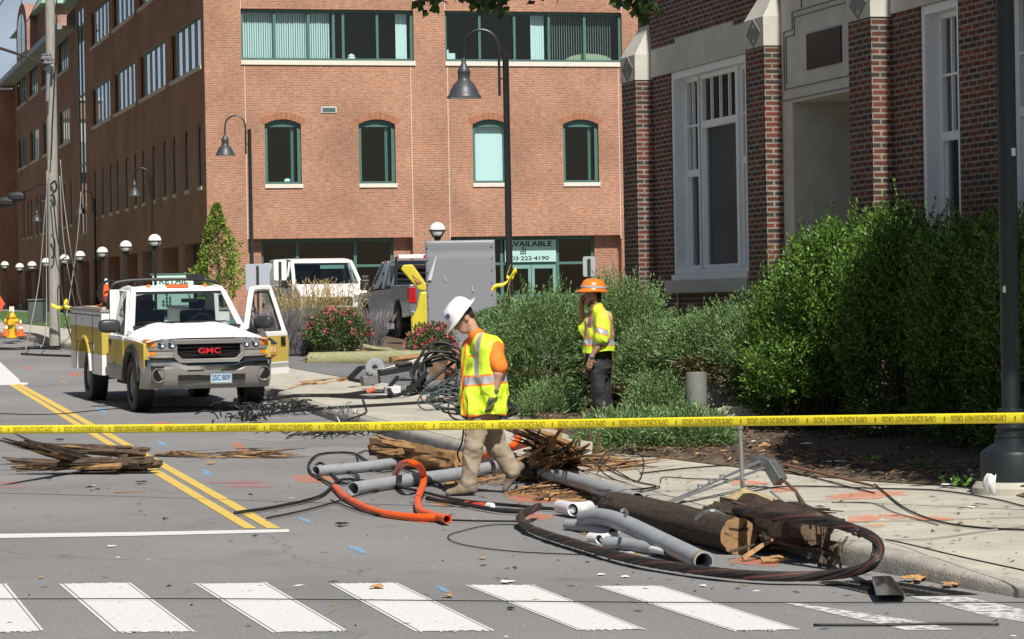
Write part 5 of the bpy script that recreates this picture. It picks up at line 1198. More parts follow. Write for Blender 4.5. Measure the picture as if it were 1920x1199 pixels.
for s_ in (-1, 1): mb.mesh([(s_ * .955, .95, 1.17), (s_ * .955, 2.5, 1.17), (s_ * .83, 2.45, 1.76), (s_ * .83, 1.55, 1.76)], [(0, 1, 2, 3)])
mb.build('side_window', m_win, va, recalc=False)
mb = MB(); mb.box((-.9, 1.0, .9), (.9, 2.4, 1.12)); mb.box((-.7, 2.2, 1.1), (-.15, 2.4, 1.55)); mb.box((.15, 2.2, 1.1), (.7, 2.4, 1.55)); mb.box((-.92, 2.5, 1.0), (.92, 2.54, 1.8)); mb.build('interior', m_seat, va)
mb = MB(); mb.box((-.05, 1.42, 1.58), (.62, 1.45, 1.68)); mb.build('sun_strip', M('visor_green', (.25, .42, .38), .5), va)
for s_ in (-1, 1):
    mb = MB(); mb.box((s_ * 1.0, .98, 1.06), (s_ * 1.22, 1.08, 1.38)); mb.build('mirror', m_blk, va, bevel=.04)
    mb = MB(); mb.prism([(s_ * .55, -.02), (s_ * .93, .02), (s_ * .96, .25), (s_ * .6, .1)], .66, .85, 2); mb.build('headlight', m_lens, va, bevel=.02)
    wheel(va, s_ * .84, .75, .32, .32, .2, side=s_); wheel(va, s_ * .84, 3.75, .32, .32, .2, side=s_)
mb = MB(); mb.box((-.5, -.025, .58), (.5, .0, .80)); mb.box((-.9, -.06, .34), (.9, .0, .52)); mb.build('grille', m_blk, va, bevel=.02)
# ---------------------------------------------------------------- grey pickup, tail towards the camera
pk = empty('pickup', (at(846, 600, 64.5).x, 64.5, zr(64.5) + .16), 0, 'dark grey pickup truck parked behind the rose bushes, tail towards the camera', 'pickup')
pk.rotation_euler = (0, 0, math.radians(15)); pk.scale = (1.02,) * 3
m_pg = M('pickup_grey', (.20, .22, .26), .2, .35, coat=.8)
mb = MB()    # local: y forward (away), tail at 0, x right
for s_ in (-1, 1):
    x0, x1 = (.80, .98) if s_ > 0 else (-.98, -.80)
    mb.prism([(.02, .55), (.0, 1.28), (2.0, 1.28), (2.05, 1.20), (5.6, 1.12), (5.8, .95), (5.8, .5), (5.40, .5)] + arcp(4.92, .5, .46, 0, 180)[1:] + [(4.4, .45), (1.75, .45)] + arcp(1.25, .5, .46, 0, 180)[1:], x0, x1, 0)
mb.box((-.80, .0, .62), (.80, .06, 1.27)); mb.box((-.8, .06, .70), (.8, 2.0, .78)); mb.box((-.8, 1.98, .6), (.8, 2.06, 1.27)); mb.box((-.8, 4.1, .6), (.8, 5.75, 1.13))
mb.prism([(2.02, 1.76), (2.15, 1.88), (3.6, 1.88), (3.78, 1.80)], -.76, .76, 0)
for s_ in (-1, 1):
    for q in (((2.04, 1.2), (2.10, 1.84)), ((3.05, 1.2), (3.05, 1.86)), ((4.45, 1.15), (3.65, 1.85))): mb.tube([(s_ * .93, q[0][0], q[0][1]), (s_ * .77, q[1][0], q[1][1])], .05, 6)
mb.box((-.9, 2.0, 1.2), (.9, 2.08, 1.28))
mb.build('body', m_pg, pk, True, bevel=.03, sharp=35)
mb = MB()
for s_ in (-1, 1):
    for a, b, c, d in ((2.1, 3.02, 3.02, 2.15), (3.1, 4.35, 3.65, 3.1)): mb.mesh([(s_ * .92, a, 1.24), (s_ * .92, b, 1.2), (s_ * .78, c, 1.83), (s_ * .78, d, 1.83)], [(0, 1, 2, 3)])
mb.mesh([(-.85, 2.06, 1.28), (.85, 2.06, 1.28), (.75, 2.12, 1.82), (-.75, 2.12, 1.82)], [(0, 1, 2, 3)]); mb.build('window', m_win, pk, recalc=False)
mb = MB(); mb.box((-.9, 2.3, 1.0), (.9, 2.34, 1.75)); mb.box((-.85, 3.2, .9), (-.1, 3.4, 1.6)); mb.box((-.9, 2.2, .8), (.9, 4.3, 1.15)); mb.build('interior', m_seat, pk)
mb = MB()
for z in (1.42, 1.56, 1.70): mb.tube([(-.85, 1.9, z), (.85, 1.9, z)], .02, 6)
for x in (-.85, .85): mb.tube([(x, 1.9, 1.28), (x, 1.9, 1.95)], .03, 6)
mb.build('headache_rack', m_blk, pk, True)
mb = MB(); mb.box((-.80, 1.84, 1.90), (.80, 2.02, 2.0)); lb = mb.build('light_bar', M('light_bar_white', (.75, .75, .75), .3), pk, bevel=.02)
mb = MB(); mb.box((-.20, 1.835, 1.905), (.1, 1.845, 1.985)); mb.build('red_lens', m_red, lb)
for s_ in (-1, 1):
    mb = MB(); mb.prism([(s_ * .82, -.012), (s_ * .985, -.005), (s_ * .99, .16), (s_ * .84, .05)], .86, 1.22, 2); mb.build('tail_lamp', M('tail_red', (.42, .015, .02), .15, coat=.8), pk, bevel=.01)
    mb = MB(); mb.box((s_ * 1.02, 4.05, 1.18), (s_ * 1.26, 4.18, 1.45)); mb.build('mirror', m_blk, pk, bevel=.04)
    wheel(pk, s_ * .85, 1.25, .40, .40, .27, side=s_); wheel(pk, s_ * .85, 4.92, .40, .40, .27, side=s_)
mb = MB(); mb.box((-.95, -.16, .48), (.95, -.01, .66)); mb.build('bumper', m_chr, pk, bevel=.03)
mb = MB(); mb.box((-.985, 3.35, .98), (-.975, 3.52, 1.04)); mb.box((-.985, 2.45, .98), (-.975, 2.62, 1.04)); mb.build('handle', m_chr, pk)
mb = MB(); mb.box((-.78, .1, .38), (.78, 5.6, .62)); mb.build('chassis', m_dark, pk)
# ---------------------------------------------------------------- yellow lift basket leaning at the back of the pickup
bY = 61.5; m_lift = M('lift_yellow', (.62, .52, .04), .4, 0, .12, 5, coat=.3)
lf = empty('lift_basket', (at(785, 640, bY).x, bY, zr(bY) + .15), 0, 'yellow lift basket with a dark triangle emblem, between pickup and grey panel', 'lift basket')
q = lambda px, py, dy=0: at(px, py, bY + dy) - lf.location
mb = MB(); d0 = Vector((0, .55, 0))
def slab(P, dep, mi=0): 
    n = len(P); mb.mesh([Vector(p) for p in P] + [Vector(p) + Vector((0, dep, 0)) for p in P], [tuple(range(n)), tuple(range(2 * n - 1, n - 1, -1))] + [(i, n + i, n + (i + 1) % n, (i + 1) % n) for i in range(n)], mi)
slab([q(751, 505), q(756, 497), q(773, 496), q(799, 533), q(799, 546), q(786, 545)], .5); mb.build('upper_tray', m_lift, lf, bevel=.03)
mb = MB(); slab([q(787, 547), q(802, 546), q(806, 600), q(806, 640), q(772, 640), q(770, 600), q(780, 580)], .6); mb.build('lower_bin', m_lift, lf, bevel=.05)
mb = MB(); e = [q(772, 515, -.012), q(791, 531, -.012), q(781, 535, -.012)]
mb.mesh(e, [(0, 1, 2)], 0); e = [q(775, 519, -.02), q(787, 529, -.02), q(786, 532, -.02), q(777, 526, -.02)]; mb.mesh(e, [(0, 1, 2, 3)], 1); mb.build('emblem', [M('emblem_brown', (.16, .09, .07), .6), M('emblem_rust', (.55, .25, .06), .6)], lf, recalc=False)
# ================================================================ people: smooth blended bodies polygonised from distance fields
def surface_nets(Fv, org, h):
    ins = Fv < 0; nx, ny, nz = Fv.shape
    c = np.zeros((nx - 1, ny - 1, nz - 1), np.int32)
    for i in (0, 1):
        for j in (0, 1):
            for k in (0, 1): c += ins[i:nx - 1 + i, j:ny - 1 + j, k:nz - 1 + k]
    act = (c > 0) & (c < 8); idx = np.argwhere(act); vid = -np.ones(act.shape, np.int64); vid[act] = np.arange(len(idx))
    acc = np.zeros((len(idx), 3)); cnt = np.zeros(len(idx))
    cs = [(i, j, k) for i in (0, 1) for j in (0, 1) for k in (0, 1)]
    for a in cs:
        for b in cs:
            if sum(abs(p - q) for p, q in zip(a, b)) != 1 or a > b: continue
            fa = Fv[idx[:, 0] + a[0], idx[:, 1] + a[1], idx[:, 2] + a[2]]; fb = Fv[idx[:, 0] + b[0], idx[:, 1] + b[1], idx[:, 2] + b[2]]
            m = (fa < 0) != (fb < 0); t = np.where(m, fa / np.where(m, fa - fb, 1), 0)
            acc += np.where(m[:, None], np.array(a)[None] + t[:, None] * (np.array(b) - np.array(a))[None], 0); cnt += m
    V = org + (idx + acc / cnt[:, None]) * h; faces = []
    for ax in range(3):
        sl0 = [slice(None)] * 3; sl1 = [slice(None)] * 3; sl0[ax] = slice(0, -1); sl1[ax] = slice(1, None)
        a = ins[tuple(sl0)]; b = ins[tuple(sl1)]; e = np.argwhere(a != b); o1, o2 = [(1, 2), (2, 0), (0, 1)][ax]
        ok = (e[:, o1] > 0) & (e[:, o2] > 0) & (e[:, o1] < Fv.shape[o1] - 1) & (e[:, o2] < Fv.shape[o2] - 1); e = e[ok]
        q = []
        for d1, d2 in ((-1, -1), (0, -1), (0, 0), (-1, 0)):
            p = e.copy(); p[:, o1] += d1; p[:, o2] += d2; q.append(vid[p[:, 0], p[:, 1], p[:, 2]])
        q = np.stack(q, 1); fl = ~a[e[:, 0], e[:, 1], e[:, 2]]; q[fl] = q[fl][:, ::-1]; faces.append(q)
    Fc = np.concatenate(faces); Fc = Fc[(Fc >= 0).all(1)]
    return V, Fc
def cap(a, b, ra, rb): return ('c', np.array(a, float), np.array(b, float), ra, rb)
def ell(c, r, ax=None): return ('e', np.array(c, float), np.array(r, float), np.eye(3) if ax is None else np.array(ax, float))
def field(prims, k, P):
    d = None
    for p in prims:
        if p[0] == 'c':
            ab = p[2] - p[1]; t = np.clip(((P - p[1]) @ ab) / max(1e-9, ab @ ab), 0, 1)
            e = np.linalg.norm(P - p[1] - t[..., None] * ab, axis=-1) - (p[3] + (p[4] - p[3]) * t)
        else:
            q = (P - p[1]) @ p[3].T; k0 = np.linalg.norm(q / p[2], axis=-1); k1 = np.linalg.norm(q / p[2] ** 2, axis=-1); e = k0 * (k0 - 1) / np.maximum(k1, 1e-6)
        if d is None: d = e
        else:
            hh = np.clip(.5 + .5 * (d - e) / k, 0, 1); d = d + (e - d) * hh - k * hh * (1 - hh)
    return d
def blob(name, prims, k, h, mats, parent, cut=None, fold=None, matfn=None, pad=.04):
    pts = []
    for p in prims:
        if p[0] == 'c': pts += [p[1] - p[3], p[1] + p[3], p[2] - p[4], p[2] + p[4]]
        else: pts += [p[1] - p[2].max(), p[1] + p[2].max()]
    pts = np.array(pts); lo = pts.min(0) - pad; hi = pts.max(0) + pad
    n = np.ceil((hi - lo) / h).astype(int) + 1
    g = np.stack(np.meshgrid(*[lo[i] + h * np.arange(n[i]) for i in range(3)], indexing='ij'), -1)
    d = field(prims, k, g)
    if fold is not None: d = d + fold(g)
    if cut is not None: d = np.maximum(d, cut(g))
    V, Fc = surface_nets(d, lo, h)
    me = bpy.data.meshes.new(name); me.from_pydata(V.tolist(), [], Fc.tolist())
    mats = mats if isinstance(mats, list) else [mats]
    for m_ in mats: me.materials.append(m_)
    if matfn is not None:
        cen = V[Fc].mean(1); me.polygons.foreach_set('material_index', matfn(cen).astype(np.int32))
    me.polygons.foreach_set('use_smooth', [True] * len(Fc)); me.update()
    o = bpy.data.objects.new(name, me); COL.objects.link(o)
    if parent: o.parent = parent
    return o
def vnoise(g, sc_, seed=0):
    q = g * np.array(sc_) + seed * 17.3; i = np.floor(q).astype(np.int64); f = q - i; f = f * f * (3 - 2 * f)
    def hsh(a, b, c):
        h = (a * 374761393 + b * 668265263 + c * 2147483647 + seed * 974711) & 0xffffffff
        h = ((h ^ (h >> 13)) * 1274126177) & 0xffffffff
        return ((h ^ (h >> 16)) & 0xffff) / 32768.0 - 1
    out = 0
    for a in (0, 1):
        for b in (0, 1):
            for c in (0, 1):
                w_ = (f[..., 0] if a else 1 - f[..., 0]) * (f[..., 1] if b else 1 - f[..., 1]) * (f[..., 2] if c else 1 - f[..., 2])
                out = out + w_ * hsh(i[..., 0] + a, i[..., 1] + b, i[..., 2] + c)
    return out
def ridge(n): return 1 - np.abs(n)
m_lime_v = M('hi_vis_lime', (.60, .82, .035), .6, 0, .06, 9); m_silv = M('reflective_silver', (.40, .41, .43), .35, .1); m_orv = M('hi_vis_orange', (.85, .22, .025), .6)
def head_prims(c, u, f, sc_=1.0):
    """skull, jaw, nose, brow, lips and ears in a frame given by up and forward"""
    c = np.array(c, float); u = np.array(u, float); u /= np.linalg.norm(u); f = np.array(f, float); f -= u * (u @ f); f /= np.linalg.norm(f); s = np.cross(f, u)
    P = lambda a, b, cc: c + (f * a + s * b + u * cc) * sc_
    ax = [f, s, u]
    pr = [ell(P(-.012, 0, .03), (.098 * sc_, .077 * sc_, .092 * sc_), ax), cap(P(.03, 0, -.02), P(.055, 0, -.075), .060 * sc_, .040 * sc_), cap(P(.0, -.035, -.055), P(.055, 0, -.085), .03 * sc_, .026 * sc_), cap(P(.0, .035, -.055), P(.055, 0, -.085), .03 * sc_, .026 * sc_),
          cap(P(.088, 0, .01), P(.112, 0, -.028), .010 * sc_, .014 * sc_), cap(P(.083, -.03, .022), P(.083, .03, .022), .012 * sc_, .012 * sc_), cap(P(.088, -.016, -.055), P(.088, .016, -.055), .010 * sc_, .010 * sc_), cap(P(.05, -.05, -.01), P(.075, -.03, -.03), .016, .014), cap(P(.05, .05, -.01), P(.075, .03, -.03), .016, .014)]
    ears = [ell(P(-.01, b, -.005), (.022 * sc_, .009 * sc_, .034 * sc_), ax) for b in (-.08, .08)]
    return pr, ears, P, ax
def hand_prims(w, dirn, palm_n, L=.19, curl=.35, thumb_side=1):
    """wrist position, pointing direction, palm normal; four unequal bent fingers and a thumb from the side of the palm"""
    w = np.array(w, float); d = np.array(dirn, float); d /= np.linalg.norm(d); n = np.array(palm_n, float); n -= d * (d @ n); n /= np.linalg.norm(n); s = np.cross(d, n)
    pr = [cap(w, w + d * .05, .030, .030)]
    for q in (-.027, -.009, .009, .027): pr.append(cap(w + d * .03 + s * q * .7, w + d * .095 + s * q, .015, .013))
    for i, (q, l) in enumerate(((-.030, .060), (-.010, .076), (.010, .080), (.030, .070))):
        a = w + d * .095 + s * q; b = a + (d * math.cos(curl * .6) + n * math.sin(curl * .6)) * l * .55; e = b + (d * math.cos(curl * 2) + n * math.sin(curl * 2)) * l * .5
        pr += [cap(a, b, .0105, .0095), cap(b, e, .0095, .008)]
    t0 = w + d * .03 + s * .028 * thumb_side; t1 = t0 + (d * .6 + s * .6 * thumb_side + n * .5) * .04; t2 = t1 + (d * .9 + n * .35) * .035
    pr += [cap(t0, t1, .014, .012), cap(t1, t2, .012, .009)]
    return pr
def hardhat(parent, c, u, f, col, name='hard_hat', band=None, sc_=1.0):
    c = Vector(c); u = Vector(u).normalized(); f = Vector(f); f = (f - u * f.dot(u)).normalized(); s = f.cross(u)
    mb = MB(); prof = [(.150, -.012), (.172, -.010), (.176, .0), (.165, .004), (.142, .012), (.138, .04), (.130, .075), (.112, .108), (.080, .132), (.04, .145), (.0, .149)]
    n = 40; vs = []
    for r, z in prof:
        for k in range(n):
            a = 2 * PI * k / n; e = 1.0 + (.16 if r > .15 else .10) * abs(math.cos(a)) ** 1.5 + (.12 * max(0, math.cos(a)) ** 2 if r > .15 else 0)
            rr = r * e; zz = z - (.02 * math.cos(a) if r > .15 and math.cos(a) > 0 else 0)
            rib = .007 * math.exp(-((math.sin(a) * rr) / .022) ** 2) if .02 < z < .145 else 0
            vs.append(c + (f * (math.cos(a) * rr) + s * (math.sin(a) * rr * .92) + u * (zz + rib)) * sc_)
    fs = [(i * n + k, i * n + (k + 1) % n, (i + 1) * n + (k + 1) % n, (i + 1) * n + k) for i in range(len(prof) - 1) for k in range(n)]
    mb.mesh(vs, fs); h = mb.build(name, col, parent, True, sharp=60)
    if band:
        mb = MB(); vb = []
        for z, r in ((.035, .1445), (.058, .1405)):
            for k in range(n):
                a = 2 * PI * k / n; e = 1 + .10 * abs(math.cos(a)) ** 1.5; vb.append(c + (f * math.cos(a) * r * e + s * math.sin(a) * r * e * .92 + u * z) * sc_)
        mb.mesh(vb, [(k, (k + 1) % n, n + (k + 1) % n, n + k) for k in range(n)]); mb.build('reflective_band', band, h, True)
    return h
# ---------------------------------------------------------------- man in the white hard hat
Y1 = 24.2; s1 = F / Y1
p1 = empty('person', (at(905, 930, Y1).x, Y1, 0.0), 0, 'person in white hard hat and lime vest walking left with head bowed, wearing green gloves', 'person')
J = lambda px, py, dy=0: np.array(((px - 905) / s1, dy, (931 - py) / s1))
m_sk1 = M('skin_fair', (.47, .27, .19), .5, 0, .08, 30)
hp, ears, HPf, hax = head_prims(J(874, 600), (-.62, -.10, .78), (-.76, -.22, -.60), 1.02)
body = hp + [cap(J(900, 640), J(887, 610), .056, .052), cap(J(906, 775), J(905, 730), .13, .125), cap(J(905, 730), J(908, 685), .11, .10), cap(J(926, 655, -.15), J(891, 655, .15), .07, .07),
        cap(J(927, 655, -.17), J(938, 704, -.235), .056, .044), cap(J(938, 704, -.235), J(930, 745, -.225), .044, .030), cap(J(892, 655, .17), J(905, 706, .25), .056, .044), cap(J(905, 706, .25), J(900, 745, .24), .044, .03),
        cap(J(898, 782, -.09), J(889, 842, -.11), .085, .058), cap(J(889, 842, -.11), J(881, 905, -.12), .055, .038), cap(J(912, 782, .09), J(934, 846, .11), .085, .058), cap(J(934, 846, .11), J(966, 892, .11), .055, .038)]
body += hand_prims(J(900, 745, .24), (-.02, 0, -1), (-1, .1, 0), curl=.6)
bd1 = blob('body', body + ears, .018, .0075, m_sk1, p1)
hr = [ell(HPf(-.035, 0, .035), (.083, .080, .082), hax), cap(HPf(-.07, -.03, -.02), HPf(-.07, .03, -.02), .03, .03), cap(HPf(-.01, -.074, .03), HPf(.01, -.07, .0), .014, .008), cap(HPf(-.01, .074, .03), HPf(.01, .07, .0), .014, .008)]
blob('hair', hr, .02, .006, M('dark_hair', (.022, .015, .011), .6, 0, .3, 60), p1)
mb = MB(); e0, e1 = Vector(HPf(.09, -.066, .005)), Vector(HPf(-.01, -.083, .012)); mb.tube([Vector(HPf(.095, -.005, .0)), e0, e1], .006, 6)
mb.lathe([(0, -.002), (.016, -.002), (.016, .002), (0, .002)], 14, T=Matrix.Translation(HPf(.099, -.033, -.004)) @ Vector(HPf(1, -.2, 0) - HPf(0, 0, 0)).to_track_quat('Z', 'Y').to_matrix().to_4x4()); mb.build('glasses', m_blkg, p1, True)
hat1 = hardhat(p1, J(869.5, 591, 0), (-.74, -.10, .66), (-.66, -.22, -.74), M('hard_hat_white', (.80, .80, .80), .28, coat=.4), sc_=.93)
mb = MB(); q = Vector(J(848, 600, 0)) + Vector((-.01, -.10, .02)); mb.lathe([(0, .0), (.024, .0), (.022, .004), (0, .004)], 16, T=Matrix.Translation(q) @ Vector((-.55, -.85, .1)).to_track_quat('Z', 'Y').to_matrix().to_4x4()); mb.build('badge', M('badge_blue', (.05, .06, .18), .5), hat1)
fold1 = lambda g: .020 * (.5 - ridge(vnoise(g, (9, 7, 5), 1)) ** 2) + .008 * vnoise(g, (22, 20, 14), 2)
m_sho = M('orange_shirt', (.82, .20, .02), .8, 0, .08, 12)
shirt = [cap(J(924, 658, -.12), J(922, 720, -.10), .112, .112), cap(J(893, 658, .12), J(893, 720, .1), .112, .112), cap(J(907, 645, 0), J(898, 634, 0), .10, .074), cap(J(930, 660, -.165), J(940, 689, -.222), .074, .074), cap(J(892, 657, .17), J(900, 690, .24), .083, .075)]
blob('shirt', shirt, .05, .008, m_sho, p1, fold=lambda g: fold1(g) * .6)
vest = [cap(J(922, 655, -.12), J(905, 645, -.02), .095, .09), cap(J(923, 662, -.125), J(924, 768, -.115), .122, .140), cap(J(893, 662, .12), J(893, 770, .115), .118, .128), cap(J(908, 690, 0), J(907, 770, -.02), .13, .155), cap(J(894, 720, -.06), J(894, 772, -.10), .10, .115)]
neckc, armc = J(893, 634, -.01), J(934, 666, -.24)
def vcut(g):
    z0 = J(0, 781)[2]; top = field([cap(J(880, 618, -.02), J(894, 636, 0), .085, .078)], .02, g)
    arm = np.linalg.norm((g - J(951, 669, -.30)) * np.array((1.0, .52, .72)), axis=-1) - .108
    arm2 = np.linalg.norm((g - J(896, 662, .32)) * np.array((1.2, .55, .8)), axis=-1) - .12
    return np.maximum.reduce([z0 - g[..., 2] + .012 * np.sin(g[..., 0] * 18), -top, -arm, -arm2])
def vmat(c):
    px = 905 + c[:, 0] * s1; py = 931 - c[:, 2] * s1; m_ = np.zeros(len(c), int); near = c[:, 1] < .06
    band = py - (718 - (px - 868) * .075)
    m_[np.abs(band) < 10.5] = 2; m_[np.abs(band) < 7] = 1
    cx = np.interp(py, [612, 640, 660, 680, 712], [914, 903, 899.5, 897.5, 898]); vs_ = near & (py < 708) & (np.abs(px - cx) < 4.6); m_[vs_] = 1
    fe = np.interp(py, [622, 650, 700, 740, 785], [888, 878, 871, 871, 874]); m_[(np.abs(px - fe) < 2.2) & (c[:, 1] < .08)] = 2
    m_[py > 778.5] = 2; m_[near & (np.abs(px - 887) < 4.5) & (np.abs(py - 671) < 2.4)] = 2
    return m_
vo_ = blob('vest', vest, .06, .006, [m_lime_v, m_silv, m_orv], p1, cut=vcut, fold=lambda g: fold1(g) * 2.3 * np.clip((1.25 - g[..., 2]) / .4, .3, 1), matfn=vmat)
m_kh = M('khaki_cloth', (.30, .25, .18), .85, 0, .10, 7)
pf = lambda g: .017 * (.5 - ridge(vnoise(g + .25 * g[..., [2, 0, 0]] * np.array((1, 0, 0)), (8, 9, 7), 3)) ** 2) + .007 * vnoise(g, (18, 18, 34), 4)
pants = [cap(J(908, 750), J(908, 780), .11, .12), cap(J(903, 780, -.07), J(889, 842, -.11), .100, .088), cap(J(889, 842, -.11), J(880, 902, -.12), .080, .074), cap(J(912, 780, .085), J(935, 846, .11), .105, .090), cap(J(935, 846, .11), J(963, 888, .115), .086, .080)]
blob('trousers', pants, .035, .0075, m_kh, p1, fold=pf)
m_gl_ = M('glove_green', (.075, .095, .045), .7, 0, .25, 20)
gl_ = hand_prims(J(930, 742, -.225), (-.16, -.02, -1), (-1, .15, .1), curl=.55, thumb_side=-1)
gl_ = [p if p[0] != 'c' else cap(p[1], p[2], p[3] + .006, p[4] + .005) for p in gl_] + [cap(J(932, 736, -.225), J(929, 750, -.225), .042, .038)]
blob('glove', gl_, .009, .0045, m_gl_, p1)
def shoe(par, heel, toe, dy, mat=None, nm='shoe', r=.048):
    h_, t_ = J(*heel, dy), J(*toe, dy); dirn = (t_ - h_) / np.linalg.norm(t_ - h_); upv = np.cross(np.array((0, 1, 0)), dirn); upv = upv * (1 if upv[2] > 0 else -1)
    pr = [cap(h_ + upv * .04 + dirn * .03, h_ + upv * .05 + dirn * .12, r, r), cap(h_ + upv * .035 + dirn * .12, t_ + upv * .025 - dirn * .03, r, .036), cap(h_ + upv * .06 + dirn * .04, h_ + upv * .13 + dirn * .05, .05, .048)]
    sp = lambda g: -((g - h_) @ upv) + .006
    o = blob(nm, pr, .03, .0065, [M('tan_boot', (.20, .155, .105), .8, 0, .2, 15), M('boot_sole', (.10, .085, .065), .9)], par, cut=sp, matfn=lambda c: (((c - h_) @ upv) < .022).astype(int)); return o
shoe(p1, (893, 927), (837, 931), -.12); shoe(p1, (985, 884), (950, 931), .115, r=.054)
# ---------------------------------------------------------------- man in the orange hard hat on the phone
Y2 = 35.2; s2 = F / Y2; g2 = .17
base2 = at(1124, 782, Y2)
p2 = empty('person', (base2.x, Y2, g2), 0, 'person in orange hard hat and lime shirt by the junipers, phone to face', 'person')
Q = lambda px, py, dy=0: np.array(((px - 1124) / s2, dy, at(px, py, Y2).z - g2))
m_sk2 = M('skin_tan', (.30, .165, .105), .5, 0, .08, 30)
hp, ears, HP2, hax2 = head_prims(Q(1115, 557), (.06, 0, 1), (-1, -.18, -.06), 1.04)
body = hp + [cap(Q(1120, 578), Q(1117, 562), .066, .062), cap(Q(1124, 690), Q(1125, 640), .14, .15), cap(Q(1125, 640), Q(1126, 605), .15, .14), cap(Q(1131, 594, -.17), Q(1120, 594, .17), .075, .07),
        cap(Q(1134, 597, -.19), Q(1130, 640, -.245), .058, .048), cap(Q(1130, 640, -.245), Q(1110, 668, -.26), .046, .032), cap(Q(1118, 597, .19), Q(1096, 622, .22), .056, .046), cap(Q(1096, 622, .22), Q(1094, 576, .12), .044, .032),
        cap(Q(1118, 690, -.09), Q(1124, 735, -.10), .09, .062), cap(Q(1124, 735, -.1), Q(1130, 778, -.1), .06, .045), cap(Q(1128, 690, .09), Q(1134, 735, .10), .09, .062), cap(Q(1134, 735, .1), Q(1138, 778, .1), .06, .045)]
body += hand_prims(Q(1110, 669, -.26), (-.28, -.05, -1), (.25, 1, 0), curl=.35, thumb_side=1)
body += hand_prims(Q(1094, 574, .12), (.12, -.12, 1), (.6, -.8, 0), curl=.9, thumb_side=1)
blob('body', body + ears, .018, .0085, m_sk2, p2)
mb = MB(); a = Vector(Q(1099, 551, .03)); mb.bar(a, a + Vector((.03, -.01, -.13)), .07, .012, up=(1, 0, 0)); mb.build('phone', m_blkg, None, label='black mobile phone held to the face of the man in the orange hard hat', cat='phone').location += p2.location
hr = [ell(HP2(-.032, 0, .02), (.086, .083, .08), hax2), cap(HP2(-.07, -.03, -.04), HP2(-.07, .03, -.04), .032, .032)]
blob('hair', hr, .02, .007, M('black_hair', (.012, .010, .009), .6, 0, .3, 60), p2)
bdp = [cap(HP2(.055, 0, -.088), HP2(.0, -.055, -.06), .030, .026), cap(HP2(.055, 0, -.088), HP2(.0, .055, -.06), .030, .026), cap(HP2(.085, -.02, -.045), HP2(.085, .02, -.045), .012, .012)]
blob('beard', bdp, .02, .006, MATS['black_hair'], p2)
hat2 = hardhat(p2, HP2(-.005, 0, .075), (.07, 0, 1), (-1, -.18, -.06), M('hard_hat_orange', (.80, .20, .02), .3, coat=.4), band=m_silv, sc_=1.08)
fold2 = lambda g: .024 * (.5 - ridge(vnoise(g + .3 * g[..., [2, 0, 0]] * np.array((1, 0, 0)), (8, 7, 5), 5)) ** 2) + .008 * vnoise(g, (20, 18, 14), 6)
shirt = [cap(Q(1133, 603, -.13), Q(1131, 668, -.11), .128, .150), cap(Q(1119, 603, .13), Q(1118, 668, .11), .125, .145), cap(Q(1124, 630), Q(1121, 666), .16, .20), cap(Q(1127, 592, 0), Q(1123, 580, 0), .12, .08), cap(Q(1134, 598, -.20), Q(1129, 634, -.245), .10, .098), cap(Q(1117, 598, .19), Q(1100, 617, .215), .09, .09)]
def smat(c):
    py = 562 + (1.7 - g2 - c[:, 2]) * s2 - .0175 * (150 + c[:, 0] * s2); px = 1124 + c[:, 0] * s2; m_ = np.zeros(len(c), int)
    torso = ~((c[:, 1] < -.20) & (py < 640) & (px < 1140) & (px > 1112))
    b = np.abs(py - 638); m_[torso & (b < 8.5)] = 2; m_[torso & (b < 6)] = 1
    v = np.interp(py, [575, 600, 640], [1112, 1104, 1101]); q = np.abs(px - v); m_[torso & (py < 630) & (q < 4)] = 2; m_[torso & (py < 630) & (q < 2)] = 1
    v = np.interp(py, [570, 600, 635], [1136, 1149, 1150]); q = np.abs(px - v); m_[torso & (py < 632) & (q < 4)] = 2; m_[torso & (py < 632) & (q < 2)] = 1
    sl_ = (c[:, 1] < -.19) & (px < 1142); b = np.abs(py - 617 - (px - 1125) * .3); m_[sl_ & (b < 6.5)] = 2; m_[sl_ & (b < 4.3)] = 1
    return m_
blob('shirt', shirt, .05, .007, [m_lime_v, m_silv, m_orv], p2, cut=lambda g: Q(0, 680)[2] - g[..., 2] + .015 * np.sin(g[..., 0] * 14), fold=fold2, matfn=smat)
m_dkp = M('dark_trousers', (.022, .021, .026), .8, 0, .3, 9)
pants = [cap(Q(1125, 664), Q(1125, 690), .175, .165), cap(Q(1118, 690, -.085), Q(1124, 735, -.10), .115, .095), cap(Q(1124, 735, -.1), Q(1130, 774, -.1), .092, .088), cap(Q(1130, 690, .085), Q(1134, 735, .1), .112, .095), cap(Q(1134, 735, .1), Q(1138, 774, .1), .09, .086)]
blob('trousers', pants, .04, .0085, m_dkp, p2, fold=pf)
for a, dy in (((1136, 782), -.1), ((1144, 782), .1)):
    h_ = Q(a[0], a[1], dy); blob('boot', [cap(h_ + (0, 0, .045), h_ + (-.12, 0, .045), .05, .05), cap(h_ + (-.12, 0, .04), h_ + (-.22, 0, .03), .05, .04), cap(h_ + (-.02, 0, .06), h_ + (-.02, 0, .14), .05, .05)], .03, .008, m_blk, p2, cut=lambda g: (h_[2] + .0) - g[..., 2])
mb = MB(); c_ = Vector(Q(1111, 667, -.26)); ax = Vector(Q(1110, 668, -.26) - Q(1130, 640, -.245)).normalized(); T = Matrix.Translation(c_) @ ax.to_track_quat('Z', 'Y').to_matrix().to_4x4()
mb.lathe([(.037, -.014), (.042, -.012), (.042, .012), (.037, .014)], 18, T=T); mb.lathe([(0, 0), (.022, 0), (.022, .012), (0, .014)], 14, T=Matrix.Translation(c_ + Vector((.0, -.042, .0))) @ Matrix.Rotation(PI / 2, 4, 'X')); mb.build('wristwatch', m_steel, p2, True)
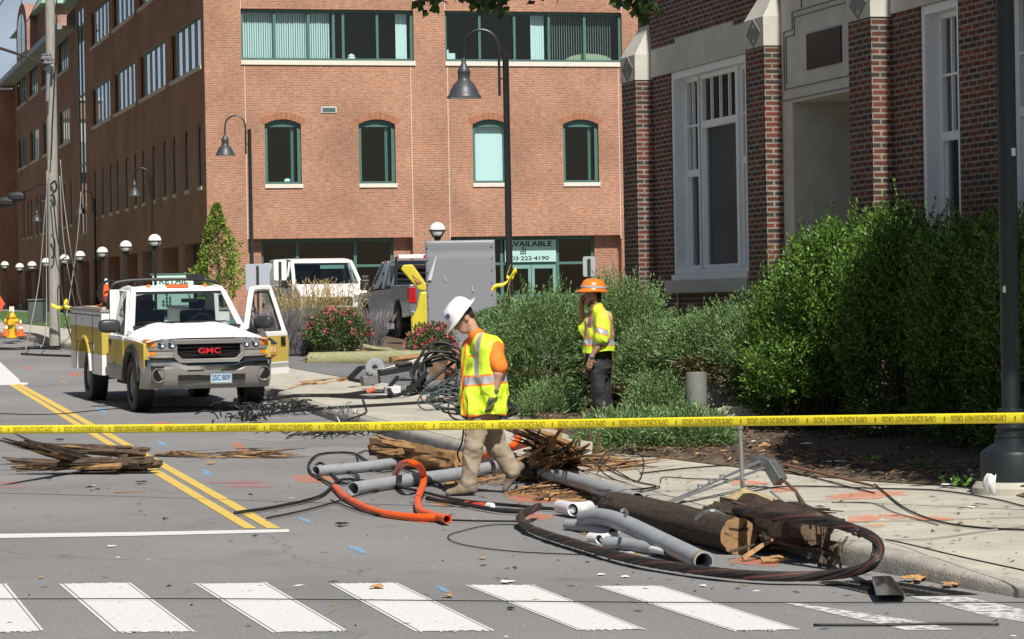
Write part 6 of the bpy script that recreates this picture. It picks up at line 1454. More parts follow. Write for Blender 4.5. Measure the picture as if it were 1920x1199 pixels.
# ================================================================ plants
rng = np.random.default_rng(11)
def unit(v): return v / np.maximum(1e-9, np.linalg.norm(v, axis=-1, keepdims=True))
def leaves(name, P, D, L, Wd, mat, parent=None, droop=.0, **kw):
    """one small diamond leaf per row, each its own island"""
    n = len(P); D = unit(D); S = unit(np.cross(D, rng.normal(size=(n, 3)))); Nn = np.cross(S, D)
    L = np.broadcast_to(np.asarray(L, float), (n,))[:, None]; Wd = np.broadcast_to(np.asarray(Wd, float), (n,))[:, None]
    mid = P + D * L * .45 - Nn * L * .06
    V = np.stack([P, mid + S * Wd / 2, P + D * L - Nn * L * droop, mid - S * Wd / 2], 1).reshape(-1, 3)
    me = bpy.data.meshes.new(name); me.vertices.add(4 * n); me.vertices.foreach_set('co', V.ravel())
    me.loops.add(4 * n); me.loops.foreach_set('vertex_index', np.arange(4 * n, dtype=np.int32)); me.polygons.add(n)
    me.polygons.foreach_set('loop_start', np.arange(0, 4 * n, 4, dtype=np.int32)); me.polygons.foreach_set('loop_total', np.full(n, 4, np.int32))
    me.materials.append(mat); me.update(calc_edges=True); me.validate()
    o = bpy.data.objects.new(name, me); COL.objects.link(o)
    if parent: o.parent = parent
    return tag(o, **kw)
def lumps(d, seed, amp=.25, fr=2.2):
    return np.array([1 + amp * noise.noise((x * fr + seed, y * fr, z * fr)) + amp * .5 * noise.noise((x * fr * 2.7, y * fr * 2.7 + seed, z * fr * 2.7)) for x, y, z in d])
def shell(n, c, r, seed=0, amp=.25, depth=.5, fr=2.2, zmin=None, topbias=0):
    d = unit(rng.normal(size=(n, 3)))
    rr = lumps(d, seed, amp, fr) * (1 - depth * rng.random(n) ** 2)
    P = np.array(c) + d * np.array(r) * rr[:, None]
    if zmin is not None:
        k = P[:, 2] > zmin; P, d = P[k], d[k]
    return P, d
def sprays(P, D, L, k=9):
    """feathery twigs: leaflets set in two ranks along each axis"""
    n = len(P); D = unit(D); S = unit(np.cross(D, rng.normal(size=(n, 3)))); outP, outD = [], []
    for j in range(k):
        t = (j + .5) / k; sg = 1 if j % 2 else -1
        outP.append(P + D * (L * t)[:, None]); outD.append(D * .85 + S * (sg * (.75 - .45 * t)) + rng.normal(size=(n, 3)) * .16)
    outP.append(P + D * L[:, None]); outD.append(D)
    return np.concatenate(outP), np.concatenate(outD)
m_jun = leafmat('juniper_needles', (.045, .11, .035), (.26, .38, .15), .55)
m_junb = leafmat('juniper_brown', (.11, .11, .05), (.27, .25, .11), .6)
m_box = leafmat('hedge_leaves', (.012, .042, .007), (.16, .30, .042), .42)
m_brd = leafmat('broad_leaves', (.045, .10, .03), (.13, .22, .07), .4)
m_twig = M('twig_bark', (.10, .075, .055), .9, 0, .3, 20)
def stems(par, base, tips, r=.018, name='stem'):
    mb = MB()
    for t in tips:
        b = Vector(base) + Vector((random.uniform(-.15, .15), random.uniform(-.15, .15), 0)); t = Vector(t); m_ = b.lerp(t, .5) + Vector((random.uniform(-.12, .12), random.uniform(-.12, .12), .12))
        mb.tube(smooth_path([b, m_, t], 4), [r * (1 - .07 * i) for i in range(9)], 5)
    return mb.build(name, m_twig, par, True)
def juniper(px, py, rx, ry, Y, label, n=2400, seed=1, depthY=.8, brown=.25, group='juniper bushes in the bed by the brick hall', up=.55):
    c = at(px, py, Y); s = Y / F; g = zr(Y) + .17
    b = empty('juniper_bush', (c.x, c.y, g), 0, label, 'bush', group); cz = c.z - g; R = (rx * s, depthY, ry * s)
    P, d = shell(int(n * 1.4), (0, 0, cz), R, seed, .42, .5, 2.8, zmin=.02)
    D = d + np.array((0, 0, up)) + rng.normal(size=d.shape) * .35
    A, B = sprays(P, D, rng.uniform(.14, .30, len(P)), 9)
    k = rng.random(len(A)) < .5
    low = (A[:, 2] < cz - R[2] * .1) & (np.array([noise.noise((x * 1.6 + seed, y * 1.6, z * 1.6)) for x, y, z in A]) > .1 - brown)
    leaves('foliage', A[~low], B[~low], rng.uniform(.035, .06, (~low).sum()), .016, m_jun, b)
    if low.sum(): leaves('dry_foliage', A[low], B[low], rng.uniform(.04, .07, low.sum()), .018, m_junb, b)
    stems(b, (0, 0, 0), [(R[0] * random.uniform(-.8, .8), R[1] * random.uniform(-.6, .6), cz + R[2] * random.uniform(-.2, .7)) for _ in range(9)])
    return b
juniper(1010, 680, 90, 105, 37.5, 'feathery green juniper between the two workers', 3000, 1)
juniper(945, 720, 55, 70, 38.5, 'low dark juniper right behind the man in the white hard hat', 1300, 2)
juniper(1172, 650, 82, 100, 37.4, 'tall green juniper just behind the man in the orange hard hat', 2800, 3)
juniper(1245, 708, 80, 78, 36.0, 'juniper with browned lower branches in front of the hall corner', 2600, 4, brown=.6)
juniper(1345, 660, 85, 54, 34.8, 'bright green juniper below the large hall window, above the grey bollard', 2200, 5)
juniper(1420, 672, 60, 76, 34.0, 'darker juniper at the foot of the second brick pier', 1500, 6)
juniper(1240, 770, 48, 40, 34.4, 'small dull juniper low behind the yellow tape', 1100, 7, brown=.6)
juniper(1030, 775, 42, 34, 36.4, 'low shaded juniper between the two workers at tape height', 800, 8, brown=.4)
juniper(1200, 832, 80, 22, 27.9, 'flattened green juniper branches lying below the tape', 1100, 9, .5, .15, None, .3)
juniper(1290, 826, 58, 24, 27.6, 'second heap of juniper branches below the tape, nearer the steel stake', 900, 10, .5, .15, None, .3)
juniper(1145, 825, 36, 18, 28.4, 'small end of the fallen juniper branches right of the shattered pole', 500, 12, .4, .15, None, .3)
# hedge of upright broad-leaved shrubs
def hedge(px, top, rx, Y, label, n, seed, dY=1.0, shoots=85):
    s = Y / F; g = zr(Y) + .18; t = at(px, top, Y); H = t.z - g; b = empty('hedge_shrub', (t.x, Y, g), 0, label, 'shrub', 'hedge shrubs along the brick hall'); R = (rx * s, dY, H * .40)
    # overhanging crown above, thinner shaded skirt set back below
    P, d = shell(int(n * .85), (0, -.1, H * .66), (R[0], R[1] * 1.15, R[2]), seed, .42, .55, 2.3, zmin=H * .40)
    P2, d2 = shell(int(n * .45), (0, .55, H * .34), (R[0] * .95, R[1] * .6, H * .38), seed + 9, .35, .6, 2.4, zmin=.05)
    P = np.concatenate([P, P2]); d = np.concatenate([d, d2])
    D = d * .7 + np.array((0, 0, .9)) + rng.normal(size=d.shape) * .5
    A, B = sprays(P, D, rng.uniform(.10, .2, len(P)), 7)
    k = shoots; th_ = rng.uniform(0, 2 * PI, k); rr = np.sqrt(rng.random(k)); S0 = np.stack([R[0] * rr * np.cos(th_), R[1] * rr * np.sin(th_), H * (.62 + .38 * np.sqrt(np.maximum(0, 1 - rr ** 2)))], 1)
    A2, B2 = sprays(S0, np.array((0, 0, 1)) + rng.normal(size=(k, 3)) * .22, rng.uniform(.15, .75, k) * rng.random(k) ** .6, 18)
    A = np.concatenate([A, A2]); B = np.concatenate([B, B2])
    leaves('foliage', A, B, rng.uniform(.032, .055, len(A)), .024, m_box, b)
    stems(b, (0, .2, 0), [(R[0] * random.uniform(-.7, .7), R[1] * random.uniform(-.4, .6), H * random.uniform(.5, .9)) for _ in range(10)])
hedge(1478, 545, 66, 32.6, 'leftmost hedge shrub, lit bright green beside the entrance niche', 3600, 21)
hedge(1560, 458, 88, 30.6, 'hedge shrub in front of the third brick pier with tall sunlit shoots', 4200, 22)
hedge(1682, 432, 98, 28.6, 'hedge shrub below the narrow hall window, half in deep shade', 4200, 23)
hedge(1812, 462, 95, 26.6, 'dark hedge shrub in full shade just left of the right lamp post', 3600, 24)
hedge(1905, 470, 80, 25.0, 'shaded hedge shrub behind the right lamp post', 2600, 25)
hedge(1500, 640, 95, 30.6, 'low shaded shrub at the foot of the leftmost hedge shrub', 2200, 26, .7, 10)
def broad(px, py, rx, ry, Y, label, n, seed, name='bush', mat=None, L=(.05, .085), W=.035, dY=.8, g=None, grp=None):
    c = at(px, py, Y); s = Y / F; gg = zr(Y) + .16 if g is None else g
    b = empty(name, (c.x, c.y, gg), 0, label, 'bush', grp); R = (rx * s, dY, ry * s); cz = c.z - gg
    P, d = shell(n, (0, 0, cz), R, seed, .28, .6, 2.6, zmin=.02); D = d + rng.normal(size=d.shape) * .6 + np.array((0, 0, .3))
    leaves('foliage', P, D, rng.uniform(*L, len(P)), W, mat or m_brd, b, droop=.1)
    stems(b, (0, 0, 0), [(R[0] * random.uniform(-.8, .8), R[1] * random.uniform(-.6, .6), max(.1, cz + R[2] * random.uniform(-.3, .8))) for _ in range(8)], .012)
    return b, R, cz
broad(930, 628, 45, 52, 41, 'dark broad-leaved bush behind the grey panel and the hanging tape tail', 2600, 31)
broad(1040, 590, 85, 36, 42, 'dark broad-leaved bush below the green shop doors', 3200, 32)
broad(1165, 585, 60, 30, 41, 'dark bush top between orange hard hat and hall corner', 1600, 33)
# roses and their flowers
m_ros = leafmat('rose_leaves', (.05, .09, .03), (.13, .17, .06), .45); m_pink = leafmat('rose_petals', (.48, .04, .08), (.66, .20, .24), .6)
def roses(px, py, rx, ry, Y, label, n, seed, nf):
    b, R, cz = broad(px, py, rx, ry, Y, label, n, seed, 'rose_bush', m_ros, (.05, .09), .04, .6)
    P, d = shell(nf, (0, 0, cz), R, seed, .28, .03, 2.6, zmin=.1); k = (d[:, 2] > -.2) & (d[:, 1] < .5); P = P[k]
    A = np.repeat(P, 9, 0) + rng.normal(size=(len(P) * 9, 3)) * .022; leaves('blossom', A, rng.normal(size=A.shape), .06, .05, m_pink, b, kind='stuff')
roses(632, 622, 62, 38, 58, 'large rose bush with red pink flowers in front of the van', 4200, 41, 120)
roses(808, 642, 44, 34, 57, 'smaller rose bush with pink flowers at the foot of the grey panel', 2600, 42, 110)
# Russian sage and feather grasses
m_sage = leafmat('sage_leaves', (.16, .17, .15), (.34, .30, .36), .8); m_plume = leafmat('grass_plumes', (.42, .30, .13), (.62, .47, .24), .8); m_blade = leafmat('grass_blades', (.14, .17, .05), (.30, .28, .10), .6)
def tuft(px, y0, y1, rx, Y, label, n, mat, name, cat, plume=None, W=.012, lean=.28, grp=None):
    s = Y / F; g = zr(Y) + .16; c = at(px, y1, Y); H = at(px, y0, Y).z - g; b = empty(name, (c.x, Y, g), 0, label, cat, grp)
    th_ = rng.uniform(0, 2 * PI, n); r = np.sqrt(rng.random(n)) * rx * s * .5; B = np.stack([r * np.cos(th_), r * np.sin(th_) * .8, np.zeros(n)], 1)
    D = unit(np.stack([np.cos(th_) * lean * r / (rx * s * .5), np.sin(th_) * lean, np.ones(n)], 1) + rng.normal(size=(n, 3)) * .10); L = H * rng.uniform(.55, .9 if plume else 1.0, n)
    segs = 5; A, Dd = [], []
    for j in range(segs): A.append(B + D * (L * j / segs)[:, None]); Dd.append(D + np.array((0, 0, .0)))
    leaves('blades', np.concatenate(A), np.concatenate(Dd), np.tile(L / segs * 1.3, segs), W, mat, b)
    if plume:
        m_ = n // 3; T = (B + D * L[:, None])[:m_]; A = np.repeat(T, 16, 0) + np.repeat(D[:m_], 16, 0) * rng.uniform(0, H * .26, (m_ * 16, 1)) + rng.normal(size=(m_ * 16, 3)) * .012
        leaves('plume', A, np.repeat(D[:m_], 16, 0) + rng.normal(size=A.shape) * .25, .06, .014, plume, b, kind='stuff')
    return b
tuft(577, 538, 652, 62, 59, 'tallest tuft of feather grass with straw plumes left of the rose bush', 420, m_blade, 'feather_grass', 'grass tuft', m_plume)
tuft(632, 540, 645, 46, 59.5, 'middle tuft of feather grass in front of the van windscreen', 300, m_blade, 'feather_grass', 'grass tuft', m_plume)
tuft(545, 560, 652, 40, 61, 'thin tuft of feather grass next to the small white sign', 160, m_blade, 'feather_grass', 'grass tuft', m_plume)
tuft(540, 572, 655, 70, 58.5, 'grey purple sage bush beside the open truck door', 900, m_sage, 'sage_bush', 'bush', None, .016, .35)
tuft(685, 578, 640, 55, 60, 'grey purple sage bush at the nose of the grey pickup', 700, m_sage, 'sage_bush', 'bush', None, .016, .35)
tuft(515, 580, 640, 40, 61.5, 'grey sage bush seen through the open door window', 400, m_sage, 'sage_bush', 'bush', None, .016, .3)
# flower bed soil on the lot
mb = MB()
fb = [(500, 652), (700, 664), (880, 676), (890, 640), (700, 630), (500, 628)]
for i in range(2):
    a, b, c, d = fb[i], fb[i + 1], fb[4 - i], fb[5 - i]
    for k in range(8):
        L2 = lambda p, q, t: (p[0] + (q[0] - p[0]) * t, p[1] + (q[1] - p[1]) * t)
        mb.face([G(*L2(a, b, k / 8), .166), G(*L2(a, b, (k + 1) / 8), .166), G(*L2(d, c, (k + 1) / 8), .166), G(*L2(d, c, k / 8), .166)])
mb.build('flower_bed', m_mulch, kind='structure', origin=False, recalc=False)
# columnar young tree at the corner of the office building
ct = empty('columnar_tree', (at(410, 600, 82).x, 82, zr(82) + .15), 0, 'narrow pointed young tree behind the utility truck', 'tree'); s = 82 / F; H = at(410, 384, 82).z - ct.location.z
mb = MB(); mb.tube([(0, 0, 0), (.03, 0, H * .4), (0, .02, H * .8), (0, 0, H * .96)], [.06, .045, .02, .008], 8)
for k in range(26):
    z = H * random.uniform(.12, .85); a = random.uniform(0, 2 * PI); r = .55 * math.sin(PI * (z / H) ** .8); mb.tube([(0, 0, z), (r * math.cos(a) * .6, r * math.sin(a) * .6, z + .25), (r * math.cos(a), r * math.sin(a), z + .55)], [.018, .012, .006], 5)
mb.build('trunk', m_twig, ct, True)
n = 5200; z = rng.random(n) ** .9; prof_ = np.interp(z, [0, .1, .35, .6, .85, 1], [.25, .55, .70, .56, .27, .04]); th_ = rng.uniform(0, 2 * PI, n)
lm = np.array([1 + .75 * noise.noise((math.cos(a) * 1.5, math.sin(a) * 1.5, q * 7)) for a, q in zip(th_, z)])
rr = prof_ * lm * np.sqrt(rng.uniform(.25, 1, n)); keep = np.array([noise.noise((math.cos(a) * 2.2, math.sin(a) * 2.2, q * 9 + 4)) > -.16 for a, q in zip(th_, z)])
P = np.stack([rr * np.cos(th_), rr * np.sin(th_), .12 * H + z * H * .88], 1)[keep]; D = np.stack([np.cos(th_), np.sin(th_), .7 + 0 * th_], 1)[keep] + rng.normal(size=P.shape) * .5
leaves('crown', P, D, rng.uniform(.08, .13, len(P)), .06, leafmat('young_leaves', (.10, .18, .02), (.32, .42, .07), .45), ct, droop=.1)
# street tree beyond the right edge: its crown shades the hedge, its long limb reaches into the top of the picture
st_ = empty('street_tree', (7.4, 22.6, .2), 0, 'street tree past the right edge whose crown shades the right end of the hedge', 'tree')
T0 = st_.location; mb = MB(); mb.tube(smooth_path([(0, 0, 0), (.05, .05, 2.2), (-.1, 0, 4.2), (-.4, 0, 6.5), (-.6, .1, 9)], 5), [.24 - .009 * i for i in range(21)], 12)
limbs = []
for k in range(16):
    a = 2 * PI * k / 16 + random.uniform(-.2, .2); r = random.uniform(1.8, 3.2); e = Vector((-1.0 + r * .75 * math.cos(a), -2.1 + r * 1.1 * math.sin(a), 7.4 + random.uniform(-1.2, 1.6))); z = random.uniform(3.8, 6.5)
    mb.tube(smooth_path([(-.2, 0, z), Vector((-.2, 0, z)).lerp(e, .5) + Vector((0, 0, .4)), e], 4), [.09 - .009 * i for i in range(9)], 6)
mb.build('trunk', M('maple_bark', (.10, .085, .07), .9, 0, .3, 8, .5, 30), st_, True)
P, d = shell(40000, (-.3, -3.0, 7.8), (2.7, 5.0, 2.5), 52, .10, .85, 2.0, zmin=4.6)
kp = np.array([noise.noise((x * .9, y * .9, z * .9)) > -.42 for x, y, z in P]); P = P[kp]
D = rng.normal(size=P.shape) + np.array((0, 0, -.2))
leaves('crown', P, D, rng.uniform(.14, .24, len(P)), .15, leafmat('maple_leaves', (.03, .06, .012), (.07, .11, .025), .5), st_, droop=.15)
nt_ = empty('street_tree', (4.4, 9.4, .0), 0, 'near street tree whose dark leafy twig tips hang into the top of the picture', 'tree')
T0 = nt_.location; mb = MB(); mb.tube(smooth_path([(0, 0, 0), (.04, .05, 1.6), (-.05, 0, 3.2), (-.2, 0, 5.0)], 5), [.17 - .007 * i for i in range(16)], 12)
lim = [Vector((-.05, 0, 3.0)), at(1700, -300, 10.6) - T0, at(1190, -95, 10.8) - T0, at(920, -75, 10.8) - T0, at(780, -60, 10.8) - T0]
mb.tube(smooth_path(lim, 5), [.06 - .0026 * i for i in range(21)], 7)
tips = []
for px, py in ((800, 2), (815, -8), (905, 8), (922, 2), (938, 10), (895, 0), (1190, 2), (1204, 18), (1176, 0), (1212, 10), (870, -16), (1005, -20)):
    e = at(px, py, 10.8) - T0; tips.append(e); mb.tube([e + Vector((random.uniform(-.05, .1), 0, .19)), e], [.006, .003], 5)
mb.build('trunk', MATS['maple_bark'], nt_, True)
E = np.repeat(np.array(tips), 20, 0) + rng.normal(size=(len(tips) * 20, 3)) * np.array((.030, .04, .018))
C0 = np.array(at(1000, -215, 10.25) - T0); UC = C0 + rng.normal(size=(8000, 3)) * np.array((.75, .16, .16)); UC = UC[UC[:, 2] > C0[2] - .03]; leaves('tip_shade_leaves', UC, rng.normal(size=UC.shape), rng.uniform(.05, .08, len(UC)), .045, MATS['maple_leaves'], nt_, droop=.15)  # dense leaf cluster added above the frame to shade the hanging twig tips
leaves('crown', E, rng.normal(size=E.shape) + np.array((0, 0, -.4)), rng.uniform(.03, .055, len(E)), .035, MATS['maple_leaves'], nt_, droop=.15)
# ================================================================ wreckage
m_pvc = M('grey_conduit', (.30, .32, .34), .45, 0, .12, 7); m_pvcw = M('white_pvc', (.66, .66, .68), .35, 0, .06, 9)
m_bark = M('creosote_wood', (.036, .025, .018), .9, 0, .5, 7, .8, 45, stretch=(3, 3, 3), col2=(.095, .06, .04)); m_cut = M('cut_wood', (.34, .20, .09), .85, 0, .3, 10, .4, 60)
m_spl = M('splintered_wood', (.36, .19, .075), .85, 0, .5, 9, .6, 50, col2=(.45, .26, .11)); m_spd = M('dark_splinters', (.060, .042, .030), .9, 0, .5, 8, .6, 50, col2=(.17, .11, .07))
m_grnw = M('treated_pole', (.27, .29, .165), .8, 0, .25, 6, .5, 40, stretch=(.8, 5, 5), col2=(.40, .37, .20))
def log(name, a, b, r, label, cat='log', mats=None, n=24, seg=26, rough=.05, endmi=1, taper=1.0, seed=0):
    """trunk-like cylinder with ridged sides and a ragged flat end"""
    a, b = Vector(a), Vector(b); d = (b - a).normalized(); sx = d.cross(Vector((0, 0, 1))).normalized(); sy = sx.cross(d); mb = MB(); vs = []
    for i in range(seg + 1):
        t = i / seg; rr = r * (1 + (taper - 1) * t)
        for k in range(n):
            q = 2 * PI * k / n; w_ = 1 + rough * noise.noise((k * 1.7 + seed, t * 5, seed)) + rough * .8 * noise.noise((k * .6, t * 1.5, seed + 3)); vs.append(a.lerp(b, t) + (sx * math.cos(q) + sy * math.sin(q)) * rr * w_)
    fs = [(i * n + k, i * n + (k + 1) % n, (i + 1) * n + (k + 1) % n, (i + 1) * n + k) for i in range(seg) for k in range(n)]; ms = [0] * len(fs)
    mb.mesh(vs, fs, ms)
    for e, c, dd in ((0, a, -d), (seg, b, d)):
        rings = [vs[e * n + k] for k in range(n)]; inner = [c + (v - c) * .5 + dd * r * .03 * noise.noise(v * 9) for v in rings]; cc = c + dd * r * .02
        if len(mats or []) == 3 and e == seg:
            lv = [1, .965, .90, .83, .80, .70, .67, .56, .53, .41, .39, .27, .25, .12, 0]; off = (sx * .12 - sy * .08) * r; R_ = []
            for f in lv: R_.append([c + off * (1 - f) + (v - c) * f * (1 + .02 * noise.noise((k * .9, f * 6, 1))) + dd * r * .035 * noise.noise(v * 7 + Vector((f * 3, 0, 0))) for k, v in enumerate(rings)])
            for i in range(len(lv) - 1): mb.mesh(R_[i] + R_[i + 1], [(k, (k + 1) % n, n + (k + 1) % n, n + k) for k in range(n)], 1 if i % 2 else (2 if i else 0))
            q = dd * r * .05
            for an, ln, wd in ((2.2, .95, .05), (4.0, .6, .03), (.4, .7, .025)):
                t = sx * math.cos(an) + sy * math.sin(an); u_ = sx * math.sin(an) - sy * math.cos(an); mb.face([c + off + q, c + off + q + t * r * ln + u_ * r * wd, c + off + q + t * r * ln - u_ * r * wd], 0)
            mb.face([c + q + sx * r * a_ + sy * r * b_ for a_, b_ in ((-.55, .30), (-.1, .26), (.5, .36), (.52, .46), (.05, .37), (-.52, .42))], 0)
            continue
        mb.mesh(rings + inner + [cc], [(k, (k + 1) % n, n + (k + 1) % n, n + k) for k in range(n)] + [(n + k, n + (k + 1) % n, 2 * n) for k in range(n)], endmi)
    return mb.build(name, mats or [m_bark, m_cut], None, True, label, cat, sharp=50)
def spike(mb, a, b, w0, w1, mi=0, roll=0):
    a, b = Vector(a), Vector(b); d = (b - a).normalized(); s = d.orthogonal().normalized(); s.rotate(Matrix.Rotation(roll, 3, d)); t = s.cross(d)
    m_ = a.lerp(b, .45) + s * w0 * .4; P = []
    for c, w_ in ((a, w0), (m_, w0 * .85), (b, w1)): P += [c + s * w_ + t * w_ * .4, c - s * w_ + t * w_ * .45, c - s * w_ * .9 - t * w_ * .4, c + s * w_ - t * w_ * .35]
    mb.mesh(P, [(0, 1, 2, 3), (11, 10, 9, 8)] + [(i * 4 + k, i * 4 + (k + 1) % 4, i * 4 + 4 + (k + 1) % 4, i * 4 + 4 + k) for i in (0, 1) for k in range(4)], mi)
def splinters(name, lines, label, mats, seed=0, cat='wood debris', zs=.6):
    """lines: (start, end, how many, thickness, spread)"""
    rnd = random.Random(seed); mb = MB()
    for a, b, k, th_, sp in lines:
        a, b = Vector(a), Vector(b)
        for _ in range(k):
            o1 = Vector([rnd.gauss(0, sp) * q for q in (1, 1.6, zs)]); o2 = Vector([rnd.gauss(0, sp * 1.4) * q for q in (1, 1.6, zs)]); t0, t1 = rnd.uniform(-.05, .3), rnd.uniform(.6, 1.08)
            p, q = a.lerp(b, t0) + o1, a.lerp(b, t1) + o2; p.z = max(p.z, .015); q.z = max(q.z, .01)
            spike(mb, p, q, th_ * rnd.uniform(.4, 1.2), th_ * rnd.uniform(.03, .3), rnd.randrange(len(mats)), rnd.uniform(0, 6))
    return mb.build(name, mats, None, False, label, cat)
def pipe(name, pts, r, label, mat, cat='pipe', wall_=.12, n=18, k=8):
    P = smooth_path(pts, k); mb = MB(); mb.tube(P, r, n, cap=False)
    for e, o in ((P[0], P[1]), (P[-1], P[-2])):
        d = (Vector(o) - Vector(e)).normalized(); mb.tube([Vector(e) + d * .25, e], r * (1 - wall_), n, cap=False); T = Matrix.Translation(e) @ d.to_track_quat('Z', 'Y').to_matrix().to_4x4(); mb.lathe([(r, 0), (r * (1 - wall_), 0)], n, T=T)
        mb.lathe([(r * (1 - wall_), .22), (0, .22)], n, mi=1, T=T)
    return mb.build(name, [mat, m_dark], None, True, label, cat, sharp=50)
gp_ = lambda x, y, h=0: G(x, y, h)
# green treated pole and planks by the flower bed
a = at(582, 677, 55.5); b = at(812, 672, 54.5); log('broken_pole', a, b, .17, 'greenish broken pole length lying across the pavement behind the truck door', 'pole', [m_grnw, m_spl], rough=.04)
splinters('pole_splinter', [(at(590, 676, 55.5), at(566, 676, 55.5), 14, .035, .06)], 'splintered left end of the greenish broken pole', [m_spl, m_woodd], 3)
log('split_plank', at(732, 676, 52), at(884, 656, 53), .07, 'long split brown plank resting on the greenish pole', 'plank', [m_spl, m_spl], n=8, rough=.5, taper=.6, seed=2)
log('split_plank', at(672, 649, 58), at(745, 660, 57), .08, 'short split plank at the foot of the large rose bush', 'plank', [m_grnw, m_spl], n=8, rough=.5, taper=.5, seed=5)
# heap of line hardware behind the man in the white hard hat
hY = 46.0; ah = lambda x, y, d=0: at(x, y, hY + d)
mb = MB(); mb.bar(ah(712, 700), ah(812, 671), .13, .12); mb.build('steel_channel', M('pale_steel', (.60, .60, .58), .5, .2), None, False, 'pale steel channel beam slanting across the hardware heap', 'steel beam', bevel=.01)
mb = MB(); c = ah(703, 690); T = Matrix.Translation(c) @ Matrix.Rotation(PI / 2, 4, 'X'); mb.lathe([(.05, -.03), (.10, -.05), (.155, -.03), (.165, 0), (.155, .03), (.10, .04), (.05, .03), (.05, -.03)], 24, T=T); mb.build('pulley_wheel', m_pvc, None, True, 'grey pulley wheel at the left end of the pale steel beam', 'pulley')
log('broken_pole', ah(838, 690, 1.2), ah(822, 698, -.3), .16, 'brown cut pole end facing the camera inside the cable heap', 'pole', [m_bark, M('dark_cut_wood', (.20, .125, .075), .9, 0, .4, 9)], seed=8)
for x, y, wd, hh, lab in ((696, 712, .16, .16, 'grey metal box under the pulley wheel'), (732, 738, .22, .14, 'small tan and white block below the pale steel beam'), (790, 725, .42, .12, 'long flat grey casting below the pale steel beam'), (765, 690, .5, .1, 'dark flat bracket under the pale steel beam')):
    c = ah(x, y, -.6); mb = MB(); mb.T = Matrix.Translation(c) @ Matrix.Rotation(.3, 4, 'Z') @ Matrix.Rotation(-.15, 4, 'Y'); mb.box((-wd, -.12, -hh / 2), (wd * .8, .12, hh / 2)); mb.box((-wd * .4, -.14, hh / 2), (wd * .1, .05, hh / 2 + .05)); mb.build('bracket', M('grey_casting', (.20, .20, .20), .6, .4, .2, 10) if 'dark' not in lab else m_blk, None, False, lab, 'bracket', bevel=.01)
mb = MB(); mb.T = Matrix.Translation(ah(848, 680, -.5)) @ Matrix.Rotation(.35, 4, 'Y'); mb.box((-.07, -.05, -.22), (.07, .05, .22)); mb.build('ceramic_block', M('terracotta_block', (.45, .2, .1), .7), None, False, 'terracotta coloured block standing in the cable heap', 'block', bevel=.01)
def coil(name, c, rx, rz, turns, r, label, Y, mat=None, jit=.05, cat='cable coil'):
    pts = []; ph = random.uniform(0, 6)
    for i in range(turns * 14):
        a = 2 * PI * i / 14 + ph; j = lambda q: jit * noise.noise((i * .21, q, rx)); pts.append((c[0] + (rx + j(1) * 3) * math.cos(a), c[1] + .12 * math.sin(a) + j(2) * 2, max(r + zr(Y), c[2] + (rz + j(3) * 3) * math.sin(a))))
    mb = MB(); mb.tube(smooth_path(pts, 2), r, 6); return mb.build(name, mat or m_rub, None, True, label, cat, sharp=0)
coil('cable_coil', ah(830, 700, -1), .42, .36, 9, .022, 'black cables looped round the heap behind the man in the white hard hat', hY, jit=.09)
coil('cable_coil', at(950, 708, 40), .22, .20, 8, .016, 'black cable coil hanging in the shaded juniper right of the white hard hat man', 40, jit=.03)
coil('cable_coil', at(845, 748, 39.5), .30, .11, 10, .012, 'tangle of thin dark wires on the pavement left of the man in the lime vest', 39.5, M('dark_teal_wire', (.04, .06, .065), .5), .09)
coil('cable_coil', at(905, 770, 36), .42, .09, 6, .014, 'flat tangle of black wire behind the green gloves', 36, jit=.1)
W = 'cables strewn over the pavement'
def gw(pts, r, lab, mat=None, dz=.155, grp=W, name='cable', cat='cable', sides=6): 
    return wire([p for p in pts], r * (.68 if r < .0125 else 1), lab, mat or m_rub, cat, dz=dz, name=name, group=grp, sides=sides)
gw([(505, 748), (560, 742), (640, 741), (690, 735), (760, 735, 45), (800, 718, 45), (852, 678, 45.3)], .028, 'thick black cable from the truck wheel up to the hardware heap')
gw([(620, 742), (700, 745), (780, 740, 44.5), (830, 722, 44.5), (866, 690, 44.8)], .03, 'thick black cable curving right along the front of the heap')
gw([(745, 708, 45), (730, 728, 44), (740, 742, 43.5), (770, 730, 44), (800, 700, 45)], .035, 'thick black cable loop below the brown pole end')
gw([(480, 779), (560, 770), (640, 764), (740, 758), (830, 752), (870, 745)], .022, 'long straight black cable across the pavement from the truck to the wire tangle')
gw([(680, 748), (686, 765), (684, 775), (650, 788)], .014, 'thin bent black wire hanging off the long straight cable')
gw([(800, 742), (806, 755), (830, 766), (880, 772)], .012, 'thin black wire beside the wire tangle')
gw([(430, 802), (480, 793), (505, 797), (560, 805), (620, 808)], .010, 'thin black wire loop on the road below the truck bumper', dz=.005)
gw([(-10, 776), (100, 777), (230, 766), (400, 764)], .012, 'thin wire on the road from the left edge under the truck', dz=.02)
gw([(-10, 654, 66.6), (30, 655, 66.4), (70, 652, 66.6), (112, 656, 66)], .04, 'thick dark cable bundle on the road at the utility pole', dz=.01)
gw([(40, 664, 63.4), (80, 666, 63), (138, 668, 62.4)], .025, 'dark cable on the road left of the truck', dz=.01)
splinters('wood_splinter', [(G(524, 732, .16), G(560, 724, .17), 3, .02, .02), (G(560, 722, .16), G(640, 718, .17), 8, .018, .06), (G(630, 716, .16), G(662, 708, .18), 6, .03, .03)], 'loose trail of tan splinters on the pavement right of the truck', [m_spl, m_cut], 31)
splinters('split_plank', [(G(640, 662, .2), G(712, 655, .22), 5, .05, .03), (ah(850, 662), ah(892, 655), 5, .05, .04)], 'pale broken boards at the back of the hardware heap', [m_cut, m_spl, m_grnw], 32)
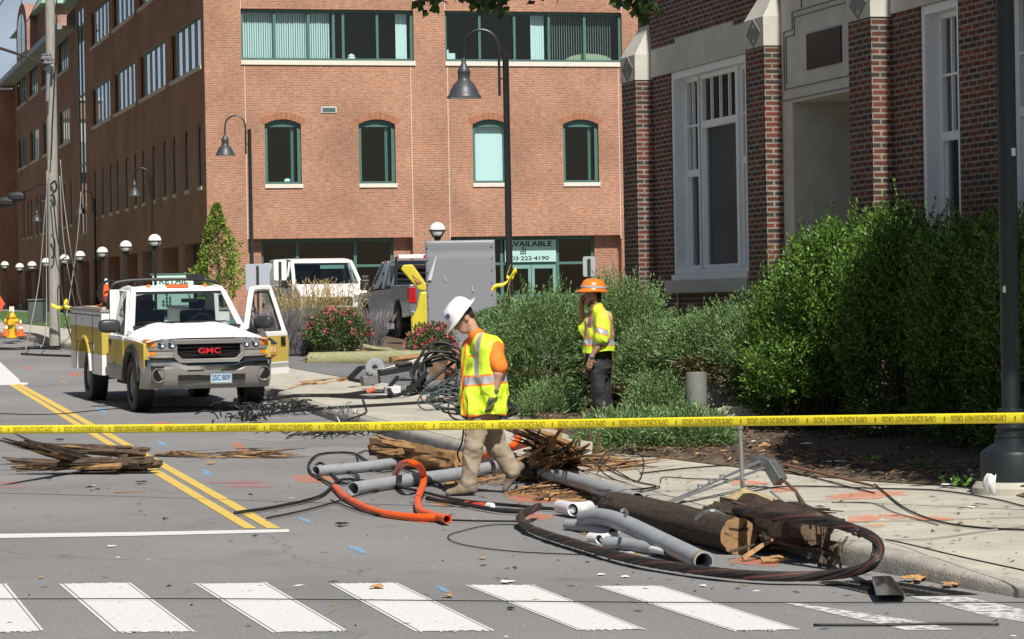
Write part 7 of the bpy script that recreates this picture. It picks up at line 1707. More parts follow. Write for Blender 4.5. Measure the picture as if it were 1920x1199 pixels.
mb = MB(); mb.bar(ah(655, 711, 1), ah(676, 690, 1.2), .08, .07); mb.bar(ah(676, 690, 1.2), ah(715, 687, 1.2), .07, .06); mb.bar(ah(656, 712, 1), ah(700, 720, .5), .05, .05); mb.build('line_bracket', m_blk, None, False, 'black bent bracket arm at the left end of the hardware heap', 'bracket')
mb = MB(); a_ = ah(735, 745, -2); mb.T = Matrix.Translation(a_) @ Matrix.Rotation(.4, 4, 'Z'); mb.box((-.16, -.1, 0), (.16, .1, .05)); mb.box((-.10, -.1, .05), (.12, .08, .17)); mb.build('plastic_housing', m_pvcw, None, False, 'small white plastic housing on the pavement below the steel beam', 'housing', bevel=.015)
# metal lattice crumpled by the truck wheel and on the kerb
def crumple(x, y, Y, lab, n, sx, sz, mat, r=.012, seed=1):
    rnd = random.Random(seed); c = at(x, y, Y); mb = MB()
    for _ in range(n):
        p = c + Vector((rnd.gauss(0, sx), rnd.gauss(0, .25), abs(rnd.gauss(0, sz)))); q = p + Vector((rnd.uniform(-.4, .4) * sx * 2, rnd.uniform(-.2, .2), rnd.uniform(-.1, .12))); mb.tube([p, p.lerp(q, .5) + Vector((0, 0, .04)), q], r, 4)
    mb.build('metal_scrap', mat, None, False, lab, 'scrap')
crumple(460, 786, 40.4, 'crumpled dark lattice on the road by the right front truck wheel', 60, .14, .04, m_blk, seed=1)
crumple(540, 772, 42, 'crumpled black lattice strip on the kerb right of the truck', 70, .36, .05, m_blk, seed=2)
crumple(650, 783, 38.5, 'shiny bent wire mesh on the kerb above the yellow tape', 26, .16, .06, M('bright_steel', (.32, .34, .36), .4, .7), .007, 3)
crumple(650, 815, 35, 'dark wire netting flattened on the road just below the yellow tape', 80, .5, .02, m_blk, .008, 4)
# shattered wood on the road at the left
V = lambda x, y, h=0: G(x, y, h)
splinters('shattered_pole', [(V(290, 866, .12), V(20, 872, .10), 40, .035, .05), (V(170, 868, .08), V(14, 826, .45), 22, .028, .04), (V(265, 850, .12), V(60, 836, .22), 20, .03, .05), (V(110, 875, .03), V(0, 862, .12), 14, .03, .03), (V(290, 872, .06), V(150, 874, .06), 26, .045, .05)], 'dark shattered pole section lying across the centre line at the left', [m_spd, m_spd, m_spd, m_woodd, m_woodd, m_spd, m_spl], 5, zs=.45)
splinters('wood_splinter', [(V(20, 885, .02), V(110, 879, .03), 1, .012, 0)], 'single thin dark splinter below the shattered pole section', [m_spd], 6)
splinters('wood_splinter', [(V(216, 924, .01), V(278, 921, .015), 2, .018, .004)], 'single pale splinter on the road beside the yellow lines', [m_cut], 7)
splinters('wood_splinter', [(V(300, 852, .015), V(420, 858, .02), 16, .012, .05), (V(420, 856, .01), V(560, 856, .02), 30, .012, .07)], 'thin trail of splinters between the shattered section and the yellow-brown log', [m_spl, m_spd], 8)
# split yellow-brown log in the middle
lg = log('split_log', V(722, 852, .12), V(868, 868, .11), .10, 'split yellow brown log left of the walking man', 'log', [m_spl, m_spl], n=14, seg=18, rough=.5, seed=11)
splinters('log_splinter', [(V(705, 838, .20), V(880, 862, .14), 26, .055, .035), (V(720, 850, .10), V(874, 868, .08), 22, .05, .04), (V(780, 845, .2), V(700, 834, .24), 18, .03, .05), (V(740, 862, .04), V(860, 872, .05), 14, .03, .03)], 'long splintered strands wrapping the split yellow brown log', [m_spl, m_spl, m_cut, m_spd], 12, zs=.8)
# shattered stump right of the man
splinters('shattered_stump', [(V(978, 893, .06), V(1042, 826, .30), 20, .075, .05), (V(985, 880, .10), V(1030, 832, .34), 20, .045, .06), (V(1075, 852, .22), V(968, 808, .52), 26, .04, .05), (V(1010, 872, .14), V(1088, 846, .36), 34, .035, .07), (V(1062, 862, .1), V(1088, 838, .44), 16, .03, .05), (V(1000, 858, .22), V(1040, 815, .5), 14, .03, .06)], 'big shattered pole stump with orange inner wood right of the walking man', [m_spl, m_spl, m_spd, m_spd, m_spd], 13)
splinters('wood_splinter', [(V(1016, 898, .03), V(1050, 862, .26), 16, .03, .025), (V(1030, 900, .03), V(1052, 866, .24), 12, .018, .03)], 'pale fan of splinters in front of the shattered stump', [m_cut, m_spl], 14)
splinters('wood_splinter', [(V(965, 925, .02), V(1080, 905, .03), 26, .014, .14), (V(1010, 932, .02), V(1100, 925, .03), 18, .016, .12), (V(880, 912, .01), V(950, 890, .02), 12, .014, .1)], 'scattered splinters under the rear boot of the walking man', [m_spl, m_spd, m_cut], 15, zs=.12)
splinters('wood_splinter', [(V(1090, 882, .16), V(1250, 872, .17), 26, .012, .09), (V(1060, 870, .17), V(1180, 860, .18), 20, .016, .07)], 'splinters spread on the kerb right of the shattered stump', [m_spl, m_spd], 16)
mb = MB(); c = V(1097, 862, .15); mb.T = Matrix.Translation(c) @ Matrix.Rotation(.1, 4, 'Y'); mb.box((-.06, -.05, 0), (.06, .05, .17)); mb.box((-.055, -.045, .17), (.05, .04, .18)); mb.build('concrete_stub', m_conc, None, False, 'small broken concrete stub right of the shattered stump', 'stub', bevel=.01)
mb = MB()
for i, (x, dx) in enumerate(((1106, .0), (1116, .04), (1093, -.05))): spike(mb, V(x, 862, .15), V(x, 862, .15) + Vector((dx, 0, .34 - .05 * i)), .03, .01)
mb.build('wood_stub', m_spd, None, False, 'dark upright wood stubs behind the broken concrete stub', 'stub')
# conduits
pipe('conduit', [V(592, 884, .055), V(680, 876, .055), V(768, 864, .07)], .055, 'grey conduit pipe farthest left, under the looped black wires', m_pvc)
pipe('conduit', [V(662, 917, .055), V(760, 902, .06), V(870, 887, .06), V(990, 862, .1)], .062, 'long grey conduit pipe with open left end passing behind the front boot', m_pvc)
pipe('conduit', [V(1018, 885, .10), V(1100, 908, .12), V(1195, 938, .14)], .062, 'straight grey conduit pipe leaning along the kerb from stump to log', m_pvc)
pipe('conduit', [V(1096, 973, .10), V(1130, 970, .14), V(1175, 984, .14), V(1250, 1020, .09), V(1320, 1054, .06)], .062, 'bent grey conduit pipe with open brown rimmed end nearest the camera', m_pvc)
mb = MB(); T = Matrix.Translation(V(1319, 1053.5, .06)) @ (V(1320, 1054, .06) - V(1250, 1020, .09)).to_track_quat('Z', 'Y').to_matrix().to_4x4(); mb.lathe([(.064, -.05), (.066, -.045), (.066, 0), (.056, .004)], 18, T=T); mb.build('pipe_collar', M('rusty_collar', (.30, .22, .13), .7), bpy.data.objects['conduit.003'], True)
bpy.data.objects['pipe_collar'].matrix_parent_inverse = bpy.data.objects['conduit.003'].matrix_basis.inverted()
for pts, r, lab in (([(1050, 950, .07), (1080, 955, .07), (1104, 952, .07)], .055, 'white pipe stub at the left end of the dark log'), ([(1064, 984, .04), (1090, 988, .04), (1150, 1000, .04)], .04, 'pale pipe below the bent grey conduit'), ([(1106, 1008, .03), (1130, 1010, .03), (1152, 1006, .03)], .035, 'short white pipe fragment beside the twisted cable'), ([(1138, 1018, .04), (1180, 1022, .04), (1240, 1032, .04)], .045, 'flat grey pipe fragment beneath the bent conduit'), ([(1222, 1030, .05), (1250, 1036, .05)], .022, 'small white pipe scrap under the open conduit end')):
    pipe('pipe_fragment', [V(*p) for p in pts], r, lab, m_pvcw if 'grey' not in lab else m_pvc, n=14)
mb = MB(); pts = [V(1172, 968, .22), V(1176, 962, .28), V(1171, 956, .33), V(1166, 958, .34)]; mb.tube(smooth_path(pts, 4), .012, 6); mb.build('pipe_strap', m_steel, None, True, 'small bent metal strap standing on the dark log', 'strap')
mb = MB(); pts = [V(1305, 973, .25), V(1318, 962, .32), V(1338, 958, .34), V(1358, 966, .3)]; mb.tube(smooth_path(pts, 4), .013, 6); mb.build('pipe_strap', m_steel, None, True, 'curved metal strap above the cut face of the dark log', 'strap')
# orange conduit
OG = 'orange flexible conduits on the road'
for pts, lab in (([(628, 914, .03), (650, 934, .03), (700, 958, .03), (760, 969, .03), (842, 972, .04)], 'long orange conduit curving along the road to an open end'),
                 ([(838, 974, .05), (810, 966, .04), (787, 956, .04), (784, 935, .06), (794, 905, .10), (790, 880, .22), (772, 868, .30), (752, 872, .22), (741, 890, .03)], 'orange conduit bent into an upright loop over the grey pipe')):
    tag(pipe('orange_conduit', [V(*p) for p in pts], .031, lab, m_orange, 'conduit'), group=OG)
tag(pipe('orange_conduit', [V(872, 866, .10), V(925, 850, .22), V(960, 836, .32), V(972, 822, .36), V(968, 812, .36)], .035, 'orange conduit rising behind the walking man to the stump', m_orange, 'conduit'), group=OG)
tag(pipe('orange_conduit', [V(930, 852, .12), V(970, 838, .25), V(1002, 830, .32)], .03, 'second orange conduit lying against the shattered stump', m_orange, 'conduit'), group=OG)
BW = 'black wires looping over the orange conduit'
for pts, r, lab in (([(440, 962), (520, 950), (600, 930), (640, 900, .0), (700, 905), (780, 920), (860, 938), (960, 948), (1080, 958)], .014, 'longest black wire from the yellow lines past the orange conduit'),
                    ([(600, 898), (582, 885), (580, 868), (600, 852), (660, 850), (700, 870), (760, 880), (860, 925)], .013, 'black wire looped high left of the orange conduit'),
                    ([(628, 912), (600, 895), (592, 875), (605, 870), (640, 905), (670, 900), (664, 888), (615, 876)], .014, 'small black wire loop at the start of the orange conduit'),
                    ([(668, 850), (676, 872), (710, 885), (740, 880), (720, 862), (690, 846), (672, 850)], .012, 'black wire ring in front of the leftmost conduit'),
                    ([(500, 972), (580, 955), (660, 932), (720, 915), (800, 880)], .012, 'black wire running from the road to the conduit pile'),
                    ([(620, 938), (680, 960), (740, 968), (860, 976), (1000, 978)], .011, 'thin black wire under the orange conduit'),
                    ([(1000, 960), (940, 958), (880, 948), (800, 935)], .018, 'thick black wire with red sleeve in front of the boots')):
    gw([(p[0], p[1]) for p in pts], r, lab, dz=.012, grp=BW, name='black_wire', cat='wire')
mb = MB(); mb.tube([V(874, 945, .025), V(892, 947, .025), V(908, 948, .025)], .026, 8); mb.build('cable_sleeve', M('red_sleeve', (.55, .06, .03), .5), None, True, 'red sleeve on the black wire in front of the boots', 'sleeve')
mb = MB(); mb.tube([V(914, 948, .025), V(924, 949, .025)], .025, 8); mb.build('cable_sleeve', m_white, None, True, 'white sleeve end next to the red sleeve', 'sleeve')
mb = MB(); mb.tube([V(746, 720, .4), V(708, 735, .2)], .045, 8) if 0 else mb.tube([at(688, 735, 44.4), at(703, 729, 44.4)], .035, 8); mb.build('cable_sleeve', M('orange_red_sleeve', (.65, .12, .05), .5), None, True, 'orange red sleeve on the thick cable near the heap', 'sleeve')
gw([(870, 800, 24.5), (866, 830, 24.6), (858, 850, 24.8), (862, 866, 25)], .012, 'black strap hanging in front of the trousers', dz=0, grp=None)
# big twisted cable loop at the kerb
def twisted(path, R, strands, r, name, label, pitch=.55, mats=None):
    P = smooth_path(path, 14); mb = MB(); acc = [0]
    for p, q in zip(P, P[1:]): acc.append(acc[-1] + (q - p).length)
    for s_ in range(strands):
        pts = []
        for i, p in enumerate(P):
            d = (P[min(i + 1, len(P) - 1)] - P[max(i - 1, 0)]).normalized(); sx = d.cross(Vector((0, 0, 1))).normalized(); sy = sx.cross(d); a = 2 * PI * (s_ / strands + acc[i] / pitch); loose = .85 + .95 * noise.noise((acc[i] * .9, s_ * 3.7, 2))
            pts.append(p + sx * math.cos(a) * R * loose + sy * math.sin(a) * R * .8)
        mb.tube(pts, r, 7, mi=s_ % len(mats))
    return mb.build(name, mats, None, True, label, 'cable', sharp=0)
m_tw = M('dark_cable', (.030, .024, .022), .5, 0, .3, 12); m_twr = M('rust_cable', (.10, .04, .032), .5, 0, .3, 12)
twisted([V(*p) for p in ((1010, 950, .10), (984, 962, .09), (976, 976, .06), (1000, 994, .05), (1080, 1020, .05), (1180, 1048, .05), (1300, 1068, .05), (1420, 1080, .05), (1540, 1080, .06), (1620, 1066, .12), (1646, 1040, .20), (1640, 1012, .26), (1600, 992, .28), (1540, 978, .30), (1460, 968, .30), (1380, 958, .28))], .026, 9, .0105, 'twisted_cable', 'thick twisted dark cable looping round the cut log to the kerb', 1.15, [m_tw, m_tw, m_twr, m_tw])
twisted([V(*p) for p in ((1478, 948, .2), (1500, 950, .24), (1530, 962, .27), (1570, 980, .28), (1612, 1000, .27))], .02, 5, .014, 'cable_tail', 'reddish frayed cable end lying on top of the twisted cable', .9, [m_tw, m_twr, m_twr])
# logs
log('cut_log', at(1150, 953, 21.6), V(1385, 1005, .125), .128, 'dark log with round sawn pale face beside the bent conduit', 'log', [m_bark, m_cut, M('ring_wood', (.28, .16, .072), .9, 0, .3, 14)], n=36, seg=30, rough=.09, seed=21)
log('split_log', at(1395, 976, 18.7), at(1532, 994, 17.35), .15, 'dark rotten log half behind the sawn log', 'log', [m_bark, m_spd], n=16, seg=20, rough=.35, taper=.75, seed=23)
splinters('log_splinter', [(at(1345, 952, 18.9), at(1550, 972, 17.3), 30, .03, .03), (at(1420, 1000, 18.2), at(1560, 1020, 17.2), 24, .02, .05)], 'long dark splinters lying on the rotten log', [m_spd, m_bark, m_woodd], 24)
splinters('wood_stick', [(V(1395, 1046, .03), V(1468, 1002, .16), 1, .028, 0)], 'grey stick leaning against the sawn face of the log', [m_wood], 25)
splinters('wood_stick', [(V(1335, 1045, .02), V(1490, 1000, .16), 1, .016, 0)], 'thin reddish stick crossing below the sawn face', [m_woodd], 26)
splinters('wood_stick', [(V(1425, 1052, .02), V(1490, 1046, .04), 2, .024, .008)], 'pale chunk of wood on the orange paint by the kerb', [m_cut], 27)
splinters('wood_stick', [(V(1545, 1060, .02), V(1565, 1010, .16), 5, .02, .03), (V(1575, 1065, .02), V(1572, 1015, .15), 2, .012, .01)], 'twigs standing against the kerb face inside the cable loop', [m_woodd, m_spd], 28)
# stake, hardware, rods on the pavement
sk = V(1393, 934, .16); mb = MB(); H_ = at(1388, 797, sk.y).z - sk.z; mb.tube([sk, sk + Vector((-.012, 0, H_))], .016, 8); mb.lathe([(.024, H_ - .03), (.024, H_), (0, H_ + .006)], 8, T=Matrix.Translation(sk + Vector((-.012, 0, 0)))); mb.build('steel_stake', m_steel, None, True, 'thin upright steel stake standing in the sand pile', 'stake')
mb = MB(); a = V(1225, 955, .15); b = at(1432, 862, 22.3); mb.bar(a, b, .03, .012); mb.bar(a + Vector((.05, .02, .02)), b + Vector((.06, .02, -.05)), .03, .012)
for t in (.4, .5, .6): mb.lathe([(0, 0), (.022, 0), (.022, .03), (0, .03)], 6, T=Matrix.Translation(a.lerp(b, t)))
mb.build('steel_strap', m_steel, None, False, 'pair of steel straps slanting up to the bolted fitting', 'strap')
mb = MB(); mb.bar(at(1418, 862, 22.3), at(1448, 872, 22.2), .10, .08); mb.bar(at(1442, 868, 22.2), at(1464, 904, 22.1), .09, .10); mb.tube([at(1405, 858, 22.4), at(1440, 866, 22.2)], .03, 8)
for t in range(4): mb.lathe([(0, -.06), (.018, -.06), (.018, -.05), (0, -.05)], 6, T=Matrix.Translation(at(1447 + 4 * t, 880 + 6 * t, 22.1)) @ Matrix.Rotation(PI / 2, 4, 'X'))
mb.build('bolted_fitting', M('dark_galvanised', (.16, .17, .17), .5, .6, .3, 20), None, False, 'dark bolted steel fitting beside the upright stake', 'fitting', bevel=.008)
mb = MB(); mb.tube([at(1466, 898, 22.1), at(1492, 922, 21.8), V(1520, 965, .2)], .014, 7); mb.build('steel_rod', M('brown_rod', (.13, .10, .075), .6, .3), None, True, 'brown rod running from the bolted fitting down to the twisted cable', 'rod')
mb = MB(); mb.tube([V(1445, 922, .2), V(1480, 952, .26), V(1512, 972, .3)], .009, 6); mb.build('steel_rod', m_steel, None, True, 'thin bright rod beside the brown rod', 'rod')
mb = MB(); mb.tube([V(1470, 872, .22), V(1545, 889, .2), V(1640, 912, .17)], .012, 6); mb.build('steel_rod', M('rust_rod', (.22, .10, .05), .7), None, True, 'rusty rod lying on the mulch at the pavement edge', 'rod')
def mound(x, y, rx, ry, h, name, label, mat, cat, dz=.15):
    c = V(x, y, dz); s = c.y / F; mb = MB(); mb.grid(lambda u, v: (c.x + rx * s * u * 1.0 * math.cos(2 * PI * v) * (1 + .2 * noise.noise((v * 7, u * 2, x))), c.y + ry * u * math.sin(2 * PI * v), c.z + h * (1 - u ** 1.6) * (1 + .4 * noise.noise((u * 4 * math.cos(6.28 * v), u * 4 * math.sin(6.28 * v), y)))), 10, 28)
    return mb.build(name, mat, None, True, label, cat, sharp=0)
mound(1400, 945, 62, .35, .10, 'sand_pile', 'small pile of pale sand around the steel stake', M('pale_sand', (.42, .33, .17), .95, 0, .2, 20, .8, 60), 'sand pile')
# wires over the pavement
gw([(1200, 888), (1290, 878), (1400, 872), (1470, 880), (1560, 905), (1640, 925)], .010, 'thin wire curving over the mulch edge past the stake')
gw([(1640, 908), (1660, 925), (1700, 955), (1760, 978), (1840, 990), (1930, 994)], .011, 'dark wire curving across the pavement to the right edge')
gw([(1390, 925), (1480, 912), (1640, 916), (1760, 920), (1860, 935), (1930, 952)], .009, 'thin wire across the pavement ending at the right lamp post')
gw([(1560, 942), (1635, 944), (1680, 962), (1760, 985)], .006, 'very thin wire between the orange pavement marks')
gw([(1640, 1012), (1740, 1010), (1830, 998), (1930, 985)], .008, 'grey wire from the cable loop to the right edge', m_wire)
gw([(x, y, 25.2 - (y - 840) * .03) for x, y in ((1124, 868), (1138, 848), (1175, 844), (1203, 856), (1206, 880), (1194, 904), (1160, 902), (1130, 886), (1122, 868), (1150, 880), (1195, 906))], .009, 'ring of black wire on the pavement below the fallen juniper')
gw([(1122, 870), (1160, 890), (1200, 905), (1230, 912), (1190, 918), (1120, 920)], .010, 'black wire crossing the wire ring')
gw([(840, 985), (860, 972), (920, 968)] if 0 else [(1000, 985), (920, 985), (858, 998), (840, 1008), (870, 1022), (960, 1034), (1080, 1040), (1200, 1044)], .006, 'thin wire curling on the road in front of the orange conduit', dz=.006, grp=None)
gw([(-20, 1123.5), (400, 1123), (900, 1127), (1300, 1130), (1950, 1130)], .0045, 'long thin wire lying straight across the whole crosswalk', dz=.012, grp=None)
gw([(1525, 1172), (1640, 1172), (1760, 1170), (1873, 1171)], .010, 'straight black rod lying on the faded crosswalk', dz=.004, grp=None, name='black_rod', cat='rod')
gw([(690, 812, 22.5), (1100, 806, 22.6)], .004, 'faint straight wire below the tape') if 0 else None
for i, (pts, lab) in enumerate((([(1060, 840), (1100, 850), (1180, 856), (1300, 858)], 'dark wire at the foot of the fallen juniper'), ([(1238, 905), (1245, 895), (1300, 898), (1400, 900)], 'wire curving past the lower end of the steel straps'), ([(1110, 935), (1180, 925), (1232, 912), (1225, 918), (1130, 938)], 'folded wire lying across the leaning conduit'), ([(1650, 1010), (1700, 1020), (1800, 1044), (1930, 1072)], 'thin dark wire running along the kerb to the right edge'), ([(1080, 800), (1120, 790), (1200, 800), (1300, 806)], 'wire crossing below the fallen juniper tips'))): gw(pts, .007, lab)
# lamp lens by the grate
q = [V(1634, 1081, .10), V(1672, 1080, .10), V(1698, 1116, .05), V(1642, 1117, .05)]; lo_ = [V(1636, 1086, .01), V(1674, 1085, .01), V(1700, 1119, .01), V(1643, 1120, .01)]
mb = MB(); mb.mesh(q + lo_, [(0, 1, 2, 3), (7, 6, 5, 4), (0, 4, 5, 1), (1, 5, 6, 2), (2, 6, 7, 3), (3, 7, 4, 0)]); mb.build('lamp_housing', M('glossy_black_plastic', (.012, .012, .016), .12, coat=.5), None, False, 'glossy black plastic lamp housing lying on the drain grate', 'lamp housing', bevel=.012)
# broken white globe by the lamp post base
def shard(name, c, R, a0, a1, b0, b1, label, T=None):
    mb = MB(); T = T or Matrix.Identity(4); c = Vector(c)
    mb.grid(lambda u, v: c + T @ Vector((R * math.cos(a0 + (a1 - a0) * u) * math.cos(b0 + (b1 - b0) * v + .12 * math.sin(u * 9)), R * math.sin(a0 + (a1 - a0) * u) * math.cos(b0 + (b1 - b0) * v), R * math.sin(b0 + (b1 - b0) * v + .1 * math.sin(u * 13)))), 14, 10)
    o = mb.build(name, m_pvcw, None, True, label, 'shard', sharp=0, recalc=False); s_ = o.modifiers.new('thick', 'SOLIDIFY'); s_.thickness = .006; return o
shard('globe_shard', V(1838, 895, .20), .09, 3.4, 5.6, -1.2, -.05, 'broken white shell lying left of the lamp post base', Matrix.Rotation(.4, 4, 'Y'))
shard('globe_shard', V(1870, 908, .30), .11, 3.2, 4.4, -.7, .75, 'broken white shell leaning on the lamp post base')
# concrete pieces behind the junipers
c = V(1306, 772, .2); c = at(1306, 756, 33.6); bo = empty('bollard', (c.x, 33.6, .2), 0, 'grey round bollard half hidden below the juniper', 'bollard'); s_ = 33.6 / F; hh = at(1306, 698, 33.6).z - .2
mb = MB(); mb.lathe([(20 * s_, -.02), (20 * s_, hh - .03), (19 * s_, hh), (0, hh + .005)], 22); mb.build('shaft', M('bollard_grey', (.17, .175, .16), .7, 0, .15, 8), bo, True, sharp=40)
mb = MB(); a = at(1322, 762, 34.2); b = at(1415, 690, 34.2); mb.box((a.x, 34.2, .1), (b.x, 34.5, b.z)); mb.build('low_wall', m_conc, None, False, 'pale low concrete wall behind the juniper stems', 'wall', bevel=.01)
mb = MB(); a = at(1345, 782, 32.8); b = at(1445, 764, 32.8); mb.T = Matrix.Translation((a.x, 32.8, 0)) @ Matrix.Rotation(-.25, 4, 'Z'); mb.box((0, 0, .1), (b.x - a.x, .8, b.z)); mb.build('concrete_step', m_conc, None, False, 'pale concrete step in the shade left of the hedge', 'step', bevel=.01)
c = at(1289, 766, 31.5); mb = MB(); mb.lathe([(max(.001, .095 * math.sin(PI * k / 12)), .095 - .095 * math.cos(PI * k / 12)) for k in range(13)], 20, T=Matrix.Translation((c.x, c.y, c.z - .095))); mb.build('glass_globe', glassmat('thin_clear_glass', (.86, .88, .9), 1.6, .08), None, True, 'clear glass globe caught in the brown juniper', 'globe')
# leaves, paper and small bits one can point at
def crumpled(name, x, y, r, label, mat, cat, dz=.01, h=.5, grp=None, seed=0):
    c = V(x, y, dz); s = c.y / F; R = r * s; rnd = random.Random(seed + int(x)); mb = MB(); n = 12
    def fn(u, v):
        a = 2 * PI * u; q = v * (1 + .35 * math.sin(3 * a + x) + .2 * math.sin(7 * a)); return (c.x + R * q * math.cos(a), c.y + R * 1.6 * q * math.sin(a), c.z + R * h * (.35 + .65 * abs(noise.noise((q * math.cos(a) * 2.4 + x, q * math.sin(a) * 2.4, 1)))) * (1.15 - .35 * v))
    mb.grid(fn, 18, 4, 0); o = mb.build(name, mat, None, False, label, cat, grp, recalc=False); s_ = o.modifiers.new('thick', 'SOLIDIFY'); s_.thickness = .003; return o
m_leafb = M('dry_leaf', (.42, .24, .10), .8, 0, .3, 30); m_paper = M('white_paper', (.76, .76, .77), .7)
for x, y, r, lab in ((707, 1103, 12, 'dry leaf on the fourth white crosswalk stripe'), (840, 1119, 9, 'dry leaf on the asphalt right of the fourth stripe'), (1715, 1090, 20, 'large curled dry leaf at the kerb beside the drain grate'), (1780, 1100, 14, 'smaller dry leaf by the right end of the drain grate'), (1437, 842, 20, 'big pale leaf lying on the mulch right of the stake'), (1700, 903, 11, 'brown leaf on the mulch at the pavement edge'), (1675, 888, 8, 'small brown leaf higher on the mulch'), (77, 1084, 5, 'tiny yellow leaf left of the second stripe'), (905, 1048, 6, 'small yellow leaf on the asphalt above the fifth stripe'), (395, 870, 8, 'small orange leaf by the splinter trail')):
    crumpled('dry_leaf', x, y, r, lab, m_leafb, 'leaf', .16 if y < 950 and x > 1300 else .006, .8)
for x, y, r, dz, lab in ((1570, 868, 17, .2, 'white plastic scrap on the mulch'), (208, 1025, 7, .005, 'white scrap on the road below the stop line'), (1172, 1082, 7, .005, 'white scrap above the sixth stripe'), (1127, 1078, 7, .005, 'white scrap left above the sixth stripe'), (1775, 910, 11, .17, 'white scrap on the pavement left of the lamp post'), (1822, 952, 7, .155, 'small white scrap on the right pavement'), (1318, 1099, 6, .005, 'small white scrap right of the sixth stripe'), (1512, 833, 10, .25, 'white strip on the dark mulch by the tape'), (950, 1092, 12, .005, 'grey white scrap above the fifth stripe'), (1265, 842, 9, .2, 'white scrap in the fallen juniper')):
    crumpled('paper_scrap', x, y, r, lab, m_paper, 'scrap', dz, .3)
for x, y, r, lab in ((641, 986, 11, 'black rubber lump on the road below the orange conduit'), (309, 974, 5, 'small black lump above the stop line'), (478, 1006, 4, 'small black lump under the end of the stop line'), (264, 907, 9, 'dark rubber ring scrap left of the yellow lines'), (112, 827, 7, 'dark chip above the shattered pole section'), (92, 900, 5, 'dark chip below the shattered pole section'), (958, 1143, 7, 'dark chip between fourth and fifth stripe')):
    crumpled('rubber_scrap', x, y, r, lab, m_rub, 'scrap', .004, .9)
# uncountable chips and grit over road, pavement and mulch
rnd = random.Random(77); mb = MB()
for _ in range(1150):
    u = rnd.random()
    if u < .45: x, y = rnd.gauss(930, 330), rnd.gauss(900, 42); dz = .004
    elif u < .7: x, y = rnd.uniform(0, 1920), rnd.uniform(800, 1195); dz = .004
    else: x, y = rnd.uniform(1060, 1920), rnd.uniform(860, 1060); dz = .158
    if y < 790 or y > 1198 or x < -20 or x > 1940: continue
    p = G(x, y, dz)
    if dz < .1 and p.x > kx(p.y): p.z = .158
    if dz > .1 and p.x < kx(p.y) + .05: p.z = .004
    if p.x > mx_(p.y): p.z = .235
    L = abs(rnd.gauss(.010, .016)) + .005; wd = L * rnd.uniform(.12, .5); a = rnd.gauss(0, .6); d = Vector((math.cos(a), math.sin(a) * 2, 0)) * L; s_ = Vector((-math.sin(a), math.cos(a), 0)) * wd
    mi = rnd.choices((0, 1, 2, 3), (.50, .27, .17, .06))[0]
    t = Vector((0, 0, wd * .5)); mb.mesh([p - d, p + s_, p + d, p - s_, p + t], [(0, 1, 4), (1, 2, 4), (2, 3, 4), (3, 0, 4)], mi)
mb.build('debris_chips', [m_spd, m_spl, m_rub, m_paper], kind='stuff', origin=False, recalc=False)
rnd = random.Random(5); mb = MB()
for _ in range(5200):   # bark mulch chips and low weeds on the bed
    y = rnd.uniform(20.5, 40); xm = mx_(y); x = xm + abs(rnd.gauss(0, 1.1)) + .02
    if x > 3.3 - (y - 35) * .27 + 1.0: continue
    p = Vector((x, y, .215 + .02 * rnd.random())); L = rnd.uniform(.02, .06); a = rnd.uniform(0, 6.28); d = Vector((math.cos(a), math.sin(a), rnd.uniform(-.3, .5))) * L; s_ = Vector((-math.sin(a), math.cos(a), 0)) * L * .35
    mb.mesh([p - d, p + s_, p + d, p - s_, p + Vector((0, 0, L * .3))], [(0, 1, 4), (1, 2, 4), (2, 3, 4), (3, 0, 4)], rnd.choices((0, 1, 2), (.74, .22, .04))[0])
mb.build('mulch_chips', [M('bark_chip', (.06, .04, .028), .95, 0, .4, 10), M('bark_chip_light', (.15, .095, .06), .95), m_leafb], kind='stuff', origin=False, recalc=False)
for x, y, lab in ((1735, 885, 'small green weed at the pavement edge in the shade'), (1800, 910, 'small weed beside the white scrap near the lamp post'), (1605, 825, 'green weed at the edge of the deep shade below the tape'), (1640, 870, 'low weed tuft on the mulch')):
    p = V(x, y, .18); wd_ = empty('weed', p, 0, lab, 'weed'); n_ = 26; A = rng.normal(size=(n_, 3)) * np.array((.06, .06, .02)); A[:, 2] = np.abs(A[:, 2]); leaves('foliage', A, rng.normal(size=(n_, 3)) * .6 + np.array((0, 0, .8)), .07, .03, m_box, wd_)
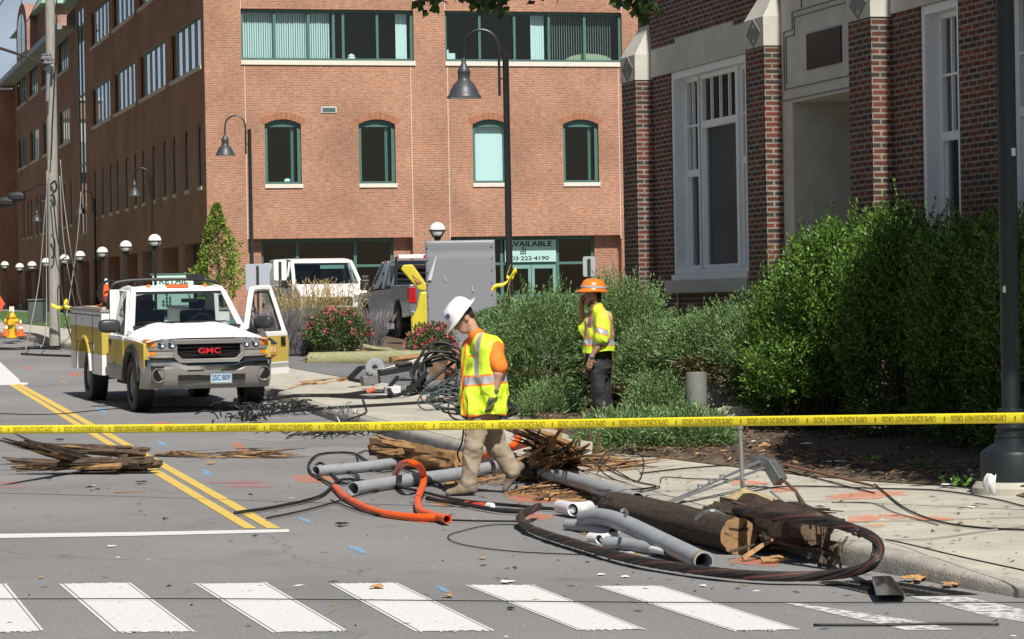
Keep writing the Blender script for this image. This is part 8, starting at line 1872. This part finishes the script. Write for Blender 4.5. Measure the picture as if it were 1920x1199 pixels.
# ---------------------------------------------------------------- barrier tape with its upside-down lettering
ta = [at(-1500, 812, 29.5), at(-700, 810.5, 27.2), at(-60, 806.5, 25.2), at(200, 804.5, 24.4), at(500, 802, 23.4), at(900, 797.5, 22.2), at(1300, 791.5, 21.0), at(1650, 787, 20.0), at(1990, 783, 19.0), at(2350, 778, 18.0)]
tp_ = empty('caution_tape', ta[5], 0, 'yellow CRIME SCENE DO NOT CROSS tape stretched across the whole scene, lettering upside down', 'barrier tape')
P = [p - tp_.location for p in smooth_path(ta, 30)]; hw = .037
acc = [0.0]
for p, q in zip(P, P[1:]): acc.append(acc[-1] + (q - p).length)
def tpt(s, v, off=0.0):
    i = max(0, min(len(P) - 2, int(np.searchsorted(acc, s)) - 1)); t = (s - acc[i]) / (acc[i + 1] - acc[i]); p = P[i].lerp(P[i + 1], t); d = (P[i + 1] - P[i]).normalized(); nrm = d.cross(Vector((0, 0, 1))).normalized()
    tw = .22 * noise.noise((s * .35, 0, 4)); up_ = Vector((0, 0, 1)) * math.cos(tw) + nrm * math.sin(tw); bow = nrm * (.006 * (1 - v * v) + .003 * noise.noise((s * 3, v, 1)))
    return p + up_ * v * hw + bow + nrm * off
ntp = 400; S_ = acc[-1]; mb = MB(); mb.grid(lambda u, v: tpt(S_ * u, v * 2 - 1), ntp, 6); tpo = mb.build('tape', m_hvy, tp_, True, sharp=0, recalc=False); so2 = tpo.modifiers.new('thick', 'SOLIDIFY'); so2.thickness = .0015; so2.offset = -1
tv, tf = text_mesh('CRIME SCENE DO NOT CROSS', 1.0, False); TW = max(v.x for v in tv); TH = max(v.y for v in tv); mb = MB(); per = .585; run = .455; s0 = .08
while s0 + run < S_:
    mb.mesh([tpt(s0 + run - v.x / TW * run, .62 - v.y / TH * 1.18, .0035) for v in tv], tf)
    s0 += per
    # small trade mark between the repeats
    c = s0 - .062; mb.mesh([tpt(c, .40, .0035), tpt(c + .012, .40, .0035), tpt(c + .012, -.4, .0035), tpt(c, -.4, .0035)], [(0, 1, 2, 3)])
mb.build('lettering', M('tape_ink', (.24, .19, .014), .6), tp_, recalc=False)
